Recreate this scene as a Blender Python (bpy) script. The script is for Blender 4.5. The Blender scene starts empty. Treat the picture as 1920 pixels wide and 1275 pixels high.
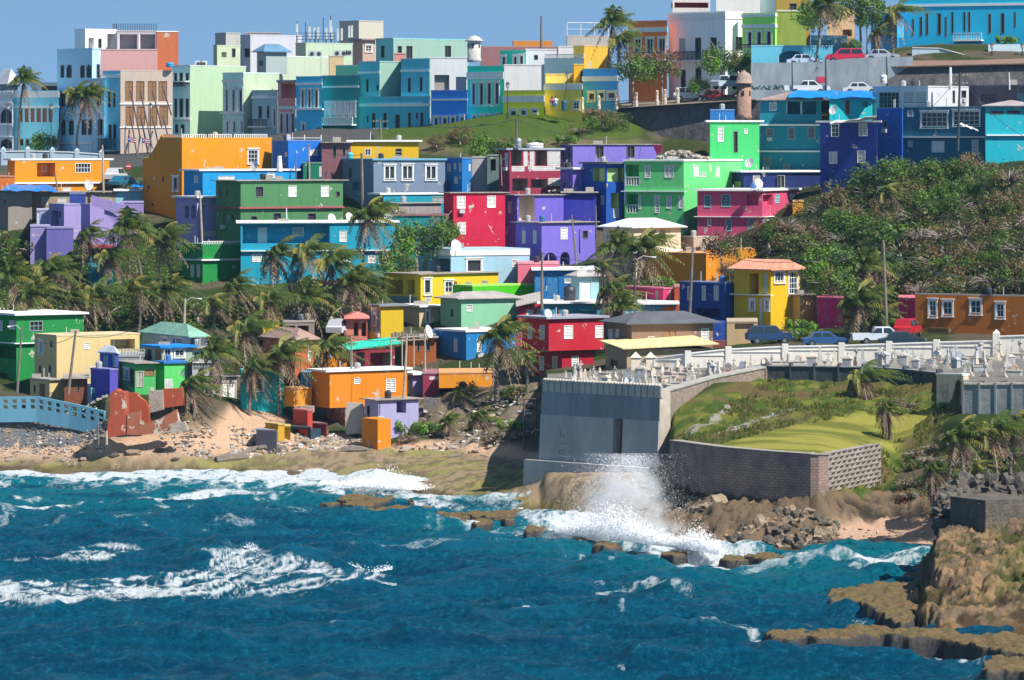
import bpy, math, random
import numpy as np
from mathutils import Vector, Matrix
R = math.radians
sc = bpy.context.scene
COL = sc.collection
# ------------------------------------------------------------ camera, sky, sun
F0, HY, CZ = 8000.0, 270.0, 30.0           # focal length in photo pixels, horizon row, eye height
cam = bpy.data.cameras.new('camera'); cam.sensor_width = 36; cam.lens = F0 / 1920 * 36
cam.shift_y = -(637.5 - HY) / 1920; cam.clip_start = 5; cam.clip_end = 6000
co = bpy.data.objects.new('camera', cam); COL.objects.link(co)
co.location = (0, 0, CZ); co.rotation_euler = (R(90), 0, 0); sc.camera = co
SUN_EL, SUN_AZ = 50, 38                      # sun to the right and behind the viewer
w = bpy.data.worlds.new('World'); sc.world = w; w.use_nodes = True
nt = w.node_tree; bg = nt.nodes['Background']
sky = nt.nodes.new('ShaderNodeTexSky'); sky.sky_type = 'NISHITA'; sky.sun_disc = False
sky.sun_elevation = R(SUN_EL); sky.sun_rotation = R(90 + SUN_AZ); sky.dust_density = 0.15; sky.air_density = 0.9; sky.ozone_density = 0.6
sky.altitude = 1500
tc = nt.nodes.new('ShaderNodeTexCoord'); va = nt.nodes.new('ShaderNodeVectorMath'); va.operation = 'MULTIPLY_ADD'; va.inputs[1].default_value = (1, 1, 0.75); va.inputs[2].default_value = (0, 0, 0.3)
nt.links.new(tc.outputs['Generated'], va.inputs[0]); nt.links.new(va.outputs[0], sky.inputs[0])   # clear deep-blue horizon
hm = nt.nodes.new('ShaderNodeMix'); hm.data_type = 'RGBA'; hm.blend_type = 'MULTIPLY'; hm.inputs[0].default_value = 1; hm.inputs[7].default_value = (0.93, 1.06, 1.0, 1)
nt.links.new(sky.outputs[0], hm.inputs[6]); nt.links.new(hm.outputs[2], bg.inputs[0]); bg.inputs[1].default_value = 0.122
sl = bpy.data.lights.new('sun', 'SUN'); sl.energy = 5.0; sl.angle = R(0.5); sl.color = (1, 0.95, 0.87)
so = bpy.data.objects.new('sun', sl); COL.objects.link(so)
sd = Vector((math.cos(R(SUN_EL)) * math.cos(R(SUN_AZ)), -math.cos(R(SUN_EL)) * math.sin(R(SUN_AZ)), math.sin(R(SUN_EL))))
so.rotation_euler = sd.to_track_quat('Z', 'Y').to_euler(); so.location = (200, 0, 200)
sc.view_settings.view_transform = 'Standard'; sc.view_settings.look = 'None'; sc.view_settings.exposure = 0.6; sc.view_settings.gamma = 1
sc.cycles.max_bounces = 5; sc.cycles.diffuse_bounces = 3; sc.cycles.glossy_bounces = 2; sc.cycles.transparent_max_bounces = 6

# ------------------------------------------------------------ helpers
def lin(c):
    return tuple(((v / 255) / 12.92 if v / 255 <= 0.04045 else ((v / 255 + 0.055) / 1.055) ** 2.4) for v in c)
def C(r, g, b, k=0.64):                        # paint colour as seen in full sun
    return tuple(max(0.004, min(0.86, v * k)) for v in lin((r, g, b)))
def S(r, g, b):                               # paint colour as seen in open shade (blue skylight)
    l = lin((r, g, b)); return tuple(max(0.01, min(0.84, v / e)) for v, e in zip(l, (0.31, 0.38, 0.5)))
def XX(px, D): return (px - 960) * D / F0
def ZZ(py, D): return CZ - (py - HY) * D / F0
def P3(px, py, D): return Vector((XX(px, D), D, ZZ(py, D)))

class NT:
    def __init__(s, name):
        s.m = bpy.data.materials.new(name); s.m.use_nodes = True; s.t = s.m.node_tree
        s.b = s.t.nodes['Principled BSDF']
    def n(s, k, **kw):
        o = s.t.nodes.new(k)
        for a, v in kw.items(): setattr(o, a, v)
        return o
    def l(s, a, b): s.t.links.new(a, b)
    def noise(s, vec, scale, detail=3, rough=0.6):
        o = s.n('ShaderNodeTexNoise'); o.inputs['Scale'].default_value = scale; o.inputs['Detail'].default_value = detail
        o.inputs['Roughness'].default_value = rough
        if vec is not None: s.l(vec, o.inputs['Vector'])
        return o.outputs[0]
    def ramp(s, v, a, b, ca=0.0, cb=1.0):
        o = s.n('ShaderNodeMapRange'); s.l(v, o.inputs[0])
        for i, x in enumerate((a, b, ca, cb)): o.inputs[i + 1].default_value = x
        return o.outputs[0]
    def mix(s, f, a, b, mode='MIX'):
        o = s.n('ShaderNodeMix', data_type='RGBA', blend_type=mode)
        for i, v in ((0, f), (6, a), (7, b)):
            if isinstance(v, (int, float)): o.inputs[i].default_value = v
            elif isinstance(v, tuple): o.inputs[i].default_value = (*v[:3], 1)
            else: s.l(v, o.inputs[i])
        return o.outputs[2]
    def co(s, scale=(1, 1, 1)):
        g = s.n('ShaderNodeNewGeometry'); m = s.n('ShaderNodeMapping'); s.l(g.outputs['Position'], m.inputs[0])
        m.inputs['Scale'].default_value = scale; return m.outputs[0]
    def bump(s, h, strength=0.3, dist=0.05):
        o = s.n('ShaderNodeBump'); o.inputs['Strength'].default_value = strength; o.inputs['Distance'].default_value = dist
        s.l(h, o.inputs['Height']); s.l(o.outputs[0], s.b.inputs['Normal'])
_M = {}
def paint(c, wear=0.5, peel=0.0, rough=0.85):
    """painted render: uneven tone, rain streaks, soot and patches where the coat has come off"""
    wear = max(wear, 0.45)
    key = ('p', tuple(round(v, 3) for v in c), wear, peel, rough)
    if key in _M: return _M[key]
    t = NT('painted_render'); v = t.co(); st = t.co((2.6, 2.6, 0.22))
    n1 = t.noise(v, 0.35, 5, 0.65); n2 = t.noise(st, 1.0, 4, 0.7); n3 = t.noise(v, 1.3, 6, 0.75)
    dark = tuple(x * 0.62 for x in c); pale = tuple(min(0.88, x * 0.93 + 0.018) for x in c)
    k = t.mix(t.ramp(n1, 0.35, 0.68), c, pale)
    k = t.mix(t.ramp(n2, 0.5, 0.74, 0, min(1, 0.75 * wear)), k, dark)
    k = t.mix(t.ramp(n3, 0.6, 0.74, 0, min(1, 0.25 + wear)), k, tuple(0.6 * x + 0.035 for x in c))
    if peel > 0:
        n4 = t.noise(v, 0.8, 6, 0.7)
        k = t.mix(t.ramp(n4, 0.66 - 0.16 * peel, 0.67 - 0.16 * peel), k, (0.45, 0.42, 0.36))
    t.l(k, t.b.inputs['Base Color']); t.b.inputs['Roughness'].default_value = rough; t.b.inputs['Specular IOR Level'].default_value = 0.25
    t.bump(t.noise(v, 6, 4), 0.25, 0.03)
    _M[key] = t.m; return t.m
def plain(c, rough=0.6, metal=0.0, var=0.25):
    key = ('f', tuple(round(v, 3) for v in c), rough, metal)
    if key in _M: return _M[key]
    t = NT('plain_finish'); n = t.noise(t.co(), 2.5, 4)
    t.l(t.mix(t.ramp(n, 0.3, 0.75), c, tuple(x * (1 - var) for x in c)), t.b.inputs['Base Color'])
    t.b.inputs['Roughness'].default_value = rough; t.b.inputs['Metallic'].default_value = metal
    _M[key] = t.m; return t.m
def stone(c, c2, scale=1.5, rough=0.92, bump=0.8, zs=1.0, name='stone'):
    key = ('s', c, c2, scale, zs)
    if key in _M: return _M[key]
    t = NT(name); v = t.co((1, 1, zs)); n = t.noise(v, scale, 7, 0.72); m = t.noise(v, scale * 0.22, 4, 0.6)
    k = t.mix(t.ramp(n, 0.36, 0.66), c, c2); k = t.mix(t.ramp(m, 0.35, 0.7, 0, 0.6), k, tuple(x * 0.55 for x in c))
    t.l(k, t.b.inputs['Base Color']); t.b.inputs['Roughness'].default_value = rough; t.bump(n, bump, 0.25)
    _M[key] = t.m; return t.m
WHITE = (0.78, 0.77, 0.74); DARK = (0.02, 0.024, 0.03); GLASS = (0.025, 0.045, 0.06)
CONC = (0.4, 0.38, 0.35)

class MB:
    def __init__(s): s.v = []; s.f = []; s.m = []
    def poly(s, pts, m=0):
        i = len(s.v); s.v += [tuple(p) for p in pts]; s.f.append(tuple(range(i, i + len(pts)))); s.m.append(m)
    def hexa(s, b, t, m=0):                    # b, t: four bottom and four top points, same winding
        i = len(s.v); s.v += [tuple(p) for p in b] + [tuple(p) for p in t]
        for q in ((3, 2, 1, 0), (4, 5, 6, 7), (0, 1, 5, 4), (1, 2, 6, 5), (2, 3, 7, 6), (3, 0, 4, 7)):
            s.f.append(tuple(i + k for k in q)); s.m.append(m)
    def box(s, x0, x1, y0, y1, z0, z1, m=0):
        s.hexa([(x0, y0, z0), (x1, y0, z0), (x1, y1, z0), (x0, y1, z0)], [(x0, y0, z1), (x1, y0, z1), (x1, y1, z1), (x0, y1, z1)], m)
    def tube(s, pts, rad, n=6, m=0, cap=True):
        pts = [Vector(p) for p in pts]
        if isinstance(rad, (int, float)): rad = [rad] * len(pts)
        base = len(s.v); ref = Vector((0, 0, 1))
        for k, p in enumerate(pts):
            d = (pts[min(k + 1, len(pts) - 1)] - pts[max(k - 1, 0)])
            d = d.normalized() if d.length > 1e-6 else Vector((0, 0, 1))
            a = d.cross(ref if abs(d.z) < 0.9 else Vector((1, 0, 0))).normalized(); b = d.cross(a)
            for j in range(n):
                an = 2 * math.pi * j / n; s.v.append(tuple(p + (a * math.cos(an) + b * math.sin(an)) * rad[k]))
        for k in range(len(pts) - 1):
            for j in range(n):
                q = base + k * n; s.f.append((q + j, q + (j + 1) % n, q + n + (j + 1) % n, q + n + j)); s.m.append(m)
        if cap:
            s.f.append(tuple(base + j for j in range(n - 1, -1, -1))); s.m.append(m)
            q = base + (len(pts) - 1) * n; s.f.append(tuple(q + j for j in range(n))); s.m.append(m)
    def lathe(s, c, prof, n=12, m=0):
        c = Vector(c); base = len(s.v)
        for r, z in prof:
            for j in range(n):
                an = 2 * math.pi * j / n; s.v.append((c.x + r * math.cos(an), c.y + r * math.sin(an), c.z + z))
        for k in range(len(prof) - 1):
            for j in range(n):
                q = base + k * n; s.f.append((q + j, q + (j + 1) % n, q + n + (j + 1) % n, q + n + j)); s.m.append(m)
        q = base + (len(prof) - 1) * n; s.f.append(tuple(q + j for j in range(n))); s.m.append(m)
    def build(s, name, mats, parent=None, smooth=False, org=None):
        if org is None: org = Vector(parent['_o']) if parent is not None and '_o' in parent else Vector((0, 0, 0))
        me = bpy.data.meshes.new(name)
        me.from_pydata([(v[0] - org[0], v[1] - org[1], v[2] - org[2]) for v in s.v], [], s.f)
        mats = mats if isinstance(mats, (list, tuple)) else [mats]
        for m in mats: me.materials.append(m)
        if len(mats) > 1: me.polygons.foreach_set('material_index', s.m)
        if smooth: me.polygons.foreach_set('use_smooth', [True] * len(s.f))
        me.update(); o = bpy.data.objects.new(name, me); COL.objects.link(o)
        if parent is not None: o.parent = parent; o['_o'] = tuple(org)
        else: o.location = org
        return o
def tag(o, label=None, cat=None, group=None, kind=None):
    for k, v in (('label', label), ('category', cat), ('group', group), ('kind', kind)):
        if v: o[k] = v
    return o
def root(name, loc, label, cat, group=None, rz=0, scale=1):
    o = bpy.data.objects.new(name, None); COL.objects.link(o); o.empty_display_size = 0.3
    o.location = loc; o.rotation_euler = (0, 0, rz); o.scale = (scale,) * 3; o['_o'] = tuple(loc)
    return tag(o, label, cat, group, 'thing')
def copy_tree(o, parent=None):
    c = o.copy(); COL.objects.link(c); c.parent = parent
    for ch in o.children: copy_tree(ch, c)
    return c

# vectorised value noise
_rng = np.random.default_rng(7); _T = _rng.random((256, 256))
def vn(x, y):
    xi = np.floor(x).astype(int); yi = np.floor(y).astype(int); fx = x - xi; fy = y - yi
    fx = fx * fx * (3 - 2 * fx); fy = fy * fy * (3 - 2 * fy)
    a = _T[xi & 255, yi & 255]; b = _T[(xi + 1) & 255, yi & 255]; c = _T[xi & 255, (yi + 1) & 255]; d = _T[(xi + 1) & 255, (yi + 1) & 255]
    return (a * (1 - fx) + b * fx) * (1 - fy) + (c * (1 - fx) + d * fx) * fy
def fbm(x, y, o=4, g=0.5):
    s = 0; a = 1; t = 0
    for i in range(o): s = s + a * vn(x * 2 ** i + 17.3 * i, y * 2 ** i + 9.1 * i); t += a; a *= g
    return s / t
def ss(a, b, x): t = np.clip((x - a) / (b - a), 0, 1); return t * t * (3 - 2 * t)
def inpoly(px, py, poly):
    r = np.zeros(px.shape, bool); n = len(poly)
    for i in range(n):
        x1, y1 = poly[i]; x2, y2 = poly[(i + 1) % n]
        if y1 == y2: continue
        c = ((y1 > py) != (y2 > py)) & (px < (x2 - x1) * (py - y1) / (y2 - y1) + x1); r ^= c
    return r
def polydist(px, py, line, sy=1.0):            # distance to a polyline, rows weighted
    best = np.full(px.shape, 1e9)
    for (x1, y1), (x2, y2) in zip(line[:-1], line[1:]):
        dx, dy = x2 - x1, (y2 - y1) * sy; t = np.clip(((px - x1) * dx + (py - y1) * sy * dy) / max(1e-6, dx * dx + dy * dy), 0, 1)
        best = np.minimum(best, np.hypot(px - x1 - t * dx, (py - y1) * sy - t * dy))
    return best
def grid_obj(name, X, Y, Z, mat, attrs=(), smooth=True):
    nr, nc = X.shape; V = np.stack([X, Y, Z], -1).reshape(-1, 3)
    i = (np.arange(nr - 1)[:, None] * nc + np.arange(nc - 1)[None, :]).reshape(-1)
    Fq = np.stack([i, i + 1, i + nc + 1, i + nc], 1)
    me = bpy.data.meshes.new(name); me.vertices.add(len(V)); me.vertices.foreach_set('co', V.astype(np.float32).ravel())
    me.loops.add(Fq.size); me.loops.foreach_set('vertex_index', Fq.astype(np.int32).ravel())
    me.polygons.add(len(Fq)); me.polygons.foreach_set('loop_start', (np.arange(len(Fq)) * 4).astype(np.int32))
    me.update(calc_edges=True)
    if smooth: me.polygons.foreach_set('use_smooth', np.ones(len(Fq), bool))
    for an, arr in attrs:
        if arr.ndim == 3:
            a = me.attributes.new(an, 'FLOAT_COLOR', 'POINT'); c = np.concatenate([arr.reshape(-1, 3), np.ones((len(V), 1))], 1); a.data.foreach_set('color', c.astype(np.float32).ravel())
        else:
            a = me.attributes.new(an, 'FLOAT', 'POINT'); a.data.foreach_set('value', arr.astype(np.float32).ravel())
    me.materials.append(mat); o = bpy.data.objects.new(name, me); COL.objects.link(o); return o

# ------------------------------------------------------------ terrain
# per column of the photo: (distance, row) pairs of the ground, shore outwards; rows < 0 are plain heights -(z+100)
H = lambda z: -(z + 100)
COLS = {
 -500: [(394, 879), (400, 835), (402, 775), (410, 765), (430, 650), (450, 545), (475, 450), (500, 350), (520, 300), (560, H(30)), (900, H(30))],
 0: [(394, 879), (400, 835), (402, 775), (410, 765), (430, 650), (450, 545), (475, 450), (500, 350), (520, 300), (560, H(29)), (900, H(29))],
 150: [(392, 883), (397, 830), (400, 785), (401, 768), (410, 750), (430, 645), (450, 545), (475, 450), (500, 345), (520, 300), (560, H(29)), (900, H(29))],
 200: [(391, 884), (394.5, 822), (396, 800), (397, 745), (408, 735), (430, 645), (450, 545), (475, 445), (500, 340), (520, 298), (560, H(29.5)), (900, H(30))],
 360: [(389, 887), (393, 835), (395, 810), (397, 745), (408, 732), (430, 640), (450, 540), (475, 440), (500, 330), (520, 290), (560, H(30)), (900, H(30))],
 450: [(389, 887), (396, 840), (400, 790), (404, 758), (412, 735), (430, 640), (450, 540), (475, 440), (500, 330), (520, 265), (560, H(31)), (900, H(31))],
 600: [(385, 893), (394, 842), (400, 822), (404, 790), (412, 740), (430, 640), (450, 540), (470, 440), (490, 340), (508, 280), (525, 240), (560, H(32)), (900, H(32))],
 720: [(375, 910), (390, 850), (400, 820), (404, 785), (412, 735), (430, 640), (450, 540), (470, 440), (490, 340), (505, 290), (520, 245), (560, H(33)), (900, H(33))],
 840: [(361, 935), (376, 880), (390, 850), (398, 810), (404, 750), (412, 710), (430, 625), (450, 535), (470, 440), (490, 345), (502, 285), (508, 250), (514, 232), (560, H(33.5)), (900, H(34))],
 930: [(355, 946), (368, 895), (384, 862), (396, 800), (404, 735), (412, 695), (430, 615), (450, 530), (470, 430), (490, 345), (500, 285), (505, 250), (512, 215), (530, H(34)), (900, H(34))],
 1012: [(351.5, 953), (355, 912), (360, 888), (378, 862), (392, 800), (402, 728), (410, 700), (428, 610), (450, 525), (470, 430), (490, 345), (500, 275), (506, 235), (512, 200), (530, H(34.6)), (900, H(35))],
 1024: [(350, 956), (354, 900), (356.5, 886), (357, 885), (357.2, 885), (357.5, 885), (357.8, 884), (358.8, H(9.2)), (378, H(9.6)), (402, 700), (412, 685), (428, 610), (450, 525), (470, 430), (490, 345), (500, 275), (512, 198), (530, H(34.6)), (900, H(35))],
 1140: [(332, 993), (345, 905), (351, 889), (351.5, 888), (351.8, 888), (352, 887), (352.3, 887), (353.3, H(9.2)), (378, H(9.8)), (400, 690), (412, 670), (428, 600), (450, 520), (470, 430), (490, 340), (500, 265), (512, 196), (530, H(35)), (900, H(35))],
 1240: [(321, 1018), (332, 945), (347, 893), (348, 888), (348.5, 887), (349, 886), (349.3, 885), (350, H(9.2)), (378, H(9.9)), (400, H(10.5)), (412, 660), (428, 600), (450, 515), (470, 430), (490, 342), (498, 300), (513, H(34)), (530, H(35.5)), (900, H(36))],
 1262: [(319, 1022), (330, 950), (338, 912), (340, 828), (346, 812), (353, 760), (355, 750), (356, H(9.4)), (378, H(9.9)), (400, H(10.5)), (412, 655), (428, 600), (450, 515), (470, 430), (490, 340), (497.5, 300), (513, H(34.3)), (530, H(36)), (900, H(36.5))],
 1340: [(316, 1030), (321, 962), (326, 938), (328, 840), (340, 815), (352, 765), (362, 712), (363.5, H(10)), (378, H(10)), (400, H(11)), (412, 640), (428, 590), (450, 510), (470, 420), (489, 335), (496, 300), (512, H(34.8)), (530, H(37.5)), (900, H(38))],
 1435: [(316, 1030), (318.5, 978), (321.5, 945), (323.5, 845), (338, 812), (352, 772), (370, 712), (371.5, H(10.3)), (382, H(10.4)), (400, H(11.5)), (415, 615), (430, 520), (450, 450), (470, 395), (486, 330), (495, 300), (503, H(34)), (514, H(38)), (900, H(39))],
 1535: [(315.5, 1032), (317.2, 992), (318.5, 925), (320.5, 855), (336, 820), (352, 775), (368, 716), (370, H(10.4)), (382, H(10.5)), (400, H(12)), (416, 590), (430, 500), (450, 430), (470, 370), (490, 300), (498, 240), (503, H(36)), (512, H(40)), (900, H(41))],
 1640: [(313, 1036), (318.5, 1000), (330, 905), (332, 862), (342, 820), (352, 780), (366, 718), (368, H(10.5)), (382, H(10.7)), (398, H(12.3)), (414, 585), (430, 470), (450, 390), (470, 330), (490, 280), (496, 220), (503, H(37)), (512, H(41)), (900, H(42))],
 1680: [(312, 1040), (319, 998), (332, 900), (334, 885), (344, 815), (352, 785), (364, 720), (366, H(10.6)), (382, H(10.8)), (398, H(12.4)), (412, 585), (430, 460), (450, 380), (470, 320), (490, 270), (496, 215), (503, H(38)), (512, H(41.5)), (900, H(42))],
 1750: [(311, 1042), (318, 990), (332, 885), (334, 870), (344, 795), (352, 765), (360, 720), (362.5, H(10.7)), (382, H(11)), (396, H(12.5)), (410, 580), (430, 450), (450, 365), (470, 310), (490, 260), (496, 210), (503, H(38.5)), (512, H(42)), (900, H(43))],
 1800: [(304, H(.3)), (314, 950), (328, 865), (331, 845), (337, 790), (341, 780), (343, 774), (345, H(10.8)), (382, H(11.2)), (396, H(12.6)), (408, 570), (430, 440), (450, 350), (470, 300), (490, 255), (496, 205), (503, H(39)), (512, H(42)), (900, H(43))],
 1930: [(285, H(3)), (300, 925), (314, 890), (326, 830), (334, 800), (338, 785), (341, 775), (343, H(11)), (382, H(11.4)), (396, H(12.8)), (406, 560), (430, 430), (450, 340), (470, 290), (490, 250), (496, 200), (503, H(39.5)), (512, H(42)), (900, H(44))],
 2400: [(280, H(4)), (300, 900), (314, 850), (326, 790), (334, 770), (338, 760), (343, 755), (345, H(11.5)), (382, H(12)), (396, H(13)), (406, 540), (430, 420), (450, 330), (470, 280), (490, 240), (496, 195), (503, H(40)), (512, H(42)), (900, H(44))],
}
_cx = sorted(COLS)
Dg = np.concatenate([np.arange(236, 312, 0.8), np.arange(312, 332, 0.22), np.arange(332, 520, 0.65), np.arange(520, 600, 4), np.arange(600, 1500, 60)])
_fp = np.concatenate([np.arange(-500, 0, 20.), np.arange(0, 1012, 4.), np.arange(1012, 1930, 3.), np.arange(1930, 2401, 20.)])
def _pl(k): return [(d, (-r - 100) if r < 0 else ZZ(r, d)) for d, r in COLS[k]]
def _pr(pts):
    d0 = pts[0][0]; pts = [(d0 - 60, -6), (d0 - 14, -2.2)] + pts
    return np.interp(Dg, [p[0] for p in pts], [p[1] for p in pts])
def _colat(px):
    j = max(0, min(len(_cx) - 2, int(np.searchsorted(_cx, px)) - 1)); a, b = _pl(_cx[j]), _pl(_cx[j + 1]); t = (px - _cx[j]) / (_cx[j + 1] - _cx[j])
    if len(a) == len(b): return _pr([(p[0] * (1 - t) + q[0] * t, p[1] * (1 - t) + q[1] * t) for p, q in zip(a, b)])
    return _pr(a) * (1 - t) + _pr(b) * t
_tab = np.stack([_colat(p) for p in _fp])
def base_height(px, D):
    px = np.clip(np.asarray(px, float), _fp[0], _fp[-1]); D = np.clip(np.asarray(D, float), Dg[0], Dg[-1])
    fj = np.interp(px, _fp, np.arange(len(_fp))); j = np.minimum(fj.astype(int), len(_fp) - 2); t = fj - j
    fi = np.interp(D, Dg, np.arange(len(Dg))); i = np.minimum(fi.astype(int), len(Dg) - 2); f = fi - i
    return (_tab[j, i] * (1 - f) + _tab[j, i + 1] * f) * (1 - t) + (_tab[j + 1, i] * (1 - f) + _tab[j + 1, i + 1] * f) * t
def ground(px, D): return float(base_height(px, D))
def gxy(x, y): return ground(960 + x * F0 / y, y)
PXg = np.concatenate([np.arange(-500, 0, 40), np.arange(0, 1920, 3.5), np.arange(1920, 2401, 40)])
PX, DD = np.meshgrid(PXg, Dg)
Zt = base_height(PX, DD); Xt = XX(PX, DD)
# soft relief everywhere, craggy relief on the rock shelf, tufts on the bank
PY = HY + (CZ - Zt) * F0 / DD
rk = np.zeros_like(Zt)
ROCK = [[(560, 846), (840, 848), (1000, 868), (1010, 882), (1200, 880), (1256, 880), (1340, 915), (1440, 935), (1540, 915), (1640, 925), (1560, 990), (1560, 1045), (1340, 1048), (1000, 1005), (800, 965), (560, 905)],
        [(1540, 935), (1790, 930), (1780, 990), (1560, 985)], [(-500, 858), (300, 862), (560, 850), (560, 900), (-500, 900)]]
for q in ROCK: rk = np.maximum(rk, inpoly(PX, PY, q).astype(float))
def blur(a, n=3):
    for _ in range(n):
        b = a.copy(); b[1:-1] = (a[:-2] + 2 * a[1:-1] + a[2:]) / 4; a = b.copy(); a[:, 1:-1] = (b[:, :-2] + 2 * b[:, 1:-1] + b[:, 2:]) / 4
    return a
rk = blur(rk, 3)
crag = np.abs(fbm(Xt * 0.35, DD * 0.3, 5, 0.55) - 0.5) * 2
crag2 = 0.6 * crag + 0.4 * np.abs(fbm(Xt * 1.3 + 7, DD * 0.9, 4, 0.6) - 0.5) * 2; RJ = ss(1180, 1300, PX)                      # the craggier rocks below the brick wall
near = (DD < 520)
Zt = Zt + np.where(near, rk * ((0.45 - crag2) * (0.5 + 1.3 * RJ * ss(315.5, 318, DD)) + 0.1) + (fbm(Xt * 0.8, DD * 0.8, 3) - 0.5) * 0.25 * ss(330, 400, DD), 0)
bank = inpoly(PX, PY, [(1262, 800), (1440, 700), (1760, 715), (1760, 770), (1560, 790), (1480, 800), (1330, 830)]); bank = blur(bank.astype(float), 3)
Zt = Zt + bank * (fbm(Xt * 0.9, DD * 0.9, 3) - 0.4) * 0.9
slope = blur(inpoly(PX, PY, [(620, 740), (780, 740), (930, 690), (1020, 690), (1020, 850), (640, 850)]).astype(float), 3)
Zt = Zt + slope * (fbm(Xt * 0.6, DD * 0.6, 4) - 0.5) * 1.4
# colours by region
def lay(col, m, c): return col * (1 - m[..., None]) + np.array(c) * m[..., None]
n1 = fbm(Xt * 0.25, DD * 0.25, 4); n2 = fbm(Xt * 1.1 + 50, DD * 1.1, 4); n3 = fbm(Xt * 0.12 + 9, DD * 0.5, 4)
col = np.ones(PX.shape + (3,)) * np.array((0.16, 0.13, 0.09))
col = lay(col, ss(0.42, 0.55, n1), (0.055, 0.085, 0.02))
sand = blur(inpoly(PX, PY, [(-500, 800), (100, 805), (200, 815), (400, 800), (430, 760), (520, 770), (560, 800), (700, 835), (860, 825), (1030, 850), (1030, 890), (860, 868), (700, 862), (560, 866), (400, 868), (-500, 900)]).astype(float), 2)
col = lay(col, sand, (0.85, 0.56, 0.37))
sand2 = blur(inpoly(PX, PY, [(1552, 990), (1600, 984), (1790, 978), (1790, 1060), (1550, 1045)]).astype(float), 2)
grav = inpoly(PX, PY, [(-500, 760), (60, 765), (205, 800), (190, 822), (110, 838), (-500, 850)]).astype(float) * ss(0.3, 0.4, n2)
col = lay(col, grav, (0.2, 0.22, 0.24))
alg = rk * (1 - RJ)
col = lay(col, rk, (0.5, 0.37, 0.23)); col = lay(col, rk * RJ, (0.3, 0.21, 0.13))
col = lay(col, alg * ss(0.42, 0.6, n3) * (1 - ss(960, 1030, PX)), (0.42, 0.38, 0.13))
col = lay(col, rk * ss(0.47, 0.6, n2) * 0.7, (0.2, 0.16, 0.1)); col = lay(col, rk * RJ * ss(0.13, 0.34, crag2) * .9, (0.05, 0.042, 0.035))  # hollows between the crags darkened: crevice shade put into the rock colour
yel = blur(inpoly(PX, PY, [(830, 932), (980, 940), (1080, 958), (1060, 980), (840, 965)]).astype(float), 2) * ss(0.35, 0.5, n2)
col = lay(col, yel, (0.36, 0.3, 0.03))
col = lay(col, sand2, (0.8, 0.52, 0.36))
redp = blur(inpoly(PX, PY, [(1680, 935), (1740, 930), (1745, 950), (1690, 950)]).astype(float), 2)
col = lay(col, redp, (0.5, 0.16, 0.06))
lawn = blur(inpoly(PX, PY, [(1258, 832), (1258, 760), (1435, 700), (1780, 705), (1790, 770), (1700, 870), (1620, 945), (1560, 930), (1640, 860), (1530, 856), (1340, 845)]).astype(float), 2)
col = lay(col, lawn, (0.25, 0.26, 0.05))
mown = blur(inpoly(PX, PY, [(1330, 842), (1420, 812), (1480, 800), (1600, 780), (1760, 765), (1660, 862), (1540, 858)]).astype(float), 3)
col = lay(col, lawn * (1 - mown) * ss(0.4, 0.55, n2), (0.1, 0.16, 0.025))
col = lay(col, lawn * (1 - mown) * ss(0.5, 0.6, n1), (0.2, 0.15, 0.06))
col = lay(col, lawn * mown * ss(0.4, 0.6, n3), (0.48, 0.45, 0.09))
scree = np.maximum((polydist(PX, PY, [(1278, 815), (1310, 808), (1345, 785), (1372, 762)]) < 5.5), (polydist(PX, PY, [(1350, 812), (1390, 803), (1440, 785), (1490, 765)]) < 4)) * 1.0
col = lay(col, scree * ss(0.4, 0.5, n2), (0.5, 0.47, 0.42))
knoll = blur(((PX > 700) & (PX < 1180 + 40 * n1) & (PY < 286) & (DD > 490) & (DD < 540)).astype(float), 3)
col = lay(col, knoll, (0.1, 0.16, 0.025))
col = lay(col, knoll * ss(255, 266, PY) * ss(0.3, 0.5, n1), (0.24, 0.19, 0.1))
deck = ((DD > np.interp(PX, [1025, 1240, 1262, 1340, 1435, 1640, 1760, 1806, 1930], [358, 349.5, 355.5, 362.5, 370.6, 367.3, 361.5, 345, 343])) & (DD < 384) & (PX > 1018)).astype(float)
col = lay(col, deck, (0.34, 0.31, 0.27))
city = (DD > 512).astype(float) * (1 - knoll)
col = lay(col, city, (0.12, 0.12, 0.12))
hill = blur(((PX > 1380) & (DD > 402) & (DD < 492)).astype(float), 3)
col = lay(col, hill, (0.05, 0.06, 0.025))
lefth = blur(((PX < 340) & (DD > 418) & (DD < 480)).astype(float), 3)
col = lay(col, lefth, (0.05, 0.08, 0.02))
slp = blur(inpoly(PX, PY, [(780, 740), (930, 690), (1020, 690), (1020, 800), (860, 830), (780, 800)]).astype(float), 3)
col = lay(col, slp * ss(0.35, 0.55, n2), (0.3, 0.24, 0.17))
wet = (Zt < 0.35) & (DD < 420)
col = np.where(wet[..., None], col * 0.55, col)
t = NT('ground_cover'); at = t.n('ShaderNodeAttribute', attribute_name='Col'); v = t.co()
nn = t.noise(v, 2.2, 8, 0.75); nb = t.noise(v, 9, 5, 0.7)
k = t.mix(t.ramp(nn, 0.3, 0.7), at.outputs[0], (0.5, 0.5, 0.5), 'MULTIPLY'); k2 = t.mix(t.ramp(nn, 0.25, 0.75), k, at.outputs[0])
k3 = t.mix(t.ramp(nb, 0.48, 0.72, 0, 0.8), k2, t.mix(1.0, at.outputs[0], (0.45, 0.43, 0.4), 'MULTIPLY'))
t.l(k3, t.b.inputs['Base Color']); t.b.inputs['Roughness'].default_value = 0.95; t.b.inputs['Specular IOR Level'].default_value = 0.1
t.bump(t.noise(v, 4, 9, 0.8), 1.0, 0.4)

tag(grid_obj('terrain', Xt, DD, Zt, t.m, [('Col', col)]), kind='structure')

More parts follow.
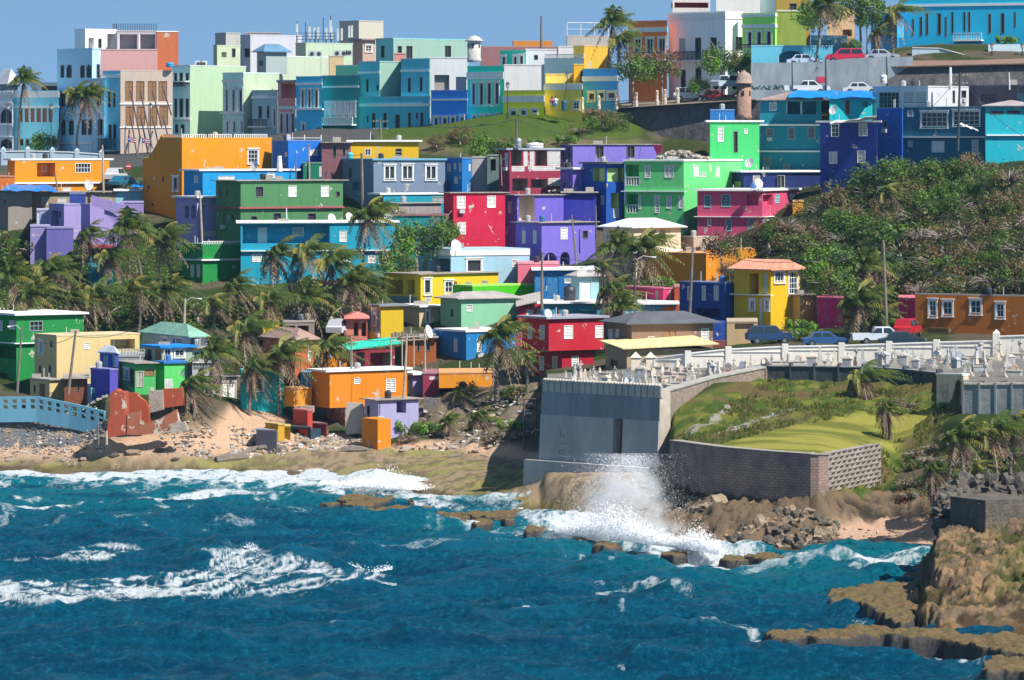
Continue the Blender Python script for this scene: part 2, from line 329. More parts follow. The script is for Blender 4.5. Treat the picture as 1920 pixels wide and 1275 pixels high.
# ------------------------------------------------------------ sea
BREAK = [(-40, 1112), (120, 1108), (300, 1098), (400, 1068), (420, 1047), (470, 1044), (560, 1062), (640, 1082), (700, 1076), (735, 1085)]
BREAK2 = [(-40, 1050), (110, 1044), (180, 1027), (230, 1030), (290, 1030)]
Y0 = [240.0]
while Y0[-1] < 430: Y0.append(Y0[-1] + 0.26)
k = np.concatenate([np.arange(-400, -20, 12), np.arange(-20, 1940, 1.9), np.arange(1940, 2300, 12)])
Y0 = np.concatenate([np.arange(120, 240, 1.5), np.array(Y0)])
KX, SY = np.meshgrid(k, Y0); SX = XX(KX, SY); SR = HY + CZ * F0 / SY
rs = np.random.default_rng(3); Zs = np.zeros_like(SX); Gx = np.zeros_like(SX)
for i in range(46):
    L = 1.3 * (13 / 1.3) ** rs.random(); an = R(-100) + rs.normal() * 0.45; a = 0.0155 * L ** 0.95 * (0.6 + 0.8 * rs.random())
    ph = (SX * math.cos(an) + SY * math.sin(an)) * 2 * math.pi / L + rs.random() * 6.28 + 2.2 * vn(SX * 0.07 + i, SY * 0.07)
    Zs += a * (1 - np.abs(np.sin(ph / 2))) * 2 - a * 0.72
Zs += (fbm(SX * 0.5, SY * 0.9, 4) - 0.5) * 0.42 + (fbm(SX * 1.6, SY * 2.4, 3) - 0.5) * 0.2
for L, am, an_ in ((21, .42, R(-97)), (16, .3, R(-82)), (12.5, .2, R(-108)), (9, .14, R(-75))):
    ph = (SX * math.cos(an_) + SY * math.sin(an_)) * 2 * math.pi / L + 3.0 * fbm(SX * .03 + L, SY * .03, 2); Zs += am * (np.sin(ph) + .25 * np.sin(2 * ph + .6)) * (.35 + 1.1 * vn(SX * .05 + L, SY * .05))
calm = ss(870, 1020, SR); Zs *= 0.5 + 0.5 * calm
def px_of(l): return [(a, b) for a, b in l]
d1 = polydist(KX, SR, BREAK, 2.2); d2 = polydist(KX, SR, BREAK2, 2.2)
jag = fbm(KX * 0.06, SR * 0.05, 4)
Zs += 0.85 * np.exp(-(d1 / 36) ** 2) * (0.7 + 0.5 * vn(KX * 0.018, SY * 0)) * ss(60, 400, KX + 200) * (1 - .8 * ss(600, 735, KX)) + 0.75 * np.exp(-(d2 / 26) ** 2) * (0.7 + 0.5 * vn(KX * 0.02 + 9, SY * 0)) + 0.22 * (jag - .5) * np.exp(-(d1 / 20) ** 2)
for (cx, cy, wx, wy, h) in ((340, 1047, 70, 14, 0.9), (560, 985, 160, 7, 0.5), (900, 1085, 120, 12, 0.5), (230, 985, 160, 8, 0.5), (1500, 1062, 80, 9, 0.5), (700, 912, 85, 8, 0.9), (1250, 1120, 90, 14, 0.45), (700, 1165, 110, 16, 0.45)):
    Zs += h * np.exp(-((KX - cx) / wx) ** 2 - ((SR - cy) / wy) ** 2)
# foam
Zl = blur(Zs, 34); SRd = HY + (CZ - Zl) * F0 / SY
st = fbm(KX * 0.012 + 3, SR * 0.11 + 5, 5, 0.6); stf = fbm(KX * 0.045, SR * 0.55 + 0.012 * KX, 5, 0.7); ptn = fbm(SX * 1.4, SY * 0.9, 4, 0.6)
foam = 0.85 * ss(0.57, 0.72, st) * (1 - ss(900, 1010, SR))
foam += 0.5 * ss(0.6, 0.75, st) * ss(1010, 990, SR)
wl = np.interp(KX, [0, 300, 500, 600, 700, 820, 950, 1100, 1250, 1400, 1560, 1760, 2300], [882, 888, 885, 893, 905, 935, 950, 985, 1015, 1030, 1033, 1040, 1045])
off = SR - wl
surf = (1 - ss(0, 26, off)) * (1 - ss(820, 900, KX)) + (1 - ss(0, 12, off)) * ss(820, 900, KX) * (1 - ss(1400, 1500, KX)) * 0.7
foam += surf * (0.45 + 0.9 * ss(0.3, 0.6, stf)) + .62 * (1 - ss(14, 62, off)) * (1 - ss(780, 900, KX)) * ss(.36, .56, stf)
for ln, wd, amt in (([(-40, 957), (150, 947), (330, 935), (540, 928), (640, 932)], 7, 1.0), ([(150, 980), (340, 978)], 4, 0.6), ([(560, 1030), (760, 1026), (1000, 1018)], 8, 0.45), ([(360, 966), (560, 955), (600, 975)], 10, 0.5),
                    ([(620, 908), (700, 905), (790, 915), (815, 925)], 22, 1.2), ([(780, 955), (1000, 965), (1100, 985)], 14, 0.6), ([(850, 985), (1000, 1000)], 10, 0.5), ([(-40, 895), (300, 900), (620, 905)], 14, 0.75),
                    ([(1010, 975), (1120, 1000), (1260, 1020), (1400, 1055)], 46, 1.15), ([(1360, 1062), (1500, 1070), (1640, 1062), (1740, 1050)], 22, 1.0), ([(1240, 1040), (1340, 1050)], 26, 1.0), ([(1390, 1130), (1545, 1135)], 4, 0.7),
                    ([(1320, 1178), (1430, 1180)], 11, 0.75), ([(1400, 1200), (1430, 1215), (1500, 1216)], 9, 0.8), ([(1680, 1208), (1760, 1222), (1840, 1240)], 13, 0.95), ([(1820, 1262), (1920, 1272)], 8, 0.8), ([(1120, 1108), (1200, 1098), (1300, 1112)], 6, 0.6),
                    ([(700, 1095), (740, 1096)], 5, 0.9), ([(960, 1145), (990, 1150)], 4, 0.9), ([(1600, 1085), (1700, 1072)], 12, 0.7), ([(540, 960), (700, 968), (900, 990)], 8, 0.35)):
    d = polydist(KX, SR, ln, 2.0); foam += amt * (1 - ss(0.15, 1.0, d / wd / 1.4)) * (0.35 + 1.1 * ss(0.3, 0.65, stf))
bf = inpoly(KX, SRd, [(-40, 1088), (200, 1083), (330, 1076), (385, 1060), (400, 1036), (440, 1034), (470, 1032), (530, 1042), (630, 1066), (650, 1078), (700, 1062), (728, 1076), (700, 1086), (640, 1097), (520, 1116), (420, 1117), (300, 1126), (120, 1133), (-40, 1135)])
bf2 = inpoly(KX, SRd, [(-40, 1058), (110, 1047), (150, 1030), (190, 1019), (245, 1024), (292, 1026), (260, 1036), (200, 1051), (120, 1056), (-40, 1062)])
streak = fbm(KX * 0.012 + SRd * 0.02, (SRd + (KX - 300) * 0.13 * ss(250, 600, KX)) * 0.26, 6, 0.72)
lip = np.exp(-(polydist(KX, SRd, [(395, 1036), (420, 1033), (470, 1034), (530, 1042), (630, 1066), (650, 1078), (690, 1066), (728, 1078)], 2.2) / 11) ** 2); foam += blur(bf.astype(float), 3) * (0.28 + 1.0 * ss(0.42, 0.6, streak)) + blur(bf2.astype(float), 3) * (0.24 + 1.0 * ss(0.43, 0.6, streak)) + lip * .4 * ss(.4, .6, stf)
caps = ss(0.70, 0.80, fbm(SX * 1.0 + 31, SY * 0.9, 4, 0.55)) * ss(1000, 1060, SR) * ss(0.55, 0.7, fbm(SX * 0.15, SY * 0.12 + 4, 2)); foam += caps * 0.8
foam = np.clip(foam, 0, 1.3)
Zs += foam * (fbm(SX * 2.6, SY * 2.6, 3) - 0.4) * 0.08
shal = np.clip((1 - ss(10, 130, SR - wl)) * 0.8 + 0.3 * foam, 0, 1)
t = NT('sea_water'); fa = t.n('ShaderNodeAttribute', attribute_name='foam'); sa = t.n('ShaderNodeAttribute', attribute_name='shallow'); v = t.co((1, 0.55, 1)); v2 = t.co((1, 1, 1))
nz = t.noise(t.co((1.0, 0.9, 1)), 2.2, 9, 0.72); nf = t.noise(v2, 3.0, 8, 0.8)
nl = t.noise(t.co((0.05, 0.22, 1)), 1.0, 5, 0.6); c = t.mix(sa.outputs['Fac'], (0.0, 0.08, 0.145), (0.004, 0.22, 0.26)); c = t.mix(t.ramp(nz, 0.52, 0.64, 0, 0.8), c, (0.01, 0.17, 0.28)); c = t.mix(t.ramp(nz, 0.38, 0.48, 0.8, 0), c, (0.0, 0.045, 0.09)); c = t.mix(t.ramp(nl, 0.5, 0.68, 0, .75), c, (0.003, 0.13, 0.22)); c = t.mix(t.ramp(nl, 0.34, 0.48, .7, 0), c, (0.0, 0.045, 0.11))  # noise paints wave highlights and dark troughs into the water colour
ad = t.n('ShaderNodeMath', operation='ADD'); t.l(fa.outputs['Fac'], ad.inputs[0]); t.l(t.ramp(nf, 0.3, 0.7, -0.55, 0.3), ad.inputs[1])
fm = t.ramp(ad.outputs[0], 0.26, 1.15)
t.l(t.mix(fm, c, (0.8, 0.85, 0.87)), t.b.inputs['Base Color']); t.l(t.ramp(fm, 0, 1, 0.2, 0.85), t.b.inputs['Roughness'])
t.b.inputs['IOR'].default_value = 1.33; t.l(t.ramp(fm, 0, 1, 0.16, 0.1), t.b.inputs['Specular IOR Level'])
wv = t.noise(t.co((1, 0.9, 1)), 1.6, 8, 0.78); t.bump(wv, 1.0, 0.75)
tag(grid_obj('sea', SX, SY, Zs, t.m, [('foam', foam), ('shallow', shal)]), kind='structure')
b = MB(); b.poly([(-900, -200, -2.6), (900, -200, -2.6), (900, 1500, -2.6), (-900, 1500, -2.6)])
tag(b.build('seabed', plain((0.02, 0.12, 0.16), 0.6)), kind='structure')

# ------------------------------------------------------------ house builder
WALLWHITE = (0.76, 0.76, 0.74)
CK = {'w': WHITE, 'k': DARK, 'r': (0.28, 0.1, 0.04), 'b': (0.03, 0.18, 0.4), 'g': (0.3, 0.34, 0.33), 'n': (0.02, 0.05, 0.12), 'y': (0.62, 0.45, 0.08), 't': (0.3, 0.5, 0.52), 'o': (0.3, 0.16, 0.07), 'm': (0.35, 0.08, 0.1), 'c': (0.45, 0.42, 0.36), 'p': (0.5, 0.68, 0.75)}
class Face:
    """upright rectangle between plan points P and Q seen left to right, n points out of the wall"""
    def __init__(s, P, Q):
        s.P = Vector(P); s.Q = Vector(Q); s.L = (s.Q - s.P).length; s.u = (s.Q - s.P).normalized(); s.n = Vector((s.u.y, -s.u.x))
    def pt(s, a, z, o=0): p = s.P + s.u * a + s.n * o; return Vector((p.x, p.y, z))
    def hit(s, px):
        k = (px - 960) / F0; d = s.Q - s.P; den = d.x - k * d.y
        return 0 if abs(den) < 1e-9 else (k * s.P.y - s.P.x) / den
    def box(s, mb, a0, a1, z0, z1, o0, o1, m=0):
        mb.hexa([s.pt(a0, z0, o1), s.pt(a1, z0, o1), s.pt(a1, z0, o0), s.pt(a0, z0, o0)], [s.pt(a0, z1, o1), s.pt(a1, z1, o1), s.pt(a1, z1, o0), s.pt(a0, z1, o0)], m)
    def quad(s, mb, a0, a1, z0, z1, o, m=0): mb.poly([s.pt(a0, z0, o), s.pt(a1, z0, o), s.pt(a1, z1, o), s.pt(a0, z1, o)], m)

def parse(wins, fr):
    out = []
    for w_ in wins.replace('\n', ' ').split(';'):
        q = w_.strip().split(',')
        if len(q) < 5: continue
        a = [float(x) for x in q[:4]]; ox, oy, s = fr
        out.append((ox + a[0] / s, oy + a[1] / s, ox + a[2] / s, oy + a[3] / s, q[4], q[5] if len(q) > 5 else 'w'))
    return out

def wall_face(mb, f, z0, z1, holes, m=0, mi=1):
    """one wall with real openings; holes: (a0, a1, b0, b1, arched, depth)"""
    A = sorted({0.0, f.L} | {h[0] for h in holes} | {h[1] for h in holes}); B = sorted({z0, z1} | {h[2] for h in holes} | {h[3] for h in holes})
    for i in range(len(A) - 1):
        run = None
        for j in range(len(B) - 1):
            ca, cb = (A[i] + A[i + 1]) / 2, (B[j] + B[j + 1]) / 2
            if not any(h[0] < ca < h[1] and h[2] < cb < h[3] for h in holes):
                f.quad(mb, A[i], A[i + 1], B[j], B[j + 1], 0, m)
    for a0, a1, b0, b1, arch, dp in holes:
        p = f.pt
        mb.poly([p(a0, b0), p(a0, b1), p(a0, b1, -dp), p(a0, b0, -dp)], mi); mb.poly([p(a1, b1), p(a1, b0), p(a1, b0, -dp), p(a1, b1, -dp)], mi)
        mb.poly([p(a0, b1), p(a1, b1), p(a1, b1, -dp), p(a0, b1, -dp)], mi); mb.poly([p(a1, b0), p(a0, b0), p(a0, b0, -dp), p(a1, b0, -dp)], mi)
        mb.poly([p(a0, b0, -dp), p(a1, b0, -dp), p(a1, b1, -dp), p(a0, b1, -dp)], mi)
        if arch:
            r = (a1 - a0) / 2; cz = b1 - min(r, (b1 - b0) * 0.6); rz = b1 - cz; N = 6
            for sgn in (-1, 1):
                cx = (a0 + a1) / 2; arc = [(cx + sgn * r * math.cos(t_), cz + rz * math.sin(t_)) for t_ in [math.pi / 2 * q / N for q in range(N + 1)]]
                for q in range(N):
                    tri = [p(cx + sgn * r, b1, 0.01), p(*arc[q], 0.01), p(*arc[q + 1], 0.01)]
                    mb.poly(tri if sgn > 0 else tri[::-1], m)
                    mb.poly([p(*arc[q], 0.01), p(*arc[q + 1], 0.01), p(*arc[q + 1], -dp * 0.9), p(*arc[q], -dp * 0.9)], mi)

def window(par, f, a0, a1, b0, b1, ty, ck):
    col = CK.get(ck, WHITE); wd, ht = a1 - a0, b1 - b0; mb = MB(); sur = 'w' in ty[1:]; k = ty[0]
    arched = 'a' in ty
    if ty[0] == 'a': k = 'd'
    fw = 0.07 if ht > 0.7 else 0.05
    if k == 'D':
        mb = MB(); f.box(mb, a0, a1, b0, b1, -0.14, -0.09); nP = max(1, round(wd / 0.5))
        for i in range(nP):
            q = wd / nP; f.box(mb, a0 + i * q + 0.07, a0 + (i + 1) * q - 0.07, b0 + 0.2, b0 + ht * 0.45, -0.09, -0.065); f.box(mb, a0 + i * q + 0.07, a0 + (i + 1) * q - 0.07, b0 + ht * 0.52, b1 - 0.15, -0.09, -0.065)
        o = mb.build('door', plain(col), par)
    else:
        f.box(mb, a0, a0 + fw, b0, b1, -0.14, 0.02); f.box(mb, a1 - fw, a1, b0, b1, -0.14, 0.02)
        f.box(mb, a0 + fw, a1 - fw, b0, b0 + fw, -0.14, 0.05)
        if not arched: f.box(mb, a0 + fw, a1 - fw, b1 - fw, b1, -0.14, 0.02)
        if k in 'jv':
            n = int(max(3, min(11, ht / 0.16))); st = (ht - 2 * fw) / n; th = 0.72 if k == 'j' else 0.45
            halves = [(a0 + fw, a1 - fw)] if wd < 1.0 else [(a0 + fw, (a0 + a1) / 2 - 0.03), ((a0 + a1) / 2 + 0.03, a1 - fw)]
            if len(halves) == 2: f.box(mb, halves[0][1], halves[1][0], b0 + fw, b1 - fw, -0.12, 0.01)
            for h0, h1 in halves:
                for i in range(n):
                    z = b0 + fw + i * st; p = f.pt
                    mb.hexa([p(h0, z, 0.0), p(h1, z, 0.0), p(h1, z + 0.015, -0.03), p(h0, z + 0.015, -0.03)], [p(h0, z + st * th, -0.08), p(h1, z + st * th, -0.08), p(h1, z + st * th, -0.1), p(h0, z + st * th, -0.1)])
        elif k == 'h': f.box(mb, (a0 + a1) / 2 - 0.06, (a0 + a1) / 2 + 0.06, b0 + fw, b1 - fw, -0.1, 0.0)
        elif k == 'g':
            nx = max(2, min(5, round(wd / 0.45))); ny = max(2, min(5, round(ht / 0.5)))
            for i in range(1, nx): f.box(mb, a0 + wd * i / nx - 0.025, a0 + wd * i / nx + 0.025, b0 + fw, b1 - fw, -0.1, -0.04)
            for i in range(1, ny): f.box(mb, a0 + fw, a1 - fw, b0 + ht * i / ny - 0.025, b0 + ht * i / ny + 0.025, -0.095, -0.045)
        elif k == 's':
            for h0, h1 in ((a0 + fw, (a0 + a1) / 2 - 0.02), ((a0 + a1) / 2 + 0.02, a1 - fw)):
                f.box(mb, h0, h1, b0 + fw, b1 - fw, -0.11, -0.05)
                for i in range(3): f.box(mb, h0 + 0.06, h1 - 0.06, b0 + fw + ht * (0.06 + 0.3 * i), b0 + fw + ht * (0.26 + 0.3 * i), -0.05, -0.03)
        elif k == 'd' and wd > 0.85 and ht > 1.3: f.box(mb, (a0 + a1) / 2 - 0.025, (a0 + a1) / 2 + 0.025, b0 + fw, b1 - fw, -0.12, -0.05)
        nm = 'shutter' if k == 's' else 'window'
        mats = [plain(col if k != 'd' or ck != 'w' or sur else (0.16, 0.15, 0.14)), plain(WHITE, 0.7)]
        if sur:
            t_ = 0.14
            f.box(mb, a0 - t_, a0 - 0.002, b0 - t_, b1 + t_, 0.0, 0.06, 1); f.box(mb, a1 + 0.002, a1 + t_, b0 - t_, b1 + t_, 0.0, 0.06, 1)
            f.box(mb, a0 - t_ - 0.08, a1 + t_ + 0.08, b1 + t_ + 0.002, b1 + t_ + 0.12, 0.0, 0.13, 1); f.box(mb, a0 - 0.002, a1 + 0.002, b1 + 0.002, b1 + t_, 0, 0.06, 1); f.box(mb, a0 - t_ - 0.05, a1 + t_ + 0.05, b0 - t_ - 0.1, b0 - t_ - 0.002, 0.0, 0.12, 1)
        o = mb.build(nm, mats, par)
        if k != 's':
            pn = MB(); f.quad(pn, a0 + 0.01, a1 - 0.01, b0 + 0.01, b1 - 0.01, -0.16)
            pn.build('pane', plain(DARK if k in 'jvd' else GLASS, 0.12 if k == 'g' else 0.5, 0, 0.5), o)
    return o

def screen(par, f, a0, a1, b0, b1, col):
    mb = MB(); nx = max(2, round((a1 - a0) / 0.28)); ny = max(2, round((b1 - b0) / 0.28))
    for i in range(nx + 1): x = a0 + (a1 - a0) * i / nx; f.box(mb, x - 0.035, x + 0.035, b0, b1, -0.1, 0.02)
    for i in range(ny + 1): z = b0 + (b1 - b0) * i / ny; f.box(mb, a0, a1, z - 0.035, z + 0.035, -0.09, 0.01)
    for i in range(nx):
        for j in range(ny):
            x = a0 + (a1 - a0) * (i + .5) / nx; z = b0 + (b1 - b0) * (j + .5) / ny; f.box(mb, x - 0.05, x + 0.05, z - 0.05, z + 0.05, -0.06, -0.01)
    mb.build('block_screen', plain(col, 0.8), par)

def rail(par, f, a0, a1, z, h, col, kind='b', o=-0.1, name='balustrade'):
    mb = MB(); f.box(mb, a0, a1, z + h - 0.09, z + h, o - 0.09, o + 0.09)
    f.box(mb, a0, a1, z, z + 0.07, o - 0.08, o + 0.08) if kind == 'b' else None
    step = {'b': 0.3, 'i': 0.22, 'p': 1.6}[kind]; r = {'b': 0.055, 'i': 0.035, 'p': 0.035}[kind]; n = max(1, int((a1 - a0) / step))
    for i in range(n + 1):
        x = a0 + (a1 - a0) * i / n; f.box(mb, x - r, x + r, z + (0.07 if kind == 'b' else 0), z + h - 0.09, o - r, o + r)
    if kind == 'p': f.box(mb, a0, a1, z + h * 0.5, z + h * 0.5 + 0.05, o - 0.03, o + 0.03)
    mb.build(name, plain(col, 0.7), par)

FACES = {}
def house(label, xs, yt, D, col, wins='', fr=(0, 0, 1), name='house', cat='house', roof='cap', rc=None, phi=None, depth=7, ledge='', lc=WALLWHITE, wear=0.35, peel=0, bands='', rails='', yb=None, group=None, rh=1.2, ov=None, deepc=None, col2=None):
    """xs, yt, wins ... are read off the photo in frame fr=(ox, oy, scale); D is the distance of the near corner"""
    ox, oy, s = fr; cx = lambda v: ox + v / s; cy = lambda v: oy + v / s
    x0, xc, x1 = [cx(v) for v in xs]; yt = cy(yt)
    wl = max(0, (xc - x0) * D / F0); wr = max(0, (x1 - xc) * D / F0)
    if D < 496: peel = max(peel, 0.2)
    if phi is None: phi = 52 if wr < 0.3 else (12 if wl < 0.3 else 34)
    dl = min(14, wl / math.tan(R(phi))) if wl > 0.05 else 0; dr = min(14, wr * math.tan(R(phi))) if wr > 0.05 else 0
    P2 = lambda px, d: Vector((XX(px, d), d))
    Bp = P2(xc, D); A = P2(x0, D + dl) if wl > 0.05 else P2(xc, D + depth); Cc = P2(x1, D + dr) if wr > 0.05 else P2(xc, D + depth)
    if wl > 0.05 and wr > 0.05 and dl < 4.0: A = A          # shallow corner keeps its pixel width
    E = A + Cc - Bp
    if E.y - D < 4: E = E + Vector((0, 4 - (E.y - D)))
    z1 = ZZ(yt, D); z0 = min(gxy(p.x, p.y) for p in (A, Bp, Cc, E)) - 0.6
    if yb is not None: z0 = ZZ(cy(yb), D)
    rt = root(name, (Bp.x, Bp.y, z0), label, cat, group)
    faces = [Face(A, Bp), Face(Bp, Cc)]; vis = [wl > 0.05, wr > 0.05]
    W = parse(wins, fr); per = [[], []]; jobs = []
    for (a, b_, c_, d_, ty, ck) in W:
        m = (a + c_) / 2; i = 0 if (m < xc and vis[0]) or not vis[1] else 1; f = faces[i]
        t0, t1 = f.hit(a) * f.L, f.hit(c_) * f.L; t0, t1 = sorted((t0, t1)); t0 = max(0.06, t0); t1 = min(f.L - 0.06, t1)
        if t1 - t0 < 0.15: continue
        Dm = (f.P + f.u * (t0 + t1) / 2).y; zb, zt = ZZ(d_, Dm), ZZ(b_, Dm); zt = min(zt, z1 - 0.12); zb = max(zb, z0 + 0.05)
        if zt - zb < 0.15: continue
        dp = 1.7 if ty[0] == 'o' else (0.35 if ty[0] == 'b' else 0.2)
        if ty[0] == 'q': dp = 0.6
        per[i].append((t0, t1, zb, zt, 'a' in ty, dp)); jobs.append((f, t0, t1, zb, zt, ty, ck))
    mb = MB()
    for i in (0, 1): wall_face(mb, faces[i], z0, z1, per[i] if vis[i] else [], 2 if i else 0, 1)
    for p, q in ((Cc, E), (E, A)): mb.poly([(p.x, p.y, z0), (q.x, q.y, z0), (q.x, q.y, z1), (p.x, p.y, z1)])
    mb.poly([(p.x, p.y, z1) for p in (A, Bp, Cc, E)]) if roof == 'none' else None
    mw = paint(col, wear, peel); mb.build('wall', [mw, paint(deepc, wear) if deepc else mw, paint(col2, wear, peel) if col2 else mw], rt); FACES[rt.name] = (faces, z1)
    for (f, a0, a1, b0, b1, ty, ck) in jobs:
        if ty[0] == 'b': screen(rt, f, a0, a1, b0, b1, CK.get(ck, WHITE))
        elif ty[0] in 'oq':
            if 'r' in ty: rail(rt, f, a0, a1, b0, min(0.95, (b1 - b0) * 0.45), CK.get(ck, WHITE))
            if 'c' in ty:
                mm = MB(); n = max(1, round((a1 - a0) / 2.2))
                for i in range(1, n): x = a0 + (a1 - a0) * i / n; f.box(mm, x - 0.1, x + 0.1, b0, b1, -0.25, -0.03)
                f.box(mm, a0, a0 + 0.12, b0, b1, -0.25, -0.02); mm.build('porch_post', plain(CK.get(ck, WHITE)), rt)
            if 'd' in ty:
                g = Face(f.pt(0, 0, -1.55).xy, f.pt(f.L, 0, -1.55).xy); q = (a1 - a0)
                window(rt, g, a0 + q * 0.2, a0 + q * 0.2 + min(1, q * .3), b0, b0 + (b1 - b0) * 0.85, 'D', 'w')
                if q > 2: window(rt, g, a0 + q * 0.6, a0 + q * 0.6 + min(1.2, q * .3), b0 + (b1 - b0) * 0.35, b0 + (b1 - b0) * 0.85, 'j', 'w')
        else: window(rt, f, a0, a1, b0, b1, ty, ck)
    # roof
    o = ov if ov is not None else (0.42 if roof in ('slab', 'tin') else (0.55 if roof in ('hip', 'tile', 'shed') else 0.05))
    cen = (A + Bp + Cc + E) / 4
    def out(p, o): d = p - cen; return p + d.normalized() * o * 1.3
    ring = [out(p, o) for p in (A, Bp, Cc, E)]; mb = MB()
    if roof in ('cap', 'slab', 'tin'):
        h = 0.14 if roof == 'cap' else (0.2 if roof == 'slab' else 0.09); zb = z1 + 0.002
        mb.hexa([(p.x, p.y, zb) for p in ring], [(p.x, p.y, zb + h) for p in ring])
        c_ = rc if rc is not None else (tuple(min(0.8, v * 0.8 + 0.12) for v in col) if roof == 'cap' else WALLWHITE)
        mb.build('roof', paint(c_, 0.8) if roof != 'tin' else stone((0.28, 0.24, 0.21), (0.42, 0.38, 0.33), 2.0, 0.8, 0.3), rt)
    elif roof in ('hip', 'tile'):
        zb = z1 + 0.002; r0, r1, r2, r3 = ring; mb.hexa([(p.x, p.y, zb) for p in ring], [(p.x, p.y, zb + 0.1) for p in ring])
        zz = zb + 0.1; a_ = (r0 + r1) / 2; b_ = (r2 + r3) / 2
        if (r0 - r1).length > (r1 - r2).length: a_, b_ = (r1 + r2) / 2, (r0 + r3) / 2; q = (r1, r2, r3, r0)
        else: q = (r0, r1, r2, r3)
        m1 = a_.lerp(b_, 0.25 if roof == 'hip' else 0.02); m2 = a_.lerp(b_, 0.75 if roof == 'hip' else 0.98)
        v3 = lambda p, z: (p.x, p.y, z)
        mb.poly([v3(q[0], zz), v3(q[1], zz), v3(m1, zz + rh)]); mb.poly([v3(q[1], zz), v3(q[2], zz), v3(m2, zz + rh), v3(m1, zz + rh)])
        mb.poly([v3(q[2], zz), v3(q[3], zz), v3(m2, zz + rh)]); mb.poly([v3(q[3], zz), v3(q[0], zz), v3(m1, zz + rh), v3(m2, zz + rh)])
        mb.build('roof', TILE(rc or (0.5, 0.16, 0.08)) if roof == 'tile' else stone(tuple(v * 0.9 for v in (rc or (0.1, 0.11, 0.13))), tuple(v * 1.25 for v in (rc or (0.1, 0.11, 0.13))), 2.5, 0.8, 0.2), rt)
    elif roof == 'shed':
        hs = [0.0, 0.0, 0.0, 0.0]; hs = (rh, 0, 0, rh) if wr >= wl else (0, 0, rh, rh)
        hs = [rh * 0.5, 0, rh * 0.5, rh]
        mb.hexa([(p.x, p.y, z1 + 0.002 + h) for p, h in zip(ring, hs)], [(p.x, p.y, z1 + 0.1 + h) for p, h in zip(ring, hs)])
        mb.build('roof', TILE(rc or (0.5, 0.16, 0.08)), rt)
    # ledges and painted bands: rows at the near corner
    def strip(spec, nm, o1, mat_default):
        for item in spec.split(';'):
            q = item.strip().split(',')
            if len(q) < 2: continue
            za, zb = ZZ(cy(float(q[0])), D), ZZ(cy(float(q[1])), D); side = q[2] if len(q) > 2 else 'x'; m_ = MB()
            for i, f in enumerate(faces):
                if not vis[i] or (side == 'l' and i) or (side == 'r' and not i): continue
                f.box(m_, -(o1 if i == 0 else 0), f.L + (o1 if i == 0 else 0), zb, za, 0.001, o1)
            if m_.v: m_.build(nm, paint(CK[q[3]] if len(q) > 3 else mat_default, 0.4), rt)
    strip(ledge, 'ledge', 0.32, lc); strip(bands, 'cornice', 0.09, lc)
    for item in rails.split(';'):
        q = item.strip().split(',')
        if len(q) < 5: continue
        xa, ya, xb, yb_, kd = cx(float(q[0])), cy(float(q[1])), cx(float(q[2])), cy(float(q[3])), q[4]; ck = q[5] if len(q) > 5 else 'w'
        m = (xa + xb) / 2; i = 0 if (m < xc and vis[0]) or not vis[1] else 1; f = faces[i]; t0 = max(0, f.hit(xa) * f.L); t1 = min(f.L, f.hit(xb) * f.L)
        Dm = (f.P + f.u * (t0 + t1) / 2).y; za, zb = ZZ(yb_, Dm), ZZ(ya, Dm)
        if 'B' in kd:                           # balcony: slab and rail stand out from the wall
            m_ = MB(); f.box(m_, t0, t1, za - 0.16, za, 0.001, 0.9); m_.build('balcony', paint(lc, 0.4), rt); rail(rt, f, t0, t1, za, zb - za, CK.get(ck, WHITE), 'i' if ck in 'kn' else 'b', 0.8)
        else: rail(rt, f, t0, t1, za, zb - za, CK.get(ck, WHITE), kd, -0.12)
    if D < 496 and wl + wr > 2.5 and cat == 'house':
        hr = random.Random(int(D * 7 + xc)); 
        for i in range(hr.randint(1, 3)):
            a_, b_ = hr.uniform(.15, .85), hr.uniform(.2, .8); p = A.lerp(Bp, a_).lerp(E.lerp(Cc, a_), b_ * .6) if wl > .3 else Bp.lerp(Cc, a_).lerp(A.lerp(E, a_), b_ * .6); k_ = hr.random(); m_ = MB(); zr = z1 + .1
            if roof in ('hip', 'tile', 'shed'): continue
            if k_ < .55: m_.tube([(p.x, p.y, zr), (p.x, p.y, zr + hr.uniform(.4, 1.1))], .05, 5); m_.build('vent_pipe', plain((.5, .48, .45)), rt)
            elif k_ < .8: m_.lathe((p.x, p.y, zr), [(.3, 0), (.33, .5), (.3, .62), (.1, .7)], 9); m_.build('roof_barrel', plain(hr.choice([(.05, .15, .4), (.4, .4, .38), (.03, .03, .04)])), rt)
            else: w_ = hr.uniform(.3, .6); m_.box(p.x - w_, p.x + w_, p.y - .3, p.y + .3, zr, zr + hr.uniform(.3, .6)); m_.build('roof_hatch', plain((.42, .38, .33)), rt)
        for (f, a0, a1, b0, b1, ty, ck) in jobs:
            if ty[0] in 'jd' and hr.random() < .14 and b0 - .55 > z0:
                m_ = MB(); c_ = (a0 + a1) / 2; f.box(m_, c_ - .3, c_ + .3, b0 - .5, b0 - .1, 0.002, .32); m_.build('air_conditioner', plain((.5, .5, .47)), rt)
    rt['_z1'] = z1
    return rt
def TILE(c):
    key = ('t', c)
    if key in _M: return _M[key]
    t = NT('clay_tile'); v = t.co(); wv = t.n('ShaderNodeTexWave', wave_type='BANDS', bands_direction='X'); t.l(v, wv.inputs[0]); wv.inputs['Scale'].default_value = 2.2
    n = t.noise(v, 2.0, 4); t.l(t.mix(t.ramp(n, 0.3, 0.7), c, tuple(min(0.8, x * 1.7 + 0.03) for x in c)), t.b.inputs['Base Color'])
    t.b.inputs['Roughness'].default_value = 0.85; t.bump(wv.outputs[0], 0.45, 0.08); _M[key] = t.m; return t.m

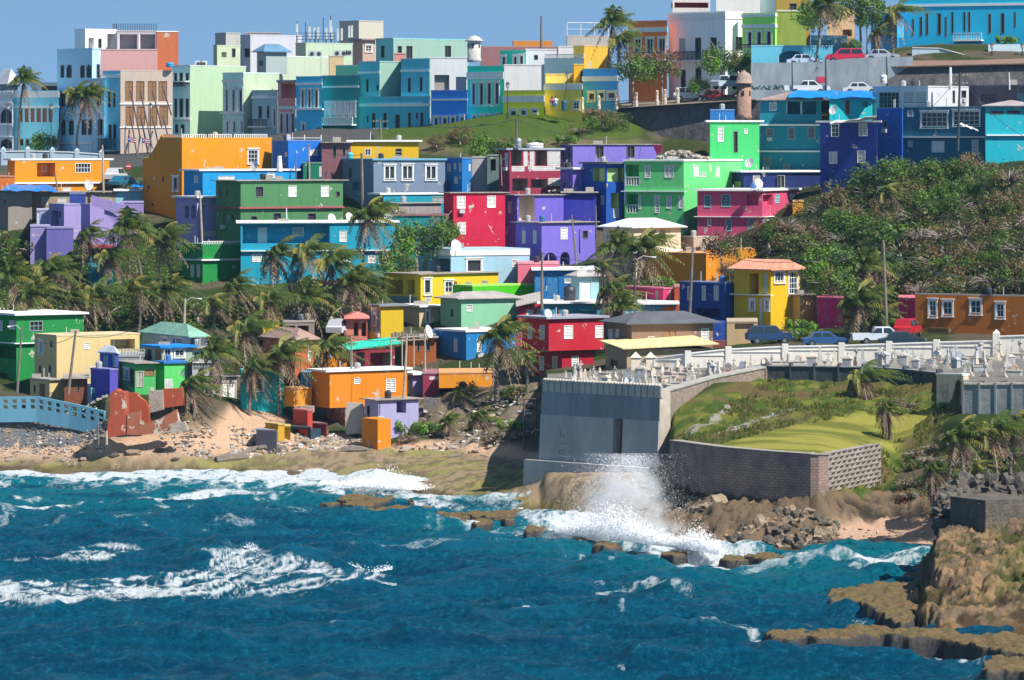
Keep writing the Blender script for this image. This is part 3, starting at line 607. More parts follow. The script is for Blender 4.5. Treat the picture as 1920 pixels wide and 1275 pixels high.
# ------------------------------------------------------------ buildings, read off the photo in 4.25x frames
A1, A2, A3, A4, A5 = (0, 20, 4.25), (380, 20, 4.25), (760, 20, 4.25), (1140, 0, 4.25), (1520, 0, 4.25)
B1, B2, B3, B4, B5 = (0, 230, 4.25), (380, 230, 4.25), (760, 230, 4.25), (1140, 230, 4.25), (1520, 230, 4.25)
C1, C2, D2 = (0, 530, 4.25), (380, 450, 4.25), (380, 640, 4.25)
C3, D3, C4, C5 = (760, 450, 4.25), (760, 640, 4.25), (1140, 450, 4.25), (1520, 450, 4.25)
BL = 'building'
# --- old town row on the skyline
house('white building whose two big arches peek out behind the first street palm', (-160, 100, 100), 645, 545, S(160, 165, 185), '0,782,96,900,aw; 0,1022,100,1102,aw; -140,782,-60,900,aw', A1, cat=BL, bands='645,675; 735,750; 905,925')
house('long low blue building with six tall brown shutters in one row', (90, 468, 470), 645, 549, S(75, 140, 180), '152,778,180,888,s,r; 198,778,228,888,s,r; 245,778,275,888,s,r; 292,778,325,888,s,r; 340,778,372,888,s,r; 388,778,418,888,s,r; 158,1022,188,1075,d; 205,1022,235,1075,d; 390,1020,425,1060,d', A1, cat=BL, peel=0.3, bands='645,690; 760,772')
house('small white gable-roofed building seen over the low blue building', (-20, 60, 140), 590, 590, C(190, 200, 215), '', A1, cat=BL, roof='hip', rc=(0.5, 0.52, 0.55), rh=2.2)
house('low building with a dark red band of roof windows beside the arcaded block', (250, 460, 465), 578, 582, S(170, 165, 165), '335,598,460,635,d,m', A1, cat=BL)
house('tall grey-blue block with rows of round-arched windows behind two palms', (455, 735, 800), 305, 546, S(105, 140, 178), '483,430,512,535,a; 530,428,572,535,a; 640,430,675,535,a; 690,428,728,535,a; 768,425,800,535,a; 483,645,522,765,a; 540,645,580,760,a; 645,648,680,760,a; 490,862,522,990,a; 548,862,588,990,a; 650,862,690,990,a; 702,862,740,990,a', A1, cat=BL, bands='800,815; 1050,1062')
house('grey-blue arcaded wing leaning on the tall arcaded block', (738, 830, 832), 545, 541, S(115, 145, 185), '770,648,806,762,a; 778,862,820,992,a', A1, cat=BL)
house('rooftop penthouse with a red awning and a wire cage on the arcaded block', (595, 680, 930), 152, 560, S(160, 180, 195), '705,215,748,300,o; 782,222,810,300,d; 855,185,925,305,o', A1, cat=BL, name='penthouse', rails='905,150,1255,103,i,k')
house('open white loggia apartment under the round iron roof railing', (930, 932, 1250), 165, 559, C(205, 200, 205), '945,188,1095,305,oc; 1110,188,1240,305,oc', A1, cat=BL, name='penthouse', rails='905,160,1255,102,i,n')
house('orange-plastered rooftop block with a torn white edge', (1250, 1250, 1422), 170, 560, C(225, 125, 75), '', A1, cat=BL, peel=0.2, roof='cap', rc=WHITE)
house('pink party wall building below the rooftop loggia', (800, 802, 1255), 314, 553, C(240, 180, 175), '', A1, cat=BL, rails='830,470,965,435,i')
house('narrow blue building with a black iron balcony beside the propped facade', (818, 955, 955), 485, 540, S(70, 135, 180), '860,645,882,770,d; 902,645,922,770,d; 865,905,890,1020,d; 902,905,928,1020,d', A1, cat=BL, bands='510,535', rails='800,1020,955,1110,B,k')
brace = house('peach gutted facade with eight brown shuttered windows held up by steel props', (955, 960, 1370), 482, 535, C(238, 215, 195), '997,560,1062,715,s,o; 1083,560,1152,715,s,o; 1178,560,1248,715,s,o; 1262,560,1332,715,s,o; 1000,760,1068,915,s,o; 1088,760,1158,915,s,o; 1182,758,1255,913,s,o; 1270,758,1340,910,s,o', A1, cat=BL, peel=0.55, wear=0.7, bands='735,748;925,935')
house('pale green townhouse with a bare lime party wall', (1370, 1515, 1960), 442, 540, S(115, 150, 165), '1388,497,1412,588,d; 1430,495,1458,590,d; 1480,497,1505,585,d; 1390,700,1412,850,d; 1430,700,1460,850,d; 1480,700,1505,850,d; 1395,905,1420,975,d; 1440,905,1470,975,d', A1, cat=BL, col2=C(205, 235, 195), phi=45, rails='1372,600,1512,560,B,k', ledge='860,872,l', rc=(0.6, 0.6, 0.55))
house('small cream-green rooftop house behind the lime party wall', (85, 115, 300), 282, 572, C(225, 240, 205), '232,300,262,370,d; 150,330,190,372,q', A2, cat=BL)
house('weathered grey water-tank box on the cream-green rooftop house', (100, 185, 300), 182, 578, C(215, 215, 205), '', A2, cat=BL, name='rooftop_box', wear=0.9)
house('big blank white apartment wall under the skyline', (300, 380, 790), 198, 584, C(232, 232, 240), '335,300,378,372,d', A2, cat=BL)
house('grey low parapet room on top of the blank white apartment wall', (342, 342, 625), 178, 590, C(185, 180, 180), '', A2, cat=BL, name='rooftop_box', wear=0.9)
house('mint building with two narrow doors and a stained long side wall', (500, 640, 1005), 368, 556, S(125, 165, 160), '555,412,580,505,dw; 608,412,632,505,dw', A2, cat=BL, phi=45, wear=0.9, peel=0.12, col2=C(220, 235, 210))
house('little rooftop room with a sloping blue roof', (432, 505, 670), 330, 553, C(190, 205, 205), '445,400,480,440,q', A2, cat=BL, name='rooftop_room', roof='hip', rc=(0.1, 0.22, 0.35), rh=1.0, yb=505)
house('peach strip building between the stained wall and the curved green gable', (1005, 1010, 1120), 366, 555, C(245, 215, 165), '', A2, cat=BL)
house('lime-washed rooftop block that carries the phone antennas', (740, 822, 1195), 262, 568, C(222, 242, 210), '', A2, cat=BL, wear=0.9)
house('beige windowless lift tower, highest box on the skyline', (1090, 1245, 1440), 85, 600, C(232, 225, 205), '', A2, cat=BL, phi=40)
house('pinkish roof apartment with white railings under the beige tower', (1200, 1275, 1375), 235, 590, C(225, 190, 170), '1300,280,1345,320,gw', A2, cat=BL, roof='slab', rc=(0.3, 0.2, 0.22))
house('teal-sided corner building with a long pale green flank', (1380, 1520, 2118), 225, 562, S(65, 125, 145), '1420,278,1450,375,d; 1553,280,1588,342,d; 1622,280,1672,380,d; 1930,278,1980,382,d', A2, cat=BL, phi=40, col2=C(172, 212, 195))
house('small peach cube in front of the pale green flank', (1525, 1525, 1620), 345, 552, C(240, 165, 150), '', A2, cat=BL)
tn = house('pale green townhouse with three tall windows and a crumbling side wall', (160, 325, 610), 500, 536, S(120, 165, 165), '180,628,202,805,dw; 234,628,258,805,dw; 290,628,315,805,dw; 188,880,206,970,dw; 242,880,262,970,dw; 305,880,328,970,dw', A2, cat=BL, phi=45, peel=0.3, wear=0.8, col2=C(215, 235, 200), bands='550,572,l', ledge='808,822,l')
house('greyish two-storey house with a red tiled awning and iron balcony', (395, 598, 600), 640, 532, S(100, 125, 140), '445,760,472,860,d; 512,760,532,860,d; 562,780,582,920,dw', A2, cat=BL, rails='395,865,545,920,B,k', bands='680,700')
house('pink house with a timber veranda storey and three white arched doors', (600, 740, 742), 565, 530, S(170, 95, 100), '612,582,735,695,oc; 615,822,640,975,aw; 662,822,686,975,aw; 706,822,731,975,aw', A2, cat=BL, bands='760,785', roof='slab', rc=(0.15, 0.25, 0.28))
house('bright blue townhouse with three tall windows framed in white', (745, 950, 952), 530, 526, S(35, 125, 170), '785,632,808,775,dw; 839,632,862,775,dw; 893,632,918,775,dw; 790,902,815,985,dw; 912,930,960,990,d', A2, cat=BL, bands='572,592', ledge='778,792')
house('dark green townhouse with five white shutters over a long balcony', (952, 1242, 1244), 522, 524, S(5, 95, 105), '980,735,1012,835,sw; 1028,735,1060,835,sw; 1078,735,1110,835,sw; 1130,735,1162,835,sw; 1182,735,1215,835,sw', A2, cat=BL, bands='598,612', rails='915,850,1225,905,B,w')
house('curved green gable rising behind the dark green townhouse', (1060, 1245, 1260), 440, 538, S(80, 150, 130), '', A2, cat=BL, rc=WHITE)
house('long teal-grey building below its two square towers', (1245, 1810, 1812), 690, 521, S(45, 118, 150), '1308,835,1322,890,d; 1350,815,1376,935,d; 1440,815,1466,930,d; 1535,825,1572,970,ad; 1638,810,1660,930,d; 1700,812,1716,860,d; 1735,810,1758,930,d', A2, cat=BL, bands='738,762')
house('first square teal-grey tower with a bare mint flank', (1245, 1410, 1580), 410, 526.4, S(55, 118, 145), '1303,545,1322,650,d; 1386,590,1402,640,d', A2, name='tower', cat='tower', phi=45, bands='482,500,l', rc=(0.3, 0.5, 0.45), col2=C(170, 208, 190))
house('second square teal-grey tower beside the white party walls', (1580, 1808, 1810), 388, 521.7, S(50, 125, 155), '1636,535,1658,650,d; 1730,530,1752,645,d', A2, name='tower', cat='tower', bands='470,486')
house('white house with a navy door and a grey patch behind the blue cottage', (200, 202, 492), 378, 532, C(240, 240, 245), '232,512,350,640,q; 403,528,486,636,D,n', A3, cat=BL, deepc=(0.3, 0.27, 0.26))
house('royal blue single-storey house with four white-framed windows', (205, 493, 495), 640, 515, S(20, 88, 175), '228,852,262,922,dw; 297,852,330,915,dw; 362,850,396,908,dw; 436,846,466,900,dw', A3, cat=BL, bands='700,715')
house('emerald two-storey house with four very tall windows', (495, 780, 782), 447, 513, S(0, 150, 145), '530,578,558,750,dw; 590,576,622,750,dw; 652,574,684,748,dw; 714,572,745,746,dw; 536,838,562,886,dw; 598,836,626,880,dw; 658,834,686,876,dw; 720,832,748,868,dw', A3, cat=BL, bands='488,545')
house('big blank white house wall in the middle of the old town row', (785, 788, 1108), 436, 531, C(243, 240, 246), '', A3, cat=BL)
house('white upper house with one small square window', (955, 958, 1205), 312, 540, C(240, 240, 246), '1025,352,1058,390,d', A3, cat=BL)
house('small emerald rooftop house with three windows', (755, 960, 962), 322, 538, S(0, 130, 125), '770,365,800,432,dw; 862,362,890,430,dw; 910,357,940,428,dw', A3, cat=BL)
house('lavender-shaded white block with a white roof railing', (1108, 1418, 1420), 384, 528, S(170, 175, 215), '1160,500,1280,510,d', A3, cat=BL, rails='1110,345,1420,384,i,w')
house('white shelf building with a rounded gable above the lavender block', (1215, 1220, 1350), 290, 546, C(240, 240, 240), '', A3, cat=BL)
house('low mustard house behind the street lamp', (780, 1104, 1106), 642, 508, S(155, 150, 35), '838,797,883,842,dw; 922,794,962,832,dw; 1008,790,1050,814,dw', A3, cat=BL, bands='676,728')
house('mustard house with a grey parapet behind the walking couple', (1110, 1408, 1410), 585, 506, S(150, 138, 60), '1340,730,1385,782,gw', A3, cat=BL, bands='585,630')
house('bright yellow broken-gabled wall above the mustard house', (1115, 1117, 1340), 510, 515, C(255, 228, 110), '', A3, cat=BL)
house('yellow and ochre corner house beside the blue cottage', (1340, 1425, 1640), 285, 530, C(252, 208, 75), '', A3, cat=BL, peel=0.2)
house('ochre house strip with a dark doorway behind the yellow gable', (1335, 1345, 1420), 432, 512, C(250, 190, 30), '1392,480,1415,575,d', A3, cat=BL)
house('blue cottage with three white-framed windows under the tall palms', (1415, 1690, 1692), 468, 508, S(35, 105, 180), '1462,655,1508,714,dw; 1540,650,1585,700,dw; 1615,652,1672,702,dw', A3, cat=BL, bands='520,560')
house('long brown-roofed warehouse on the skyline', (600, 605, 1235), 290, 575, C(170, 120, 120), '', A3, cat=BL, wear=0.8)
house('low orange wall house on the skyline behind the brown warehouse', (855, 860, 1172), 246, 590, C(235, 150, 50), '', A3, cat=BL)
house('mould-stained white terrace house with white posts on its roof', (1285, 1290, 1620), 205, 572, C(215, 205, 195), '1505,160,1535,195,d', A3, cat=BL, wear=0.9, peel=0.2, rails='1285,92,1620,205,p,w')
# --- upper right of the old town
house('red-orange house with three tall dark doors and a black balcony', (165, 470, 472), 170, 520, S(200, 80, 45), '212,310,262,415,dw; 307,308,360,415,dw; 404,305,456,415,dw', A4, cat=BL, bands='215,252', rails='110,415,470,470,B,k')
house('large white three-bay mansion with a black balcony and arched door', (485, 935, 1072), 97, 515, S(150, 185, 222), '568,305,618,415,s,t; 695,300,742,478,d; 815,298,866,415,d; 580,555,620,722,d; 698,530,744,665,ad; 1020,293,1070,400,d', A4, cat=BL, phi=45, bands='97,150', rails='545,410,775,480,B,k; 790,400,868,440,B,k', ledge='')
house('red and white roof terrace with awning on top of the mansion', (512, 515, 815), -30, 528, C(235, 230, 225), '530,20,800,62,o,m', A4, cat=BL, deepc=(0.5, 0.08, 0.1))
house('blank white top storey behind the roof terrace', (860, 862, 1215), -60, 530, C(245, 245, 240), '', A4, cat=BL)
house('light blue top storey beside the blank white one', (1212, 1332, 1334), -60, 532, S(120, 170, 215), '', A4, cat=BL)
house('green house with three white arched doors over an iron balcony', (1070, 1332, 1345), 108, 512, S(95, 165, 75), '1112,255,1146,372,aw; 1185,252,1222,370,aw; 1262,250,1300,368,aw', A4, cat=BL, bands='108,132; 190,220', rails='1050,350,1312,412,B,k')
house('olive house flank with a white balustrade and rust stains', (1345, 1348, 1580), 95, 516, C(160, 180, 75), '', A4, cat=BL, wear=0.9, rails='1345,120,1570,85,b,w')
house('ochre top-floor house with two dark doors over the olive flank', (1335, 1340, 1610), -60, 530, C(190, 155, 60), '1445,25,1505,80,d; 1540,25,1600,80,d', A4, cat=BL)
house('low cyan garage with one wide arch and a curved gable', (1140, 1142, 1790), 368, 501, C(110, 205, 232), '1355,405,1562,500,oac,t', A4, cat=BL)
house('peach building with a dark balcony behind the street palms', (125, 128, 350), 75, 524, C(245, 200, 155), '255,235,330,290,o', A5, cat=BL)
house('small cyan annex with an iron fence behind parked cars', (0, 5, 290), 290, 508, C(150, 210, 225), '0,320,165,362,q', A5, cat=BL)
house('blue porch house with slim white columns beside the great blue mansion', (480, 690, 692), 105, 517, S(20, 110, 165), '500,130,570,290,oc; 590,150,680,300,oc', A5, cat=BL)
house('great deep-blue mansion with a long row of narrow windows and a balcony', (700, 1790, 1795), -60, 512, S(12, 120, 165), '808,150,825,285,d; 868,135,890,285,d; 918,105,938,275,d; 1010,105,1040,275,d; 1070,135,1086,290,d; 1120,95,1140,265,d; 1215,95,1235,255,d; 1253,95,1273,255,d; 1415,110,1438,265,d; 1515,105,1545,265,d; 1620,95,1636,220,d', A5, cat=BL, bands='20,40', rails='1155,262,1378,318,B,p', phi=66)
# --- upper rows of the village
house('long orange house with a white roof edge beside the big ochre block', (60, 118, 872), 300, 490, C(252, 162, 10), '295,320,440,430,od; 600,322,722,398,g; 500,515,565,545,j; 700,520,740,545,d', B1, roof='slab', ledge='475,488')
house('small orange porch wall at the frame edge', (-60, -58, 116), 432, 488, C(240, 130, 40), '', B1)
house('unfinished grey concrete house draped with a blue tarpaulin', (-60, 65, 255), 545, 479, C(165, 155, 145), '30,610,45,650,d', B1, wear=0.9, roof='tin')
house('tan unplastered block house with two white shutters', (255, 258, 918), 556, 484, C(190, 172, 145), '333,595,382,655,j; 460,600,530,648,j', B1, wear=0.9, roof='tin')
house('light cyan flat-roofed house beside the tall ochre wall', (918, 920, 1150), 545, 486, C(165, 230, 245), '', B1, roof='slab')
house('small lilac house with a blue shaded doorway', (390, 510, 648), 655, 470, C(185, 170, 228), '408,700,466,835,o; 472,705,486,755,d', B1)
house('tiny lilac wash house below the tan block house', (290, 292, 392), 700, 473, C(195, 190, 235), '295,710,320,800,D,p', B1)
house('navy box room under the tan block house', (552, 555, 682), 572, 474, C(50, 75, 165), '', B1)
lil = house('lilac terrace house with an outdoor staircase', (645, 718, 985), 655, 466, C(180, 160, 225), '', B1)
house('lilac garden wall house below the staircase', (240, 242, 400), 830, 461, C(165, 150, 210), '', B1, peel=0.5)
house('bent violet retaining wall above the palms', (368, 370, 585), 845, 460, C(120, 112, 190), '', B1, name='retaining_wall', cat='wall')
house('lilac wall panel between the staircase and the ochre block', (955, 957, 1145), 640, 476, C(170, 150, 215), '', B1, name='retaining_wall', cat='wall')
house('small teal cottage glimpsed between the palms', (700, 702, 900), 1000, 448, C(0, 150, 175), '730,1020,800,1110,d; 830,1060,870,1110,d', B1, roof='slab', rc=(0.25, 0.03, 0.04))
house('big orange block with a white balustrade and ochre stepped side', (1290, 1450, 2165), 128, 481, C(255, 165, 5), '1290,430,1306,475,d; 1380,435,1414,535,dw; 1977,218,2055,318,gw', B1, phi=42, rails='1470,124,1645,96,b; 1668,124,1845,96,b; 1872,124,2130,96,b; 1300,124,1445,98,b', wear=0.15, roof='cap', rc=(0.6, 0.3, 0.02))
WG = house('lower stepped wing of the big orange block', (1138, 1289, 1290), 290, 483.55, C(255, 160, 10), '1175,500,1193,530,d; 1208,640,1223,665,d', B1, name='side_wing', wear=0.15, phi=42, rc=(0.6, 0.3, 0.02))
wf, wz = FACES[WG.name]; wf = wf[0]; mb = MB(); a0 = wf.L * .3; mb.hexa([wf.pt(a0, wz, -.001), wf.pt(wf.L, wz, -.001), wf.pt(wf.L, wz, -3), wf.pt(a0, wz, -3)], [wf.pt(a0, wz + .1, -.001), wf.pt(wf.L, ZZ(252, 483.5), -.001), wf.pt(wf.L, ZZ(252, 483.5), -3), wf.pt(a0, wz + .1, -3)]); mb.build('sloping_gable', paint(C(255, 160, 10), .15), WG)
house('bright cyan flat house with a white roof slab below the orange block', (1465, 1615, 2360), 385, 473, C(0, 172, 240), '1548,418,1578,480,j; 1740,425,1868,462,j; 2130,400,2190,440,j', B1, roof='slab', wear=0.15)
house('lilac villa with round arches and small balustrades', (1400, 1570, 1740), 600, 466, C(196, 175, 232), '1470,660,1506,762,oa; 1520,655,1560,762,oa; 1605,655,1636,762,oa; 1605,870,1730,900,b', B1, roof='slab', rails='1465,780,1562,808,b; 1425,865,1562,895,b')
house('green house with a white roof balustrade behind a lamp pole', (-162, 0, 303), 975, 452, C(0, 155, 70), '-95,1130,-70,1230,j; -45,1130,-20,1230,j', B2, rails='-160,978,300,948,b', ledge='1088,1100', wear=0.15)
house('mossy dark green three-storey house with ragged roof slabs', (105, 303, 1118), 465, 461, C(88, 150, 95), '185,525,202,592,d; 135,520,150,590,d; 420,507,486,592,d; 683,502,748,590,j; 943,503,1006,590,j; 1062,547,1096,590,d; 383,742,436,798,d; 562,718,628,798,d; 836,720,906,798,d; 163,725,178,810,d; 235,725,252,800,d', B2, wear=0.9, peel=0.06, phi=30, roof='tin', ledge='672,686,x,m', ov=0.5)
house('long turquoise house with a deep shaded porch and peeling corner', (300, 303, 1530), 802, 451, C(0, 178, 212), '318,812,1012,962,od; 1090,862,1148,950,j; 1112,1062,1176,1125,j; 1317,1060,1376,1120,j; 1470,1055,1525,1110,j; 395,1045,470,1110,j', B2, roof='slab', peel=0.12, ledge='1018,1026')
house('cobalt house with an awning window and a white roof fence', (555, 682, 948), 148, 486, C(0, 128, 235), '655,235,675,270,j; 855,215,916,262,j', B2, rails='565,150,1000,95,p', wear=0.15)
house('small dark green lean-to against the cobalt house', (798, 800, 950), 326, 480, C(0, 130, 100), '930,350,948,430,j', B2)
house('mauve weathered wooden shack with dark doorways', (948, 950, 1180), 160, 485, C(150, 95, 105), '1035,180,1068,275,d; 1112,195,1140,270,d; 975,380,992,430,d; 1020,392,1040,430,d', B2, wear=0.9, roof='tin', peel=0.1)
house('yellow house with a white slab roof and terrace railing', (1170, 1172, 1720), 152, 491, C(255, 205, 0), '1292,208,1342,262,g; 1536,205,1588,262,d', B2, roof='slab', rails='1100,230,1720,285,p,g', wear=0.15)
house('slate-blue house with white twin windows', (1112, 1362, 1932), 300, 478, C(138, 158, 184), '1165,358,1186,440,d; 1450,345,1530,448,hw; 1592,343,1673,448,hw; 1780,345,1860,448,hw; 1190,470,1258,540,q', B2, roof='slab', rc=(0.15, 0.35, 0.48), ov=0.2, phi=25)
house('teal lean-to house with grey boards below the slate-blue house', (1352, 1440, 1935), 575, 468, C(0, 165, 190), '1375,595,1395,640,d; 1425,595,1445,640,d; 1830,588,1932,640,j,g', B2, roof='slab')
house('grey plank shed with a red and green tin roof', (1450, 1565, 1900), 645, 462, C(175, 165, 165), '', B2, roof='tin', wear=0.9)
house('deep teal cottage beside the red house', (1520, 1530, 1920), 742, 457, C(0, 150, 155), '', B2, roof='slab', rc=(0.25, 0.12, 0.12))
# centre
house('blue boxy house with three narrow white shutters', (315, 452, 530), 287, 480, C(0, 140, 222), '335,325,363,390,j; 388,322,404,372,j; 428,320,448,390,j; 505,330,520,385,j; 392,430,418,485,j', B3, phi=28)
house('plain lilac-grey block beside the blue boxy house', (530, 532, 655), 280, 481, C(200, 192, 195), '', B3, wear=0.8)
house('mossy grey-green shell of a house with one opening', (650, 652, 748), 265, 479, C(110, 135, 130), '680,290,722,382,o', B3, wear=0.9)
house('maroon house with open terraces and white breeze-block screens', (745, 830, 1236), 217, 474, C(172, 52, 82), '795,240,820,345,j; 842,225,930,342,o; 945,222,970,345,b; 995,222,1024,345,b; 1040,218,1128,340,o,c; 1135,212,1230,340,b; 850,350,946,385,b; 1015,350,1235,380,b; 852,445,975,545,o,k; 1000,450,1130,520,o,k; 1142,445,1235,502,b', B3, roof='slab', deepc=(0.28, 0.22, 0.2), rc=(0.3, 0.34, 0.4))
house('violet house with a ragged brown roof and one open window', (1235, 1335, 2002), 176, 478, C(145, 130, 228), '1250,190,1268,290,d; 1295,190,1315,280,d; 1513,185,1582,280,d; 1763,180,1829,278,d', B3, roof='tin', phi=25)
house('small violet annex between the maroon and the blue balcony houses', (1235, 1335, 1420), 372, 473, C(140, 120, 225), '1258,470,1275,520,d', B3, roof='slab')
house('royal blue house with a lime-green balcony room', (1410, 1600, 1745), 328, 469, C(0, 90, 190), '1495,362,1590,468,o; 1610,362,1738,470,o; 1502,585,1523,655,j; 1560,580,1586,655,j; 1640,560,1700,680,o; 1448,640,1465,690,j; 1660,685,1700,755,b', B3, roof='slab', rc=(0.12, 0.13, 0.16), rails='1440,485,1612,515,b,y; 1650,485,1742,515,b,y', deepc=(0.35, 0.5, 0.2), phi=30)
house('crimson block house with three white shutters', (305, 382, 795), 562, 458, C(228, 22, 72), '411,585,479,685,j; 652,582,720,678,j; 415,792,482,890,j', B3, roof='tin', wear=0.2, phi=25, peel=0.03)
house('roofless violet ruin with a torn-open beige room', (790, 892, 1260), 580, 461, C(128, 110, 225), '820,625,845,720,j; 905,585,1030,780,o', B3, roof='tin', deepc=(0.6, 0.5, 0.42), phi=30, peel=0.1)
house('deep blue-violet house half hidden beside the ruin', (1255, 1256, 1520), 560, 464, C(45, 50, 170), '', B3, roof='tin')
house('lower violet house with lattice windows and an arched carport', (880, 1086, 1512), 800, 453, C(138, 122, 232), '933,860,956,960,b; 1020,860,1043,962,b; 1237,835,1293,930,j; 1412,858,1456,922,d; 1100,1035,1210,1165,oa; 1235,1030,1310,1165,oa; 800,880,860,960,d', B3, roof='tin', phi=40, peel=0.06)
house('pale blue flat house with a big picture window and a terrace', (100, 362, 990), 1018, 446, C(178, 222, 240), '138,1095,174,1190,b,c; 210,1082,386,1190,o; 492,1092,606,1188,dw; 848,1088,894,1150,v', B3, wear=0.15, phi=25, bands='1018,1060')
house('salmon pink wall house behind the dark water tank', (895, 897, 1222), 192, 443, C(248, 125, 150), '', C3, roof='cap')
house('blue low shop front with dark blue panels', (1028, 1030, 1480), 242, 439, C(0, 125, 205), '1036,258,1120,400,D,b; 1130,258,1220,452,D,b; 1268,305,1318,345,v', C3, roof='slab')
house('small pale cyan shed with a white door', (1320, 1386, 1542), 292, 433, C(180, 228, 235), '1396,330,1476,490,D', C3, roof='hip', rc=(0.45, 0.42, 0.4), rh=0.5, wear=0.1)
house('low teal house carrying the black water tank', (1072, 1075, 1560), 508, 428, C(60, 160, 185), '1205,550,1225,592,d; 1280,555,1298,590,d; 1365,560,1525,600,q', C3, roof='slab')
house('small crimson house under a corrugated roof', (895, 898, 1080), 530, 429, C(222, 28, 62), '965,555,1022,596,j', C3, roof='shed', rc=(0.3, 0.27, 0.25), rh=1.2)
house('neon green low house with a long blank wall', (378, 535, 1190), 372, 437, C(82, 218, 0), '396,418,442,440,j; 478,418,510,440,j', C3, wear=0.1, rc=(0.3, 0.6, 0.1))
house('lemon yellow house with a timber porch', (-165, 122, 742), 275, 440, C(255, 222, 12), '-140,315,-20,430,oc,y; 0,315,75,430,oc,y; -150,450,95,500,b,g; 152,315,203,425,dw; 316,330,376,418,gw; 384,330,410,372,j,r; 608,322,656,360,j,c; 160,448,202,490,b', C3, roof='tin', wear=0.1, phi=40)
house('mint house with a corrugated roof and a blank flank', (280, 445, 895), 472, 430, C(155, 225, 182), '362,548,383,612,d; 487,515,536,570,v', C3, roof='hip', rc=(0.38, 0.34, 0.32), rh=0.6, phi=30)
house('cream and grey concrete house beside the yellow porch house', (-80, 112, 290), 535, 434, C(232, 208, 168), '165,565,190,660,dw; 200,620,222,655,j', C3, roof='slab', wear=0.9, peel=0.08)
house('yellow two-storey house with a blue-grey shutter wall', (1310, 1420, 1600), 530, 429, C(235, 195, 0), '1320,555,1345,735,j,t; 1352,555,1380,665,gw; 1385,555,1412,735,j,t; 1352,690,1380,735,j,t', C2, roof='slab', rc=(0.2, 0.22, 0.25), phi=40)
house('azure two-storey house with slit shutters behind a palm', (243, 485, 880), 735, 418, C(28, 140, 210), '388,785,415,892,j; 570,785,606,892,j; 338,1022,362,1055,d; 432,1028,454,1055,d; 560,1025,596,1050,d', C3, roof='slab', wear=0.15, ledge='980,990', phi=32, ov=0.15)
house('magenta slot house squeezed between the azure and red houses', (808, 850, 930), 748, 421, C(200, 38, 115), '820,945,905,970,o', C3)
house('red two-storey house with white shutters, upper floor overhanging', (930, 1142, 1582), 630, 404, C(215, 25, 52), '975,680,1011,790,j; 1070,680,1111,790,j; 1264,680,1336,788,j; 1512,680,1576,780,j', C3, roof='slab', rc=(0.3, 0.3, 0.36), yb=885, phi=32, wear=0.2)
house('dark red ground floor under the overhanging red storey', (1040, 1248, 1500), 900, 405.5, C(190, 20, 50), '1068,925,1106,1040,j; 1172,925,1211,1035,j; 1325,925,1381,1005,j', C3, phi=32, name='lower_storey', rc=(0.1, 0.05, 0.05))
house('ochre plank shack with dark windows beside the azure house', (0, 2, 246), 782, 419, C(180, 95, 25), '90,810,118,885,d; 165,808,200,885,d', C3, wear=0.9, roof='tin')
house('narrow lilac shed at the foot of the ochre shack', (-20, 60, 142), 1075, 408, C(190, 180, 230), '8,1115,35,1270,D,p', C3, roof='slab')
house('maroon shed wall with little white spindles', (138, 140, 270), 1070, 407, C(165, 50, 80), '195,1092,262,1110,b', C3)
house('bright orange low house above the fallen palms', (266, 268, 690), 1066, 406, C(255, 162, 5), '445,1100,456,1125,j; 478,1100,490,1125,j; 508,1100,520,1120,d', C3, wear=0.2, yb=1180)
# right
house('spring green tower house with a dark slit door', (806, 815, 1206), 972, 479, C(80, 228, 128), '875,1010,921,1130,j; 1000,1045,1036,1215,d; 1085,1025,1113,1066,j', A4, roof='slab', phi=10, yb=1400)
house('broken blue roof room on top of the spring green tower house', (812, 815, 1008), 880, 481, C(30, 125, 200), '', A4, name='rooftop_room', yb=962)
house('teal three-storey house with louvred windows under a tin roof', (1213, 1700, 1702), 800, 483, C(0, 155, 180), '1285,818,1343,882,j; 1420,810,1660,910,oc,t; 1258,1022,1322,1088,j,g; 1432,1015,1490,1110,j,g; 1592,1010,1650,1105,j,g; 1240,1250,1300,1320,j,g; 1395,1308,1450,1360,j,g', A4, roof='hip', rc=(0.3, 0.22, 0.2), rh=0.9, ledge='988,1002; 1200,1212', phi=78)
house('bright cyan upstairs flat with a satellite dish', (148, 150, 492), 788, 479, C(0, 212, 222), '275,796,311,912,j,r; 412,808,456,856,q', A5, roof='slab', rc=(0.0, 0.28, 0.7), yb=975)
house('pistachio green stepped house with white louvres and curved buttresses', (133, 604, 1080), 308, 466, C(118, 240, 142), '140,335,246,500,or; 292,342,338,440,j; 450,340,521,438,j; 684,343,723,430,j; 862,352,889,430,j; 738,397,778,432,v; 150,570,240,720,or; 372,580,410,720,j; 465,585,505,685,j; 563,582,604,684,j; 588,782,630,865,j; 242,575,262,690,j', B4, roof='slab', rc=(0.7, 0.78, 0.68), wear=0.6, ledge='545,552,l,w', phi=66, ov=0.2)
house('navy house with a white slab roof and a dish', (942, 1082, 1702), 395, 474, C(14, 42, 112), '1010,470,1056,525,j,y; 1155,418,1211,525,j,c; 1350,418,1409,520,d,c', B4, roof='slab', wear=0.2, phi=20)
house('raspberry pink two-storey house with green louvres', (712, 1228, 1520), 545, 461, C(238, 88, 135), '765,578,821,675,v,t; 903,572,976,672,v,t; 1105,575,1198,660,q; 1235,572,1313,660,q; 1330,572,1366,640,j,t; 1448,565,1483,632,v; 792,770,823,822,v; 938,768,986,865,v,t; 1115,766,1162,862,v,t; 1232,790,1282,870,gw', B4, roof='slab', ledge='748,754', wear=0.2, phi=74, rails='1098,678,1198,708,b,t; 1232,676,1313,705,b,t')
house('small orange wall room at the corner of the pink house', (1470, 1472, 1560), 632, 462, C(225, 150, 30), '', B4)
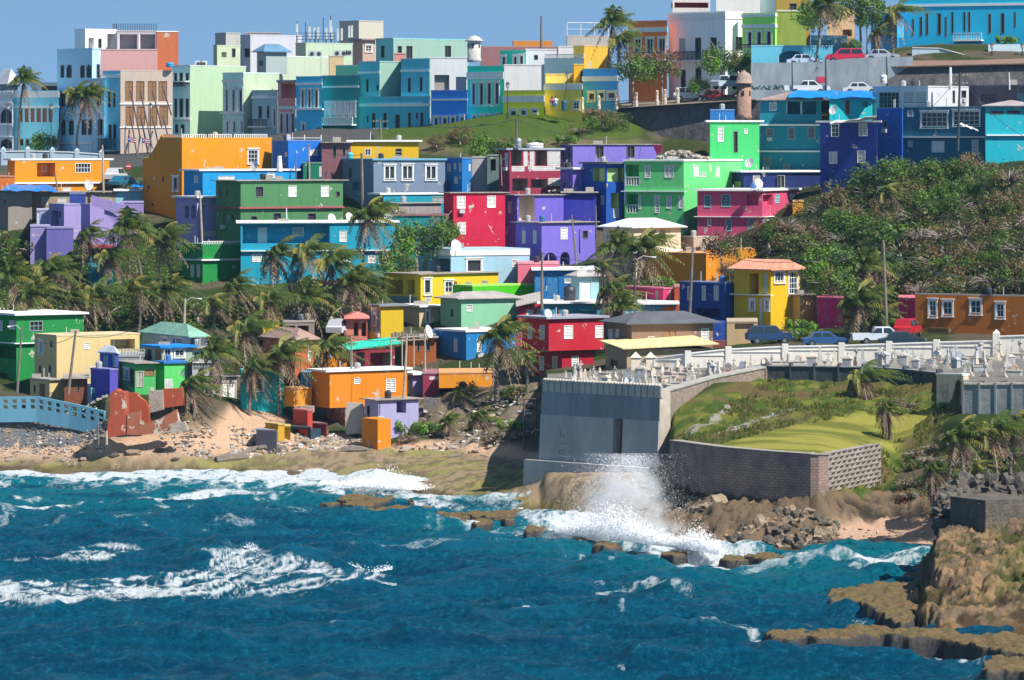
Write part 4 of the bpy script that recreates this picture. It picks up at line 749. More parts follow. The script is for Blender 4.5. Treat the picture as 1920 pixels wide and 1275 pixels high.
house('cream board house with a big white hip roof', (-40, 205, 580), 840, 448, C(242, 226, 190), '-20,860,10,960,j; 40,860,80,960,j; 355,855,399,975,j; 410,850,460,975,q', B4, roof='hip', rc=(0.7, 0.69, 0.69), rh=0.9, phi=38, ledge='1015,1040')
house('bare concrete cube house with wall boxes', (590, 682, 872), 918, 452, C(208, 192, 172), '752,920,782,958,q; 690,990,740,1045,q; 768,968,792,1010,j', B4, wear=0.7)
house('orange courtyard wall building under the cream house', (300, 782, 1182), 1050, 443, C(255, 162, 8), '650,1180,690,1250,b,c', B4, phi=50, wear=0.2)
house('amber house end wall seen through the red-leaved tree', (780, 784, 1180), 1012, 444, C(255, 165, 8), '', B4, wear=0.2)
house('yellow villa with a red clay tile roof and arched blue doors', (1005, 1296, 1530), 242, 408, C(252, 205, 15), '1125,265,1200,430,o; 1232,262,1264,430,D,t; 1328,252,1402,330,gw; 1442,257,1506,430,gaw; 1132,482,1168,552,gw; 1200,470,1228,690,D,p; 1254,480,1282,552,gw', C4, roof='tile', rc=(0.55, 0.2, 0.12), rh=0.9, phi=48, wear=0.2, ledge='436,444,l')
house('peeling beige annex with faded mural paint beside the yellow villa', (1440, 1530, 1662), 442, 409, C(225, 190, 120), '', C4, peel=0.35, roof='tin')
house('deep blue two-storey house with block windows and a pole in front', (570, 932, 1085), 352, 411, C(0, 78, 165), '635,368,668,480,b; 750,367,778,480,b; 846,365,880,480,b; 700,545,890,620,o,b', C4, wear=0.3, phi=42, peel=0.04)
house('small blue annex room with a pink block fence', (835, 837, 936), 665, 399, C(0, 70, 160), '842,800,930,868,b,m', C4, roof='none')
house('magenta yard wall with coral posts below the palms', (100, 440, 528), 392, 424, C(235, 55, 115), '380,405,400,480,j,c; 485,400,500,480,j,c', C4, name='yard_wall', cat='wall')
house('brick-red wall corner beside the magenta yard wall', (528, 530, 592), 378, 423, C(185, 75, 40), '', C4, name='yard_wall', cat='wall')
house('light blue bungalow with an amber end wall', (118, 120, 540), 515, 418, C(150, 212, 232), '278,550,325,600,D; 330,552,370,600,v; 436,532,525,608,q,y', C4, roof='slab', deepc=(0.75, 0.35, 0.02))
house('brown bungalow with a dark hip roof behind the graves', (0, 190, 836), 672, 394, C(165, 132, 110), '5,710,36,820,j; 62,710,88,772,j; 318,768,373,824,j; 438,715,545,812,s,o; 742,703,804,800,j', C4, roof='hip', rc=(0.1, 0.105, 0.12), rh=0.95, phi=22, ov=0.7)
house('low tan shed with an orange-tan sheet roof touching the graves', (-20, 150, 830), 870, 386, C(205, 180, 140), '22,952,76,1012,d', C4, roof='shed', rc=(0.6, 0.42, 0.2), rh=0.7, phi=14)
house('tan garden wall with a yellow coping beside the dark blue car', (945, 947, 1192), 658, 400, C(205, 175, 130), '1010,660,1160,710,q,y', C4, name='yard_wall', cat='wall')
house('long ochre building with four barred windows behind the graves', (832, 1790, 1800), 452, 391, C(215, 125, 35), '945,482,1000,605,gw; 1055,490,1128,595,gw; 1275,480,1356,583,gw; 1480,508,1540,614,gw; 920,700,1100,790,s,o', C5, wear=0.2, phi=62, roof='cap', rc=(0.4, 0.34, 0.3))
house('dark magenta yard wall behind the drooping palm', (50, 262, 264), 470, 404, S(120, 20, 70), '', C5, name='yard_wall', cat='wall')
house('second dark magenta yard wall against the ochre building', (700, 834, 836), 472, 400, S(125, 20, 70), '', C5, name='yard_wall', cat='wall')
house('white villa with glass doors, garage shutter and roof-terrace posts', (495, 935, 1260), 693, 479, C(240, 240, 245), '545,735,706,860,g,g; 735,725,926,830,j; 1130,720,1150,820,d; 1200,720,1240,780,d', A5, phi=48, wear=0.1, rails='570,815,1180,858,i,n')
house('mauve-grey flat house with a navy grid window', (1257, 1800, 1805), 682, 479, C(135, 118, 128), '1358,750,1476,812,g,n; 1645,745,1720,838,j,t', A5, wear=0.6)
house('cobalt tower house with one tiny window', (530, 728, 735), 866, 470, C(0, 105, 215), '577,965,608,1020,d; 562,1258,606,1308,j; 520,1240,534,1300,j', A5, wear=0.2)
house('petrol blue house with two big white picture windows', (730, 1390, 1393), 857, 467, C(0, 125, 155), '770,878,816,930,j; 882,896,1088,1008,gw; 1138,886,1345,995,gw; 775,1120,812,1170,j; 960,1122,1066,1215,D; 1285,1112,1336,1235,j', A5, ledge='1085,1097', wear=0.2, phi=58)
house('cyan house with two slit windows at the end of the row', (1390, 1393, 1800), 846, 465, C(0, 195, 215), '1425,882,1538,910,d,w; 1565,879,1672,908,d,w', A5, roof='hip', rc=(0.35, 0.3, 0.3), rh=0.6, ledge='1072,1082', phi=10)
house('navy house with a bare grey plaster panel and white shutters', (75, 528, 532), 975, 468, C(8, 62, 160), '162,980,226,1090,g; 383,972,452,1085,j; 147,1208,212,1305,j; 371,1200,436,1300,j', A5, wear=0.2, phi=60, roof='slab')
# lower left
house('emerald two-storey house with a white slab roof by the sea wall', (-170, 130, 668), 262, 418, C(0, 155, 70), '-60,300,20,380,j; 75,300,122,372,j; 237,305,341,385,g,g; -100,500,128,602,o; -60,720,60,860,o', C1, roof='slab', ledge='480,488', wear=0.2, phi=30)
house('cream house with a roofless pergola terrace', (275, 452, 1112), 428, 411, C(250, 222, 155), '315,465,341,560,gw; 400,465,416,515,d; 310,658,328,718,d; 388,658,407,718,d; 670,480,714,530,j; 880,450,1075,530,od,r; 722,670,775,700,v', C1, wear=0.3, phi=30)
house('lower cream annex with a dark door in front of the cream house', (240, 395, 512), 778, 405, C(248, 218, 150), '268,812,285,880,d; 312,805,360,908,D,r', C1, roof='tin', ov=0.2)
house('brown plank shed with a white post beside the leaning pole', (510, 512, 697), 765, 403, C(150, 85, 55), '612,795,640,865,d,w', C1, roof='tin', wear=0.8)
house('indigo tower house with a little pointed gable', (795, 925, 945), 565, 404, C(65, 85, 190), '828,572,858,690,ja,t; 900,575,925,670,j,t', C1, roof='hip', rc=(0.5, 0.55, 0.65), rh=0.6, ov=0.15, phi=45)
house('violet flat box in front of the indigo tower house', (722, 875, 940), 700, 401, C(98, 88, 205), '', C1, rc=(0.2, 0.2, 0.45), phi=40)
house('white and blue cottage under a wide green hip roof', (1130, 1490, 1650), 435, 411, C(225, 235, 245), '1150,465,1175,500,j; 1290,445,1336,486,gw; 1405,445,1460,486,gw; 1520,440,1600,500,D,b; 1375,448,1395,498,D,b', C1, roof='hip', rc=(0.22, 0.42, 0.32), rh=1.1, phi=25)
house('patchwork cottage with a glazed door under a bright blue tarpaulin roof', (1155, 1290, 1532), 520, 406, C(180, 205, 180), '1170,530,1210,620,d; 1238,528,1282,618,D,o; 1310,516,1362,620,gw; 1395,535,1466,583,gw', C1, roof='slab', rc=(0.0, 0.22, 0.65), phi=30, yb=640)
house('grey terrace with a concrete balustrade beside the tarpaulin cottage', (945, 947, 1152), 592, 407, C(160, 160, 165), '', C1, rails='945,592,1150,535,b,g')
house('leaf green shack with plank gates and a rusty lean-to roof', (948, 1075, 1240), 645, 401, C(90, 208, 112), '993,692,1030,755,gw; 1033,685,1070,830,d; 1085,705,1142,832,s,c; 1150,690,1232,742,s,o', C1, roof='tin', phi=20)
house('light green shack with a blue sheet roof and red things on top', (1240, 1310, 1472), 645, 402, C(105, 232, 120), '1315,770,1370,838,b', C1, roof='slab', rc=(0.02, 0.16, 0.45), phi=30, ov=0.2)
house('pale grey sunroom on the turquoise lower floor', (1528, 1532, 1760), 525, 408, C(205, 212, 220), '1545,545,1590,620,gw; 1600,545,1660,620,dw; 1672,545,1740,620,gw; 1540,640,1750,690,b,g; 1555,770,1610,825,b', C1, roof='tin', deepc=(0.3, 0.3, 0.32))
house('low sky-blue beach yard wall with painted shutters', (500, 725, 932), 850, 402.5, C(160, 215, 242), '735,880,820,940,b,b', C1, name='yard_wall', cat='wall', phi=20)
house('small turquoise house with a white window behind three palms', (300, 310, 642), 230, 403, C(0, 205, 208), '392,292,478,380,gw', D2, wear=0.2)
house('beige panel shed with a flat lid beside the turquoise house', (-60, 10, 272), 290, 405, C(215, 200, 190), '160,330,200,500,D; 205,330,262,500,D; 20,300,140,420,q', D2, roof='tin')
house('terracotta hipped bungalow behind the lower palms', (480, 735, 905), 160, 414, C(222, 118, 72), '835,110,860,220,d; 840,180,862,330,g', (380, 600, 4.25), roof='hip', rc=(0.35, 0.22, 0.18), rh=1.0, phi=30)
house('orange garden house behind the lower palm crowns', (945, 947, 1180), 262, 413, C(255, 158, 5), '975,270,1035,300,j', (380, 600, 4.25), wear=0.2, yb=460)
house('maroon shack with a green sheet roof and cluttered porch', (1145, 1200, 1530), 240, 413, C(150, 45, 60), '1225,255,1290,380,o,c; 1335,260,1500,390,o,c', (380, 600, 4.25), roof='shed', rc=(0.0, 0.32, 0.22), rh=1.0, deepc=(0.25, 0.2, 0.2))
house('salmon cottage with two arches and a red tile awning', (1140, 1142, 1312), 628, 424, C(232, 140, 120), '1204,656,1242,768,oa; 1266,656,1306,768,oa', C2, roof='tile', rc=(0.6, 0.15, 0.12), rh=0.5)
house('tiny yellow room glimpsed above the palms', (480, 482, 610), 655, 428, C(250, 205, 10), '', C2, roof='cap')
house('grey carport wall with dark bays behind the palm trunks', (640, 642, 890), 658, 426, C(170, 150, 140), '660,682,740,735,o,k; 755,682,845,730,o,k', C2)
house('orange beach house with a white slab roof and two black vents', (865, 1012, 1630), 245, 401.5, C(255, 152, 5), '1207,290,1254,341,v; 1461,298,1538,405,v', D2, roof='slab', wear=0.25, phi=32, yb=532, peel=0.08)
house('brown undercroft pillars and grey infill below the orange beach house', (985, 1135, 1300), 536, 402.5, C(195, 125, 95), '', D2, name='undercroft', peel=0.5, wear=0.9)
house('orange terrace parapet beside the orange beach house', (650, 725, 868), 382, 402, C(255, 165, 5), '', D2, name='terrace_wall', cat='wall', wear=0.2, yb=520)
house('pale blue room behind the orange terrace parapet', (780, 782, 870), 265, 410, C(110, 205, 240), '', D2, yb=400)
house('dark red masonry block on the beach under the orange terrace', (722, 835, 875), 558, 399, C(215, 75, 60), '', D2, name='masonry_block', cat='wall')
house('second dark red masonry block under the orange beach house', (870, 985, 990), 665, 400, C(150, 45, 50), '', D2, name='masonry_block', cat='wall')
house('yellow beach wall with rounded corner', (500, 600, 652), 668, 397, C(225, 180, 40), '', D2, name='masonry_block', cat='wall')
house('grey concrete cube lying at the edge of the sand', (428, 590, 596), 720, 394, C(150, 145, 155), '', D2, name='concrete_cube', cat='block')
house('yellow square pillar beside the shaded underside box', (652, 700, 704), 690, 397.5, C(230, 190, 40), '', D2, name='pillar', cat='pillar')
house('low blue-black box for the shaded underside between the yellow pillar and red block', (702, 862, 866), 690, 398.5, C(40, 75, 90), '720,700,850,790,o,k', D2, name='underside_shade', cat='underside_shade')  # shade of an open underside built as a blue-black box
house('lilac shanty with dark doorways and a tin lid by the rocks', (1293, 1400, 1720), 470, 397, C(192, 188, 235), '1309,512,1334,598,d; 1392,490,1416,590,d; 1545,478,1622,572,o,k', D2, roof='tin', phi=30)
house('orange ruin stump with torn plaster on the beach', (1270, 1395, 1500), 622, 391, C(255, 152, 10), '', D2, name='ruin', cat='ruin', peel=0.3, roof='none')

# ------------------------------------------------------------ walls, fort, cemetery
def wall_line(name, label, cat, pts, mat, th=0.6, base=None, cap=None, capm=None, posts=0, postw=0.35, posth=0.15, postm=None, batter=0, sub=4, last=1):
    """pts: (px, D, top_row); follows the ground"""
    P = []
    for (a, b) in zip(pts[:-1], pts[1:]):
        for i in range(sub): t = i / sub; P.append([a[k] * (1 - t) + b[k] * t for k in range(3)])
    P.append(list(pts[-1])); tops = [Vector((XX(p, d), d, ZZ(r, d))) for p, d, r in P]
    rt = root(name, (tops[0].x, tops[0].y, tops[0].z - 3), label, cat); mb = MB(); cb = MB()
    nrm = []
    for i in range(len(tops)):
        d = tops[min(i + 1, len(tops) - 1)] - tops[max(i - 1, 0)]; d.z = 0; d.normalize(); nrm.append(Vector((d.y, -d.x, 0)))
    bz = [min(gxy(t.x, t.y), gxy((t + n * 1.2).x, (t + n * 1.2).y)) - 0.8 if base is None else ZZ(base, t.y) for t, n in zip(tops, nrm)]
    for i in range(len(tops) - 1):
        a, b, na, nb = tops[i], tops[i + 1], nrm[i], nrm[i + 1]
        fa, fb = a + na * batter, b + nb * batter
        B = [(fa.x, fa.y, bz[i]), (fb.x, fb.y, bz[i + 1]), ((b - nb * th).x, (b - nb * th).y, bz[i + 1]), ((a - na * th).x, (a - na * th).y, bz[i])]
        T = [tuple(a), tuple(b), tuple(b - nb * th), tuple(a - na * th)]; mb.hexa(B, T)
        if cap:
            o = 0.09; q = [a + na * o, b + nb * o, b - nb * (th + o), a - na * (th + o)]; cb.hexa([(v.x, v.y, v.z + 0.002) for v in q], [(v.x, v.y, v.z + cap) for v in q])
    mb.build('wall', mat, rt)
    if cap: cb.build('coping', capm or paint(WALLWHITE, 0.6), rt)
    if posts:
        L = [0.0]
        for i in range(len(tops) - 1): L.append(L[-1] + (tops[i + 1] - tops[i]).length)
        n = max(1, round(L[-1] / posts))
        for k in range(n + last):
            s_ = L[-1] * k / n; i = max(0, min(len(tops) - 2, int(np.searchsorted(L, s_)) - 1)); t = (s_ - L[i]) / max(1e-6, L[i + 1] - L[i])
            c = tops[i].lerp(tops[i + 1], t); d = (tops[i + 1] - tops[i]); d.z = 0; d.normalize(); n_ = Vector((d.y, -d.x, 0)); m = MB(); h = postw / 2; z0 = bz[i] + 0.2
            q = [c - d * h + n_ * (0.12 + batter), c + d * h + n_ * (0.12 + batter), c + d * h - n_ * (th + .05), c - d * h - n_ * (th + .05)]; q2 = [c - d * h + n_ * 0.12, c + d * h + n_ * 0.12, c + d * h - n_ * (th + .05), c - d * h - n_ * (th + .05)]
            m.hexa([(v.x, v.y, z0) for v in q], [(v.x, v.y, c.z + posth) for v in q2])
            if posth > 0.3:
                ap = c - n_ * th / 2; tp = [(v.x, v.y, c.z + posth) for v in q2]
                for j in range(4): m.poly([tp[j], tp[(j + 1) % 4], (ap.x, ap.y, c.z + posth + postw * 0.6)])
            m.build('pillar', postm or mat, rt)
    return rt
CW = stone((0.33, 0.33, 0.32), (0.47, 0.46, 0.43), 0.5, 0.9, 0.25, zs=0.3, name='board_marked_concrete')
CWd = stone((0.17, 0.21, 0.23), (0.27, 0.30, 0.31), 0.8, 0.9, 0.25, zs=0.15, name='stained_concrete')
# sea bastion below the cemetery
rt = root('sea_bastion', (XX(1237, 348), 348, 2), 'huge grey concrete sea bastion with a tall dark slot, holding up the graves', 'bastion')
A_, B_ = Vector((XX(1017, 357), 357)), Vector((XX(1237, 348), 348)); f = Face(A_, B_); R_ = B_ - f.n * 1.3; g = Face(B_, R_)
zt = ZZ(746, 348); zb = 1.6; s0 = f.L * 0.62; s1 = f.L * 0.70
def flared(mb, a0, a1, z0, z1, o0, o1, bk=-1.28, m=0):
    mb.hexa([f.pt(a0, z0, o0), f.pt(a1, z0, o0), f.pt(a1, z0, bk), f.pt(a0, z0, bk)], [f.pt(a0, z1, o1), f.pt(a1, z1, o1), f.pt(a1, z1, bk), f.pt(a0, z1, bk)], m)
mb = MB(); flared(mb, -0.1, s0, zb, zt - 1.9, 0.45, 0.12); flared(mb, s1, f.L, zb, zt - 1.9, 0.45, 0.12); flared(mb, s0, s1, zb, zt - 1.9, -1.1, -1.1); mb.build('lower_wall', CW, rt)
mb = MB(); flared(mb, -0.05, f.L + .002, zt - 1.898, zt, 0.1, 0.0); mb.build('upper_band', CWd, rt)
mb = MB(); g.box(mb, 0.004, g.L, zb, zt + .6, -1.5, 0.02); mb.build('return_wall', stone((0.5, 0.44, 0.36), (0.38, 0.33, 0.28), 1.2, 0.9, 0.3), rt)
mb = MB(); flared(mb, -1.2, f.L - 0.3, 1.0, 3.6, 1.1, 1.0, 0.46); mb.build('plinth', CW, rt)
mb = MB(); f.box(mb, 0, f.L + 0.1, zt + 0.002, zt + 0.95, -0.3, -0.02); mb.build('parapet', stone((0.42, 0.42, 0.38), (0.5, 0.49, 0.44), 1.0), rt)
n = 19
for i in range(n + 1): mb = MB(); x = f.L * i / n; f.box(mb, x - 0.035, x + 0.035, zt + 0.02, zt + 0.95, -0.02, 0.04); mb.build('rib', stone((0.3, 0.3, 0.27), (0.22, 0.22, 0.2)), rt)
mb = MB()
for i in range(2 * n):
    c = f.pt(f.L * (i + .5) / (2 * n), zt + 0.94, -0.15); mb.lathe(c, [(0.21, 0), (0.22, 0.07), (0.15, 0.16), (0.02, 0.2)], 7)
mb.build('shell_coping', stone((0.66, 0.6, 0.5), (0.5, 0.46, 0.4), 3), rt)
mb = MB(); mk_ = lambda a, z, w_, h: f.box(mb, a, a + w_, z, z + h, 0.30, 0.345)
def stroke(a, z, w_, h): k_ = (z - zb) / (zt - 1.9 - zb); o = 0.45 + (0.12 - 0.45) * k_; f.box(mb, a, a + w_, z, z + h, o - 0.1, o + 0.012)
b0 = f.L * 0.17
for a, z, w_, h in ((.0, 5.6, .07, .5), (.0, 5.6, .45, .06), (.42, 5.6, .07, .25), (0, 5.05, .9, .06), (.1, 4.95, .06, .2), (.4, 4.95, .06, .2), (.65, 4.95, .06, .2), (0, 4.5, .7, .06), (0, 4.2, .7, .06), (0, 4.2, .06, .35), (.33, 4.2, .06, .35), (.66, 4.2, .06, .35), (0, 3.85, .7, .06)): stroke(b0 + a, z, w_, h)
mb.build('painted_marks', plain((0.2, 0.2, 0.2)), rt)
# retaining walls
STN = stone((0.26, 0.19, 0.15), (0.38, 0.31, 0.25), 2.2, 0.95, 1.0, name='rubble_stone')
wall_line('stone_retaining_wall', 'brown rubble-stone wall with a pale coping climbing from the bastion to the dark wall', 'wall', [(1251, 349.3, 735), (1330, 360, 712), (1345, 361.2, 708), (1436, 369.6, 690)], STN, 0.7, cap=0.16, capm=stone((0.5, 0.47, 0.42), (0.38, 0.36, 0.32), 3), posts=9, postw=0.6, posth=-0.05)
DKW = stone((0.045, 0.055, 0.065), (0.09, 0.105, 0.115), 1.2, 0.9, 0.4, name='dark_render')  # teal-grey plaster with its shade put into the dark colour
wall_line('dark_retaining_wall', 'long low dark wall with small posts on top of the grassy bank', 'wall', [(1437, 369.6, 687), (1540, 367.6, 688), (1640, 365.6, 690), (1700, 363, 694), (1758, 359.6, 700)], DKW, 0.5, cap=0.08, capm=stone((0.3, 0.33, 0.34), (0.2, 0.22, 0.23), 3), posts=2.2, postw=0.14, posth=0.32)
gw_ = wall_line('painted_end_wall', 'beige wall stub covered in faded blue-green scribbles at the end of the bank', 'wall', [(1756, 351, 703), (1806, 346.5, 704)], paint((0.6, 0.5, 0.38), 0.9), 0.5, cap=0.15)
fq = Face((XX(1756, 351), 351), (XX(1806, 346.5), 346.5)); mb = MB(); rr = random.Random(5)
for k in range(7):
    a0 = 0.3 + rr.random() * 1.6; z0_ = ZZ(725, 349) - rr.random() * 0.8; pp = [fq.pt(a0 + 0.35 * math.cos(q * 0.9 + k), z0_ + 0.3 * math.sin(q * 0.9 + k), 0.02) for q in range(5)]; mb.tube(pp, 0.03, 4)
mb.build('painted_marks', plain((0.25, 0.42, 0.4)), gw_)
GP = stone((0.24, 0.25, 0.25), (0.34, 0.35, 0.34), 1.5, 0.9, 0.4, name='grey_block')
wall_line('grey_panel_wall', 'tall grey panelled wall with dark pilasters and shell coping at the frame edge', 'wall', [(1806, 342.4, 721), (1838, 341.8, 722), (1960, 340, 720)], GP, 0.5, cap=0.14, capm=stone((0.66, 0.6, 0.5), (0.5, 0.46, 0.4), 6), posts=1.45, postw=0.16, posth=0.2, postm=CWd)
# brick sea wall
t = NT('block_wall'); v = t.co(); br = t.n('ShaderNodeTexBrick'); mp = t.n('ShaderNodeMapping'); mp.inputs['Rotation'].default_value = (R(90), 0, 0); t.l(v, mp.inputs[0]); t.l(mp.outputs[0], br.inputs['Vector'])
br.inputs['Scale'].default_value = 1.0; br.inputs['Brick Width'].default_value = 0.45; br.inputs['Row Height'].default_value = 0.22; br.inputs['Mortar Size'].default_value = 0.025
br.inputs['Color1'].default_value = (0.27, 0.18, 0.14, 1); br.inputs['Color2'].default_value = (0.33, 0.22, 0.17, 1); br.inputs['Mortar'].default_value = (0.16, 0.11, 0.09, 1)
n = t.noise(v, 0.5, 5); t.l(t.mix(t.ramp(n, 0.42, 0.66, 0, 0.8), br.outputs[0], (0.1, 0.09, 0.095)), t.b.inputs['Base Color']); t.b.inputs['Roughness'].default_value = 0.95
t.bump(br.outputs['Fac'], -0.6, 0.05); BRK = t.m
bw = wall_line('block_sea_wall', 'curving dark block wall holding the mown lawn above the rocks', 'wall', [(1256, 338, 826), (1300, 331, 832), (1345, 325.4, 838), (1435, 321.1, 846), (1520, 318.4, 852), (1535, 318.3, 853), (1546, 318.9, 853), (1554, 320, 852.6)], BRK, 0.8, base=985, cap=0.06, capm=stone((0.33, 0.3, 0.25), (0.45, 0.4, 0.32), 3), sub=6)
mb = MB(); fa = Face((XX(1552, 319.7), 319.7), (XX(1652, 330.4), 330.4)); z1_, z0_ = ZZ(853, 318.4), 2.0
fa.box(mb, 0.01, fa.L, z0_, z1_, -0.8, 0); mb.build('end_wall', stone((0.3, 0.26, 0.22), (0.4, 0.35, 0.3), 2), bw)
mb = MB(); r_ = 0
z = z0_ + 1.4
while z < z1_ - 0.15:
    x = 0.15 + (0.6 if r_ % 2 else 0)
    while x < fa.L - 0.66:
        if x < 0.5 or (z - z0_) > 0.0: mb.hexa([fa.pt(x, z, 0.01), fa.pt(x + 0.62, z, 0.01), fa.pt(x + 0.62, z, 0), fa.pt(x, z, 0)], [fa.pt(x, z + 0.2, 0.2), fa.pt(x + 0.62, z + 0.2, 0.2), fa.pt(x + 0.62, z + 0.2, 0), fa.pt(x, z + 0.2, 0)])
        x += 1.2
    z += 0.36; r_ += 1
mb.build('hollow_block_face', stone((0.38, 0.32, 0.27), (0.5, 0.43, 0.36), 3), bw)
# white cemetery back wall
PW = paint((0.74, 0.7, 0.62), 0.9, 0.12)
pil = [(1196, 381, 676), (1218, 381, 674), (1290, 380, 664), (1366, 380, 656), (1472, 380, 651), (1578, 380, 649), (1667, 379.5, 646), (1756, 379, 643), (1868, 378, 640)]
for i, (a, b) in enumerate(zip(pil[1:-1], pil[2:])):
    wm = wall_line('cemetery_wall', ['white wall bay of the graveyard nearest the tan shed', 'white graveyard wall bay below the yellow coping wall', 'white graveyard wall bay in front of the dark blue parked car', 'white graveyard wall bay with a lamp post in front of it', 'white graveyard wall bay below the drooping palm', 'white graveyard wall bay below the white pickup', 'white graveyard wall bay below the ochre barred-window building'][i], 'wall', [a, b], PW, 0.3, cap=0.1, sub=1, posts=50, postw=0.55, posth=0.3, last=0)
    ff = Face((XX(a[0], a[1]), a[1]), (XX(b[0], b[1]), b[1])); mb = MB(); zr = ZZ((a[2] + b[2]) / 2, 380) - 0.33; ff.box(mb, 0.3, ff.L - 0.3, zr, zr + 0.07, 0.0, 0.07); mb.build('moulding', PW, wm)
wall_line('cemetery_wall', 'taller white graveyard wall reaching the frame edge', 'wall', [(1868, 378, 632), (1990, 377, 628)], PW, 0.3, cap=0.1, sub=1, posts=50, postw=0.6, posth=0.35)
# gate between the two stubby pillars
gt = root('cemetery_gate', (XX(1205, 381), 381, 9.8), 'grey plank gate between two peaked cream pillars beside the tan shed', 'gate')
for px_ in (1192, 1220):
    mb = MB(); x = XX(px_, 381); mb.box(x - .42, x + .42, 380.6, 381.4, 9.4, ZZ(670, 381)); zt_ = ZZ(670, 381)
    for j, (p, q) in enumerate((((-.5, -.5), (.5, -.5)), ((.5, -.5), (.5, .5)), ((.5, .5), (-.5, .5)), ((-.5, .5), (-.5, -.5)))): mb.poly([(x + p[0], 381 + p[1], zt_), (x + q[0], 381 + q[1], zt_), (x, 381, zt_ + .5)])
    mb.build('pillar', paint((0.72, 0.62, 0.5), 0.6), gt)
mb = MB()
for i in range(7): x = XX(1196, 380.8) + i * 0.14; mb.box(x, x + 0.12, 380.75, 380.8, 9.6, ZZ(672, 381))
mb.build('planks', plain((0.3, 0.29, 0.27)), gt)

# graves
MARB = [stone((0.58, 0.54, 0.47), (0.38, 0.35, 0.3), 4, 0.7, 0.3), stone((0.58, 0.5, 0.4), (0.68, 0.62, 0.52), 4, 0.8, 0.2), stone((0.36, 0.38, 0.4), (0.52, 0.54, 0.56), 4, 0.7, 0.2)]
FLOW = [plain((0.6, 0.03, 0.06)), plain((0.7, 0.25, 0.05)), plain((0.6, 0.2, 0.4)), plain((0.1, 0.2, 0.55))]
def g_cross(m):
    b = MB(); b.box(-.5, .5, -.35, .35, -.5, .25); b.box(-.34, .34, -.26, .26, .25, .5); b.box(-.2, .2, -.18, .18, .5, .95); p = b, MB(); p[1].box(-.07, .07, -.06, .06, .95, 1.95); p[1].box(-.33, -.07, -.06, .06, 1.45, 1.6); p[1].box(.07, .33, -.06, .06, 1.45, 1.6); return [('pedestal', p[0], m), ('cross', p[1], m)]
def g_tomb(m):
    b = MB(); b.box(-.95, .95, -.45, .45, -.5, .55); s_ = MB(); s_.box(-1.05, 1.05, -.52, .52, .55, .68); h = MB(); h.box(-1.02, -.8, -.4, .4, .68, 1.25); h.box(-.98, -.84, -.2, .2, 1.25, 1.5); v_ = MB(); v_.lathe((.5, -.1, .68), [(.1, 0), (.14, .15), (.06, .2)], 8); fl = MB()
    for q in range(9): a = q * 0.7; fl.lathe((.5 + .1 * math.cos(a), -.1 + .1 * math.sin(a), .9 + .03 * (q % 3)), [(.06, 0), (.05, .08)], 5)
    return [('chest', b, m), ('lid', s_, 0), ('headstone', h, m), ('vase', v_, 0), ('flowers', fl, 'f')]
def g_obel(m):
    b = MB(); b.box(-.45, .45, -.45, .45, -.5, .35); b.box(-.33, .33, -.33, .33, .35, .9); o = MB(); o.hexa([(-.22, -.22, .9), (.22, -.22, .9), (.22, .22, .9), (-.22, .22, .9)], [(-.11, -.11, 2.2), (.11, -.11, 2.2), (.11, .11, 2.2), (-.11, .11, 2.2)])
    for a, c in (((-.11, -.11), (.11, -.11)), ((.11, -.11), (.11, .11)), ((.11, .11), (-.11, .11)), ((-.11, .11), (-.11, -.11))): o.poly([(*a, 2.2), (*c, 2.2), (0, 0, 2.4)])
    return [('pedestal', b, m), ('shaft', o, m)]
def g_angel(m):
    b = MB(); b.box(-.4, .4, -.35, .35, -.5, .4); b.box(-.25, .25, -.22, .22, .4, 1.0); s_ = MB(); s_.lathe((0, 0, 1.0), [(.2, 0), (.19, .2), (.13, .5), (.17, .72), (.15, .82), (.05, .88), (.05, .92), (.085, .97), (.09, 1.05), (.03, 1.12)], 9)
    for q in (-1, 1): s_.tube([(q * .15, -.02, 1.78), (q * .2, -.12, 1.6), (q * .05, -.2, 1.68)], [.05, .04, .03], 6)
    w_ = MB()
    for q in (-1, 1): w_.hexa([(q * .05, .08, 1.35), (q * .08, .12, 1.3), (q * .1, .14, 1.7), (q * .05, .1, 1.75)], [(q * .3, .2, 1.3), (q * .33, .22, 1.35), (q * .36, .22, 1.85), (q * .3, .18, 1.95)])
    return [('pedestal', b, m), ('figure', s_, m), ('wings', w_, m)]
def g_stone(m):
    b = MB(); b.box(-.55, .55, -.9, .3, -.5, .16); s_ = MB(); s_.box(-.42, .42, .05, .22, .16, .95)
    pts = [(-.42 + .84 * q / 8, .95 + .26 * math.sin(math.pi * q / 8)) for q in range(9)]; s_.poly([(x, .05, z) for x, z in pts]); s_.poly([(x, .22, z) for x, z in pts[::-1]])
    for (xa, za), (xb, zb_) in zip(pts[:-1], pts[1:]): s_.poly([(xa, .05, za), (xa, .22, za), (xb, .22, zb_), (xb, .05, zb_)])
    fl = MB()
    for q in range(7): fl.lathe((-.2 + .07 * q, -.1, .16), [(.07, 0), (.07, .14)], 5)
    return [('base', b, m), ('headstone', s_, m), ('flowers', fl, 'f')]
def g_niche(m):
    b = MB(); b.box(-.6, .6, -.4, .4, -.5, 1.2); b.box(-.68, .68, -.47, .47, 1.2, 1.32); d = MB(); d.box(-.4, .4, -.42, -.4, .2, 1.0); r_ = MB(); r_.hexa([(-.68, -.47, 1.32), (.68, -.47, 1.32), (.68, .47, 1.32), (-.68, .47, 1.32)], [(-.1, -.3, 1.65), (.1, -.3, 1.65), (.1, .3, 1.65), (-.1, .3, 1.65)]); c = MB(); c.box(-.05, .05, -.05, .05, 1.65, 2.05); c.box(-.17, -.05, -.05, .05, 1.84, 1.93); c.box(.05, .17, -.05, .05, 1.84, 1.93); return [('vault', b, m), ('plaque', d, 2), ('roof', r_, m), ('cross', c, m)]
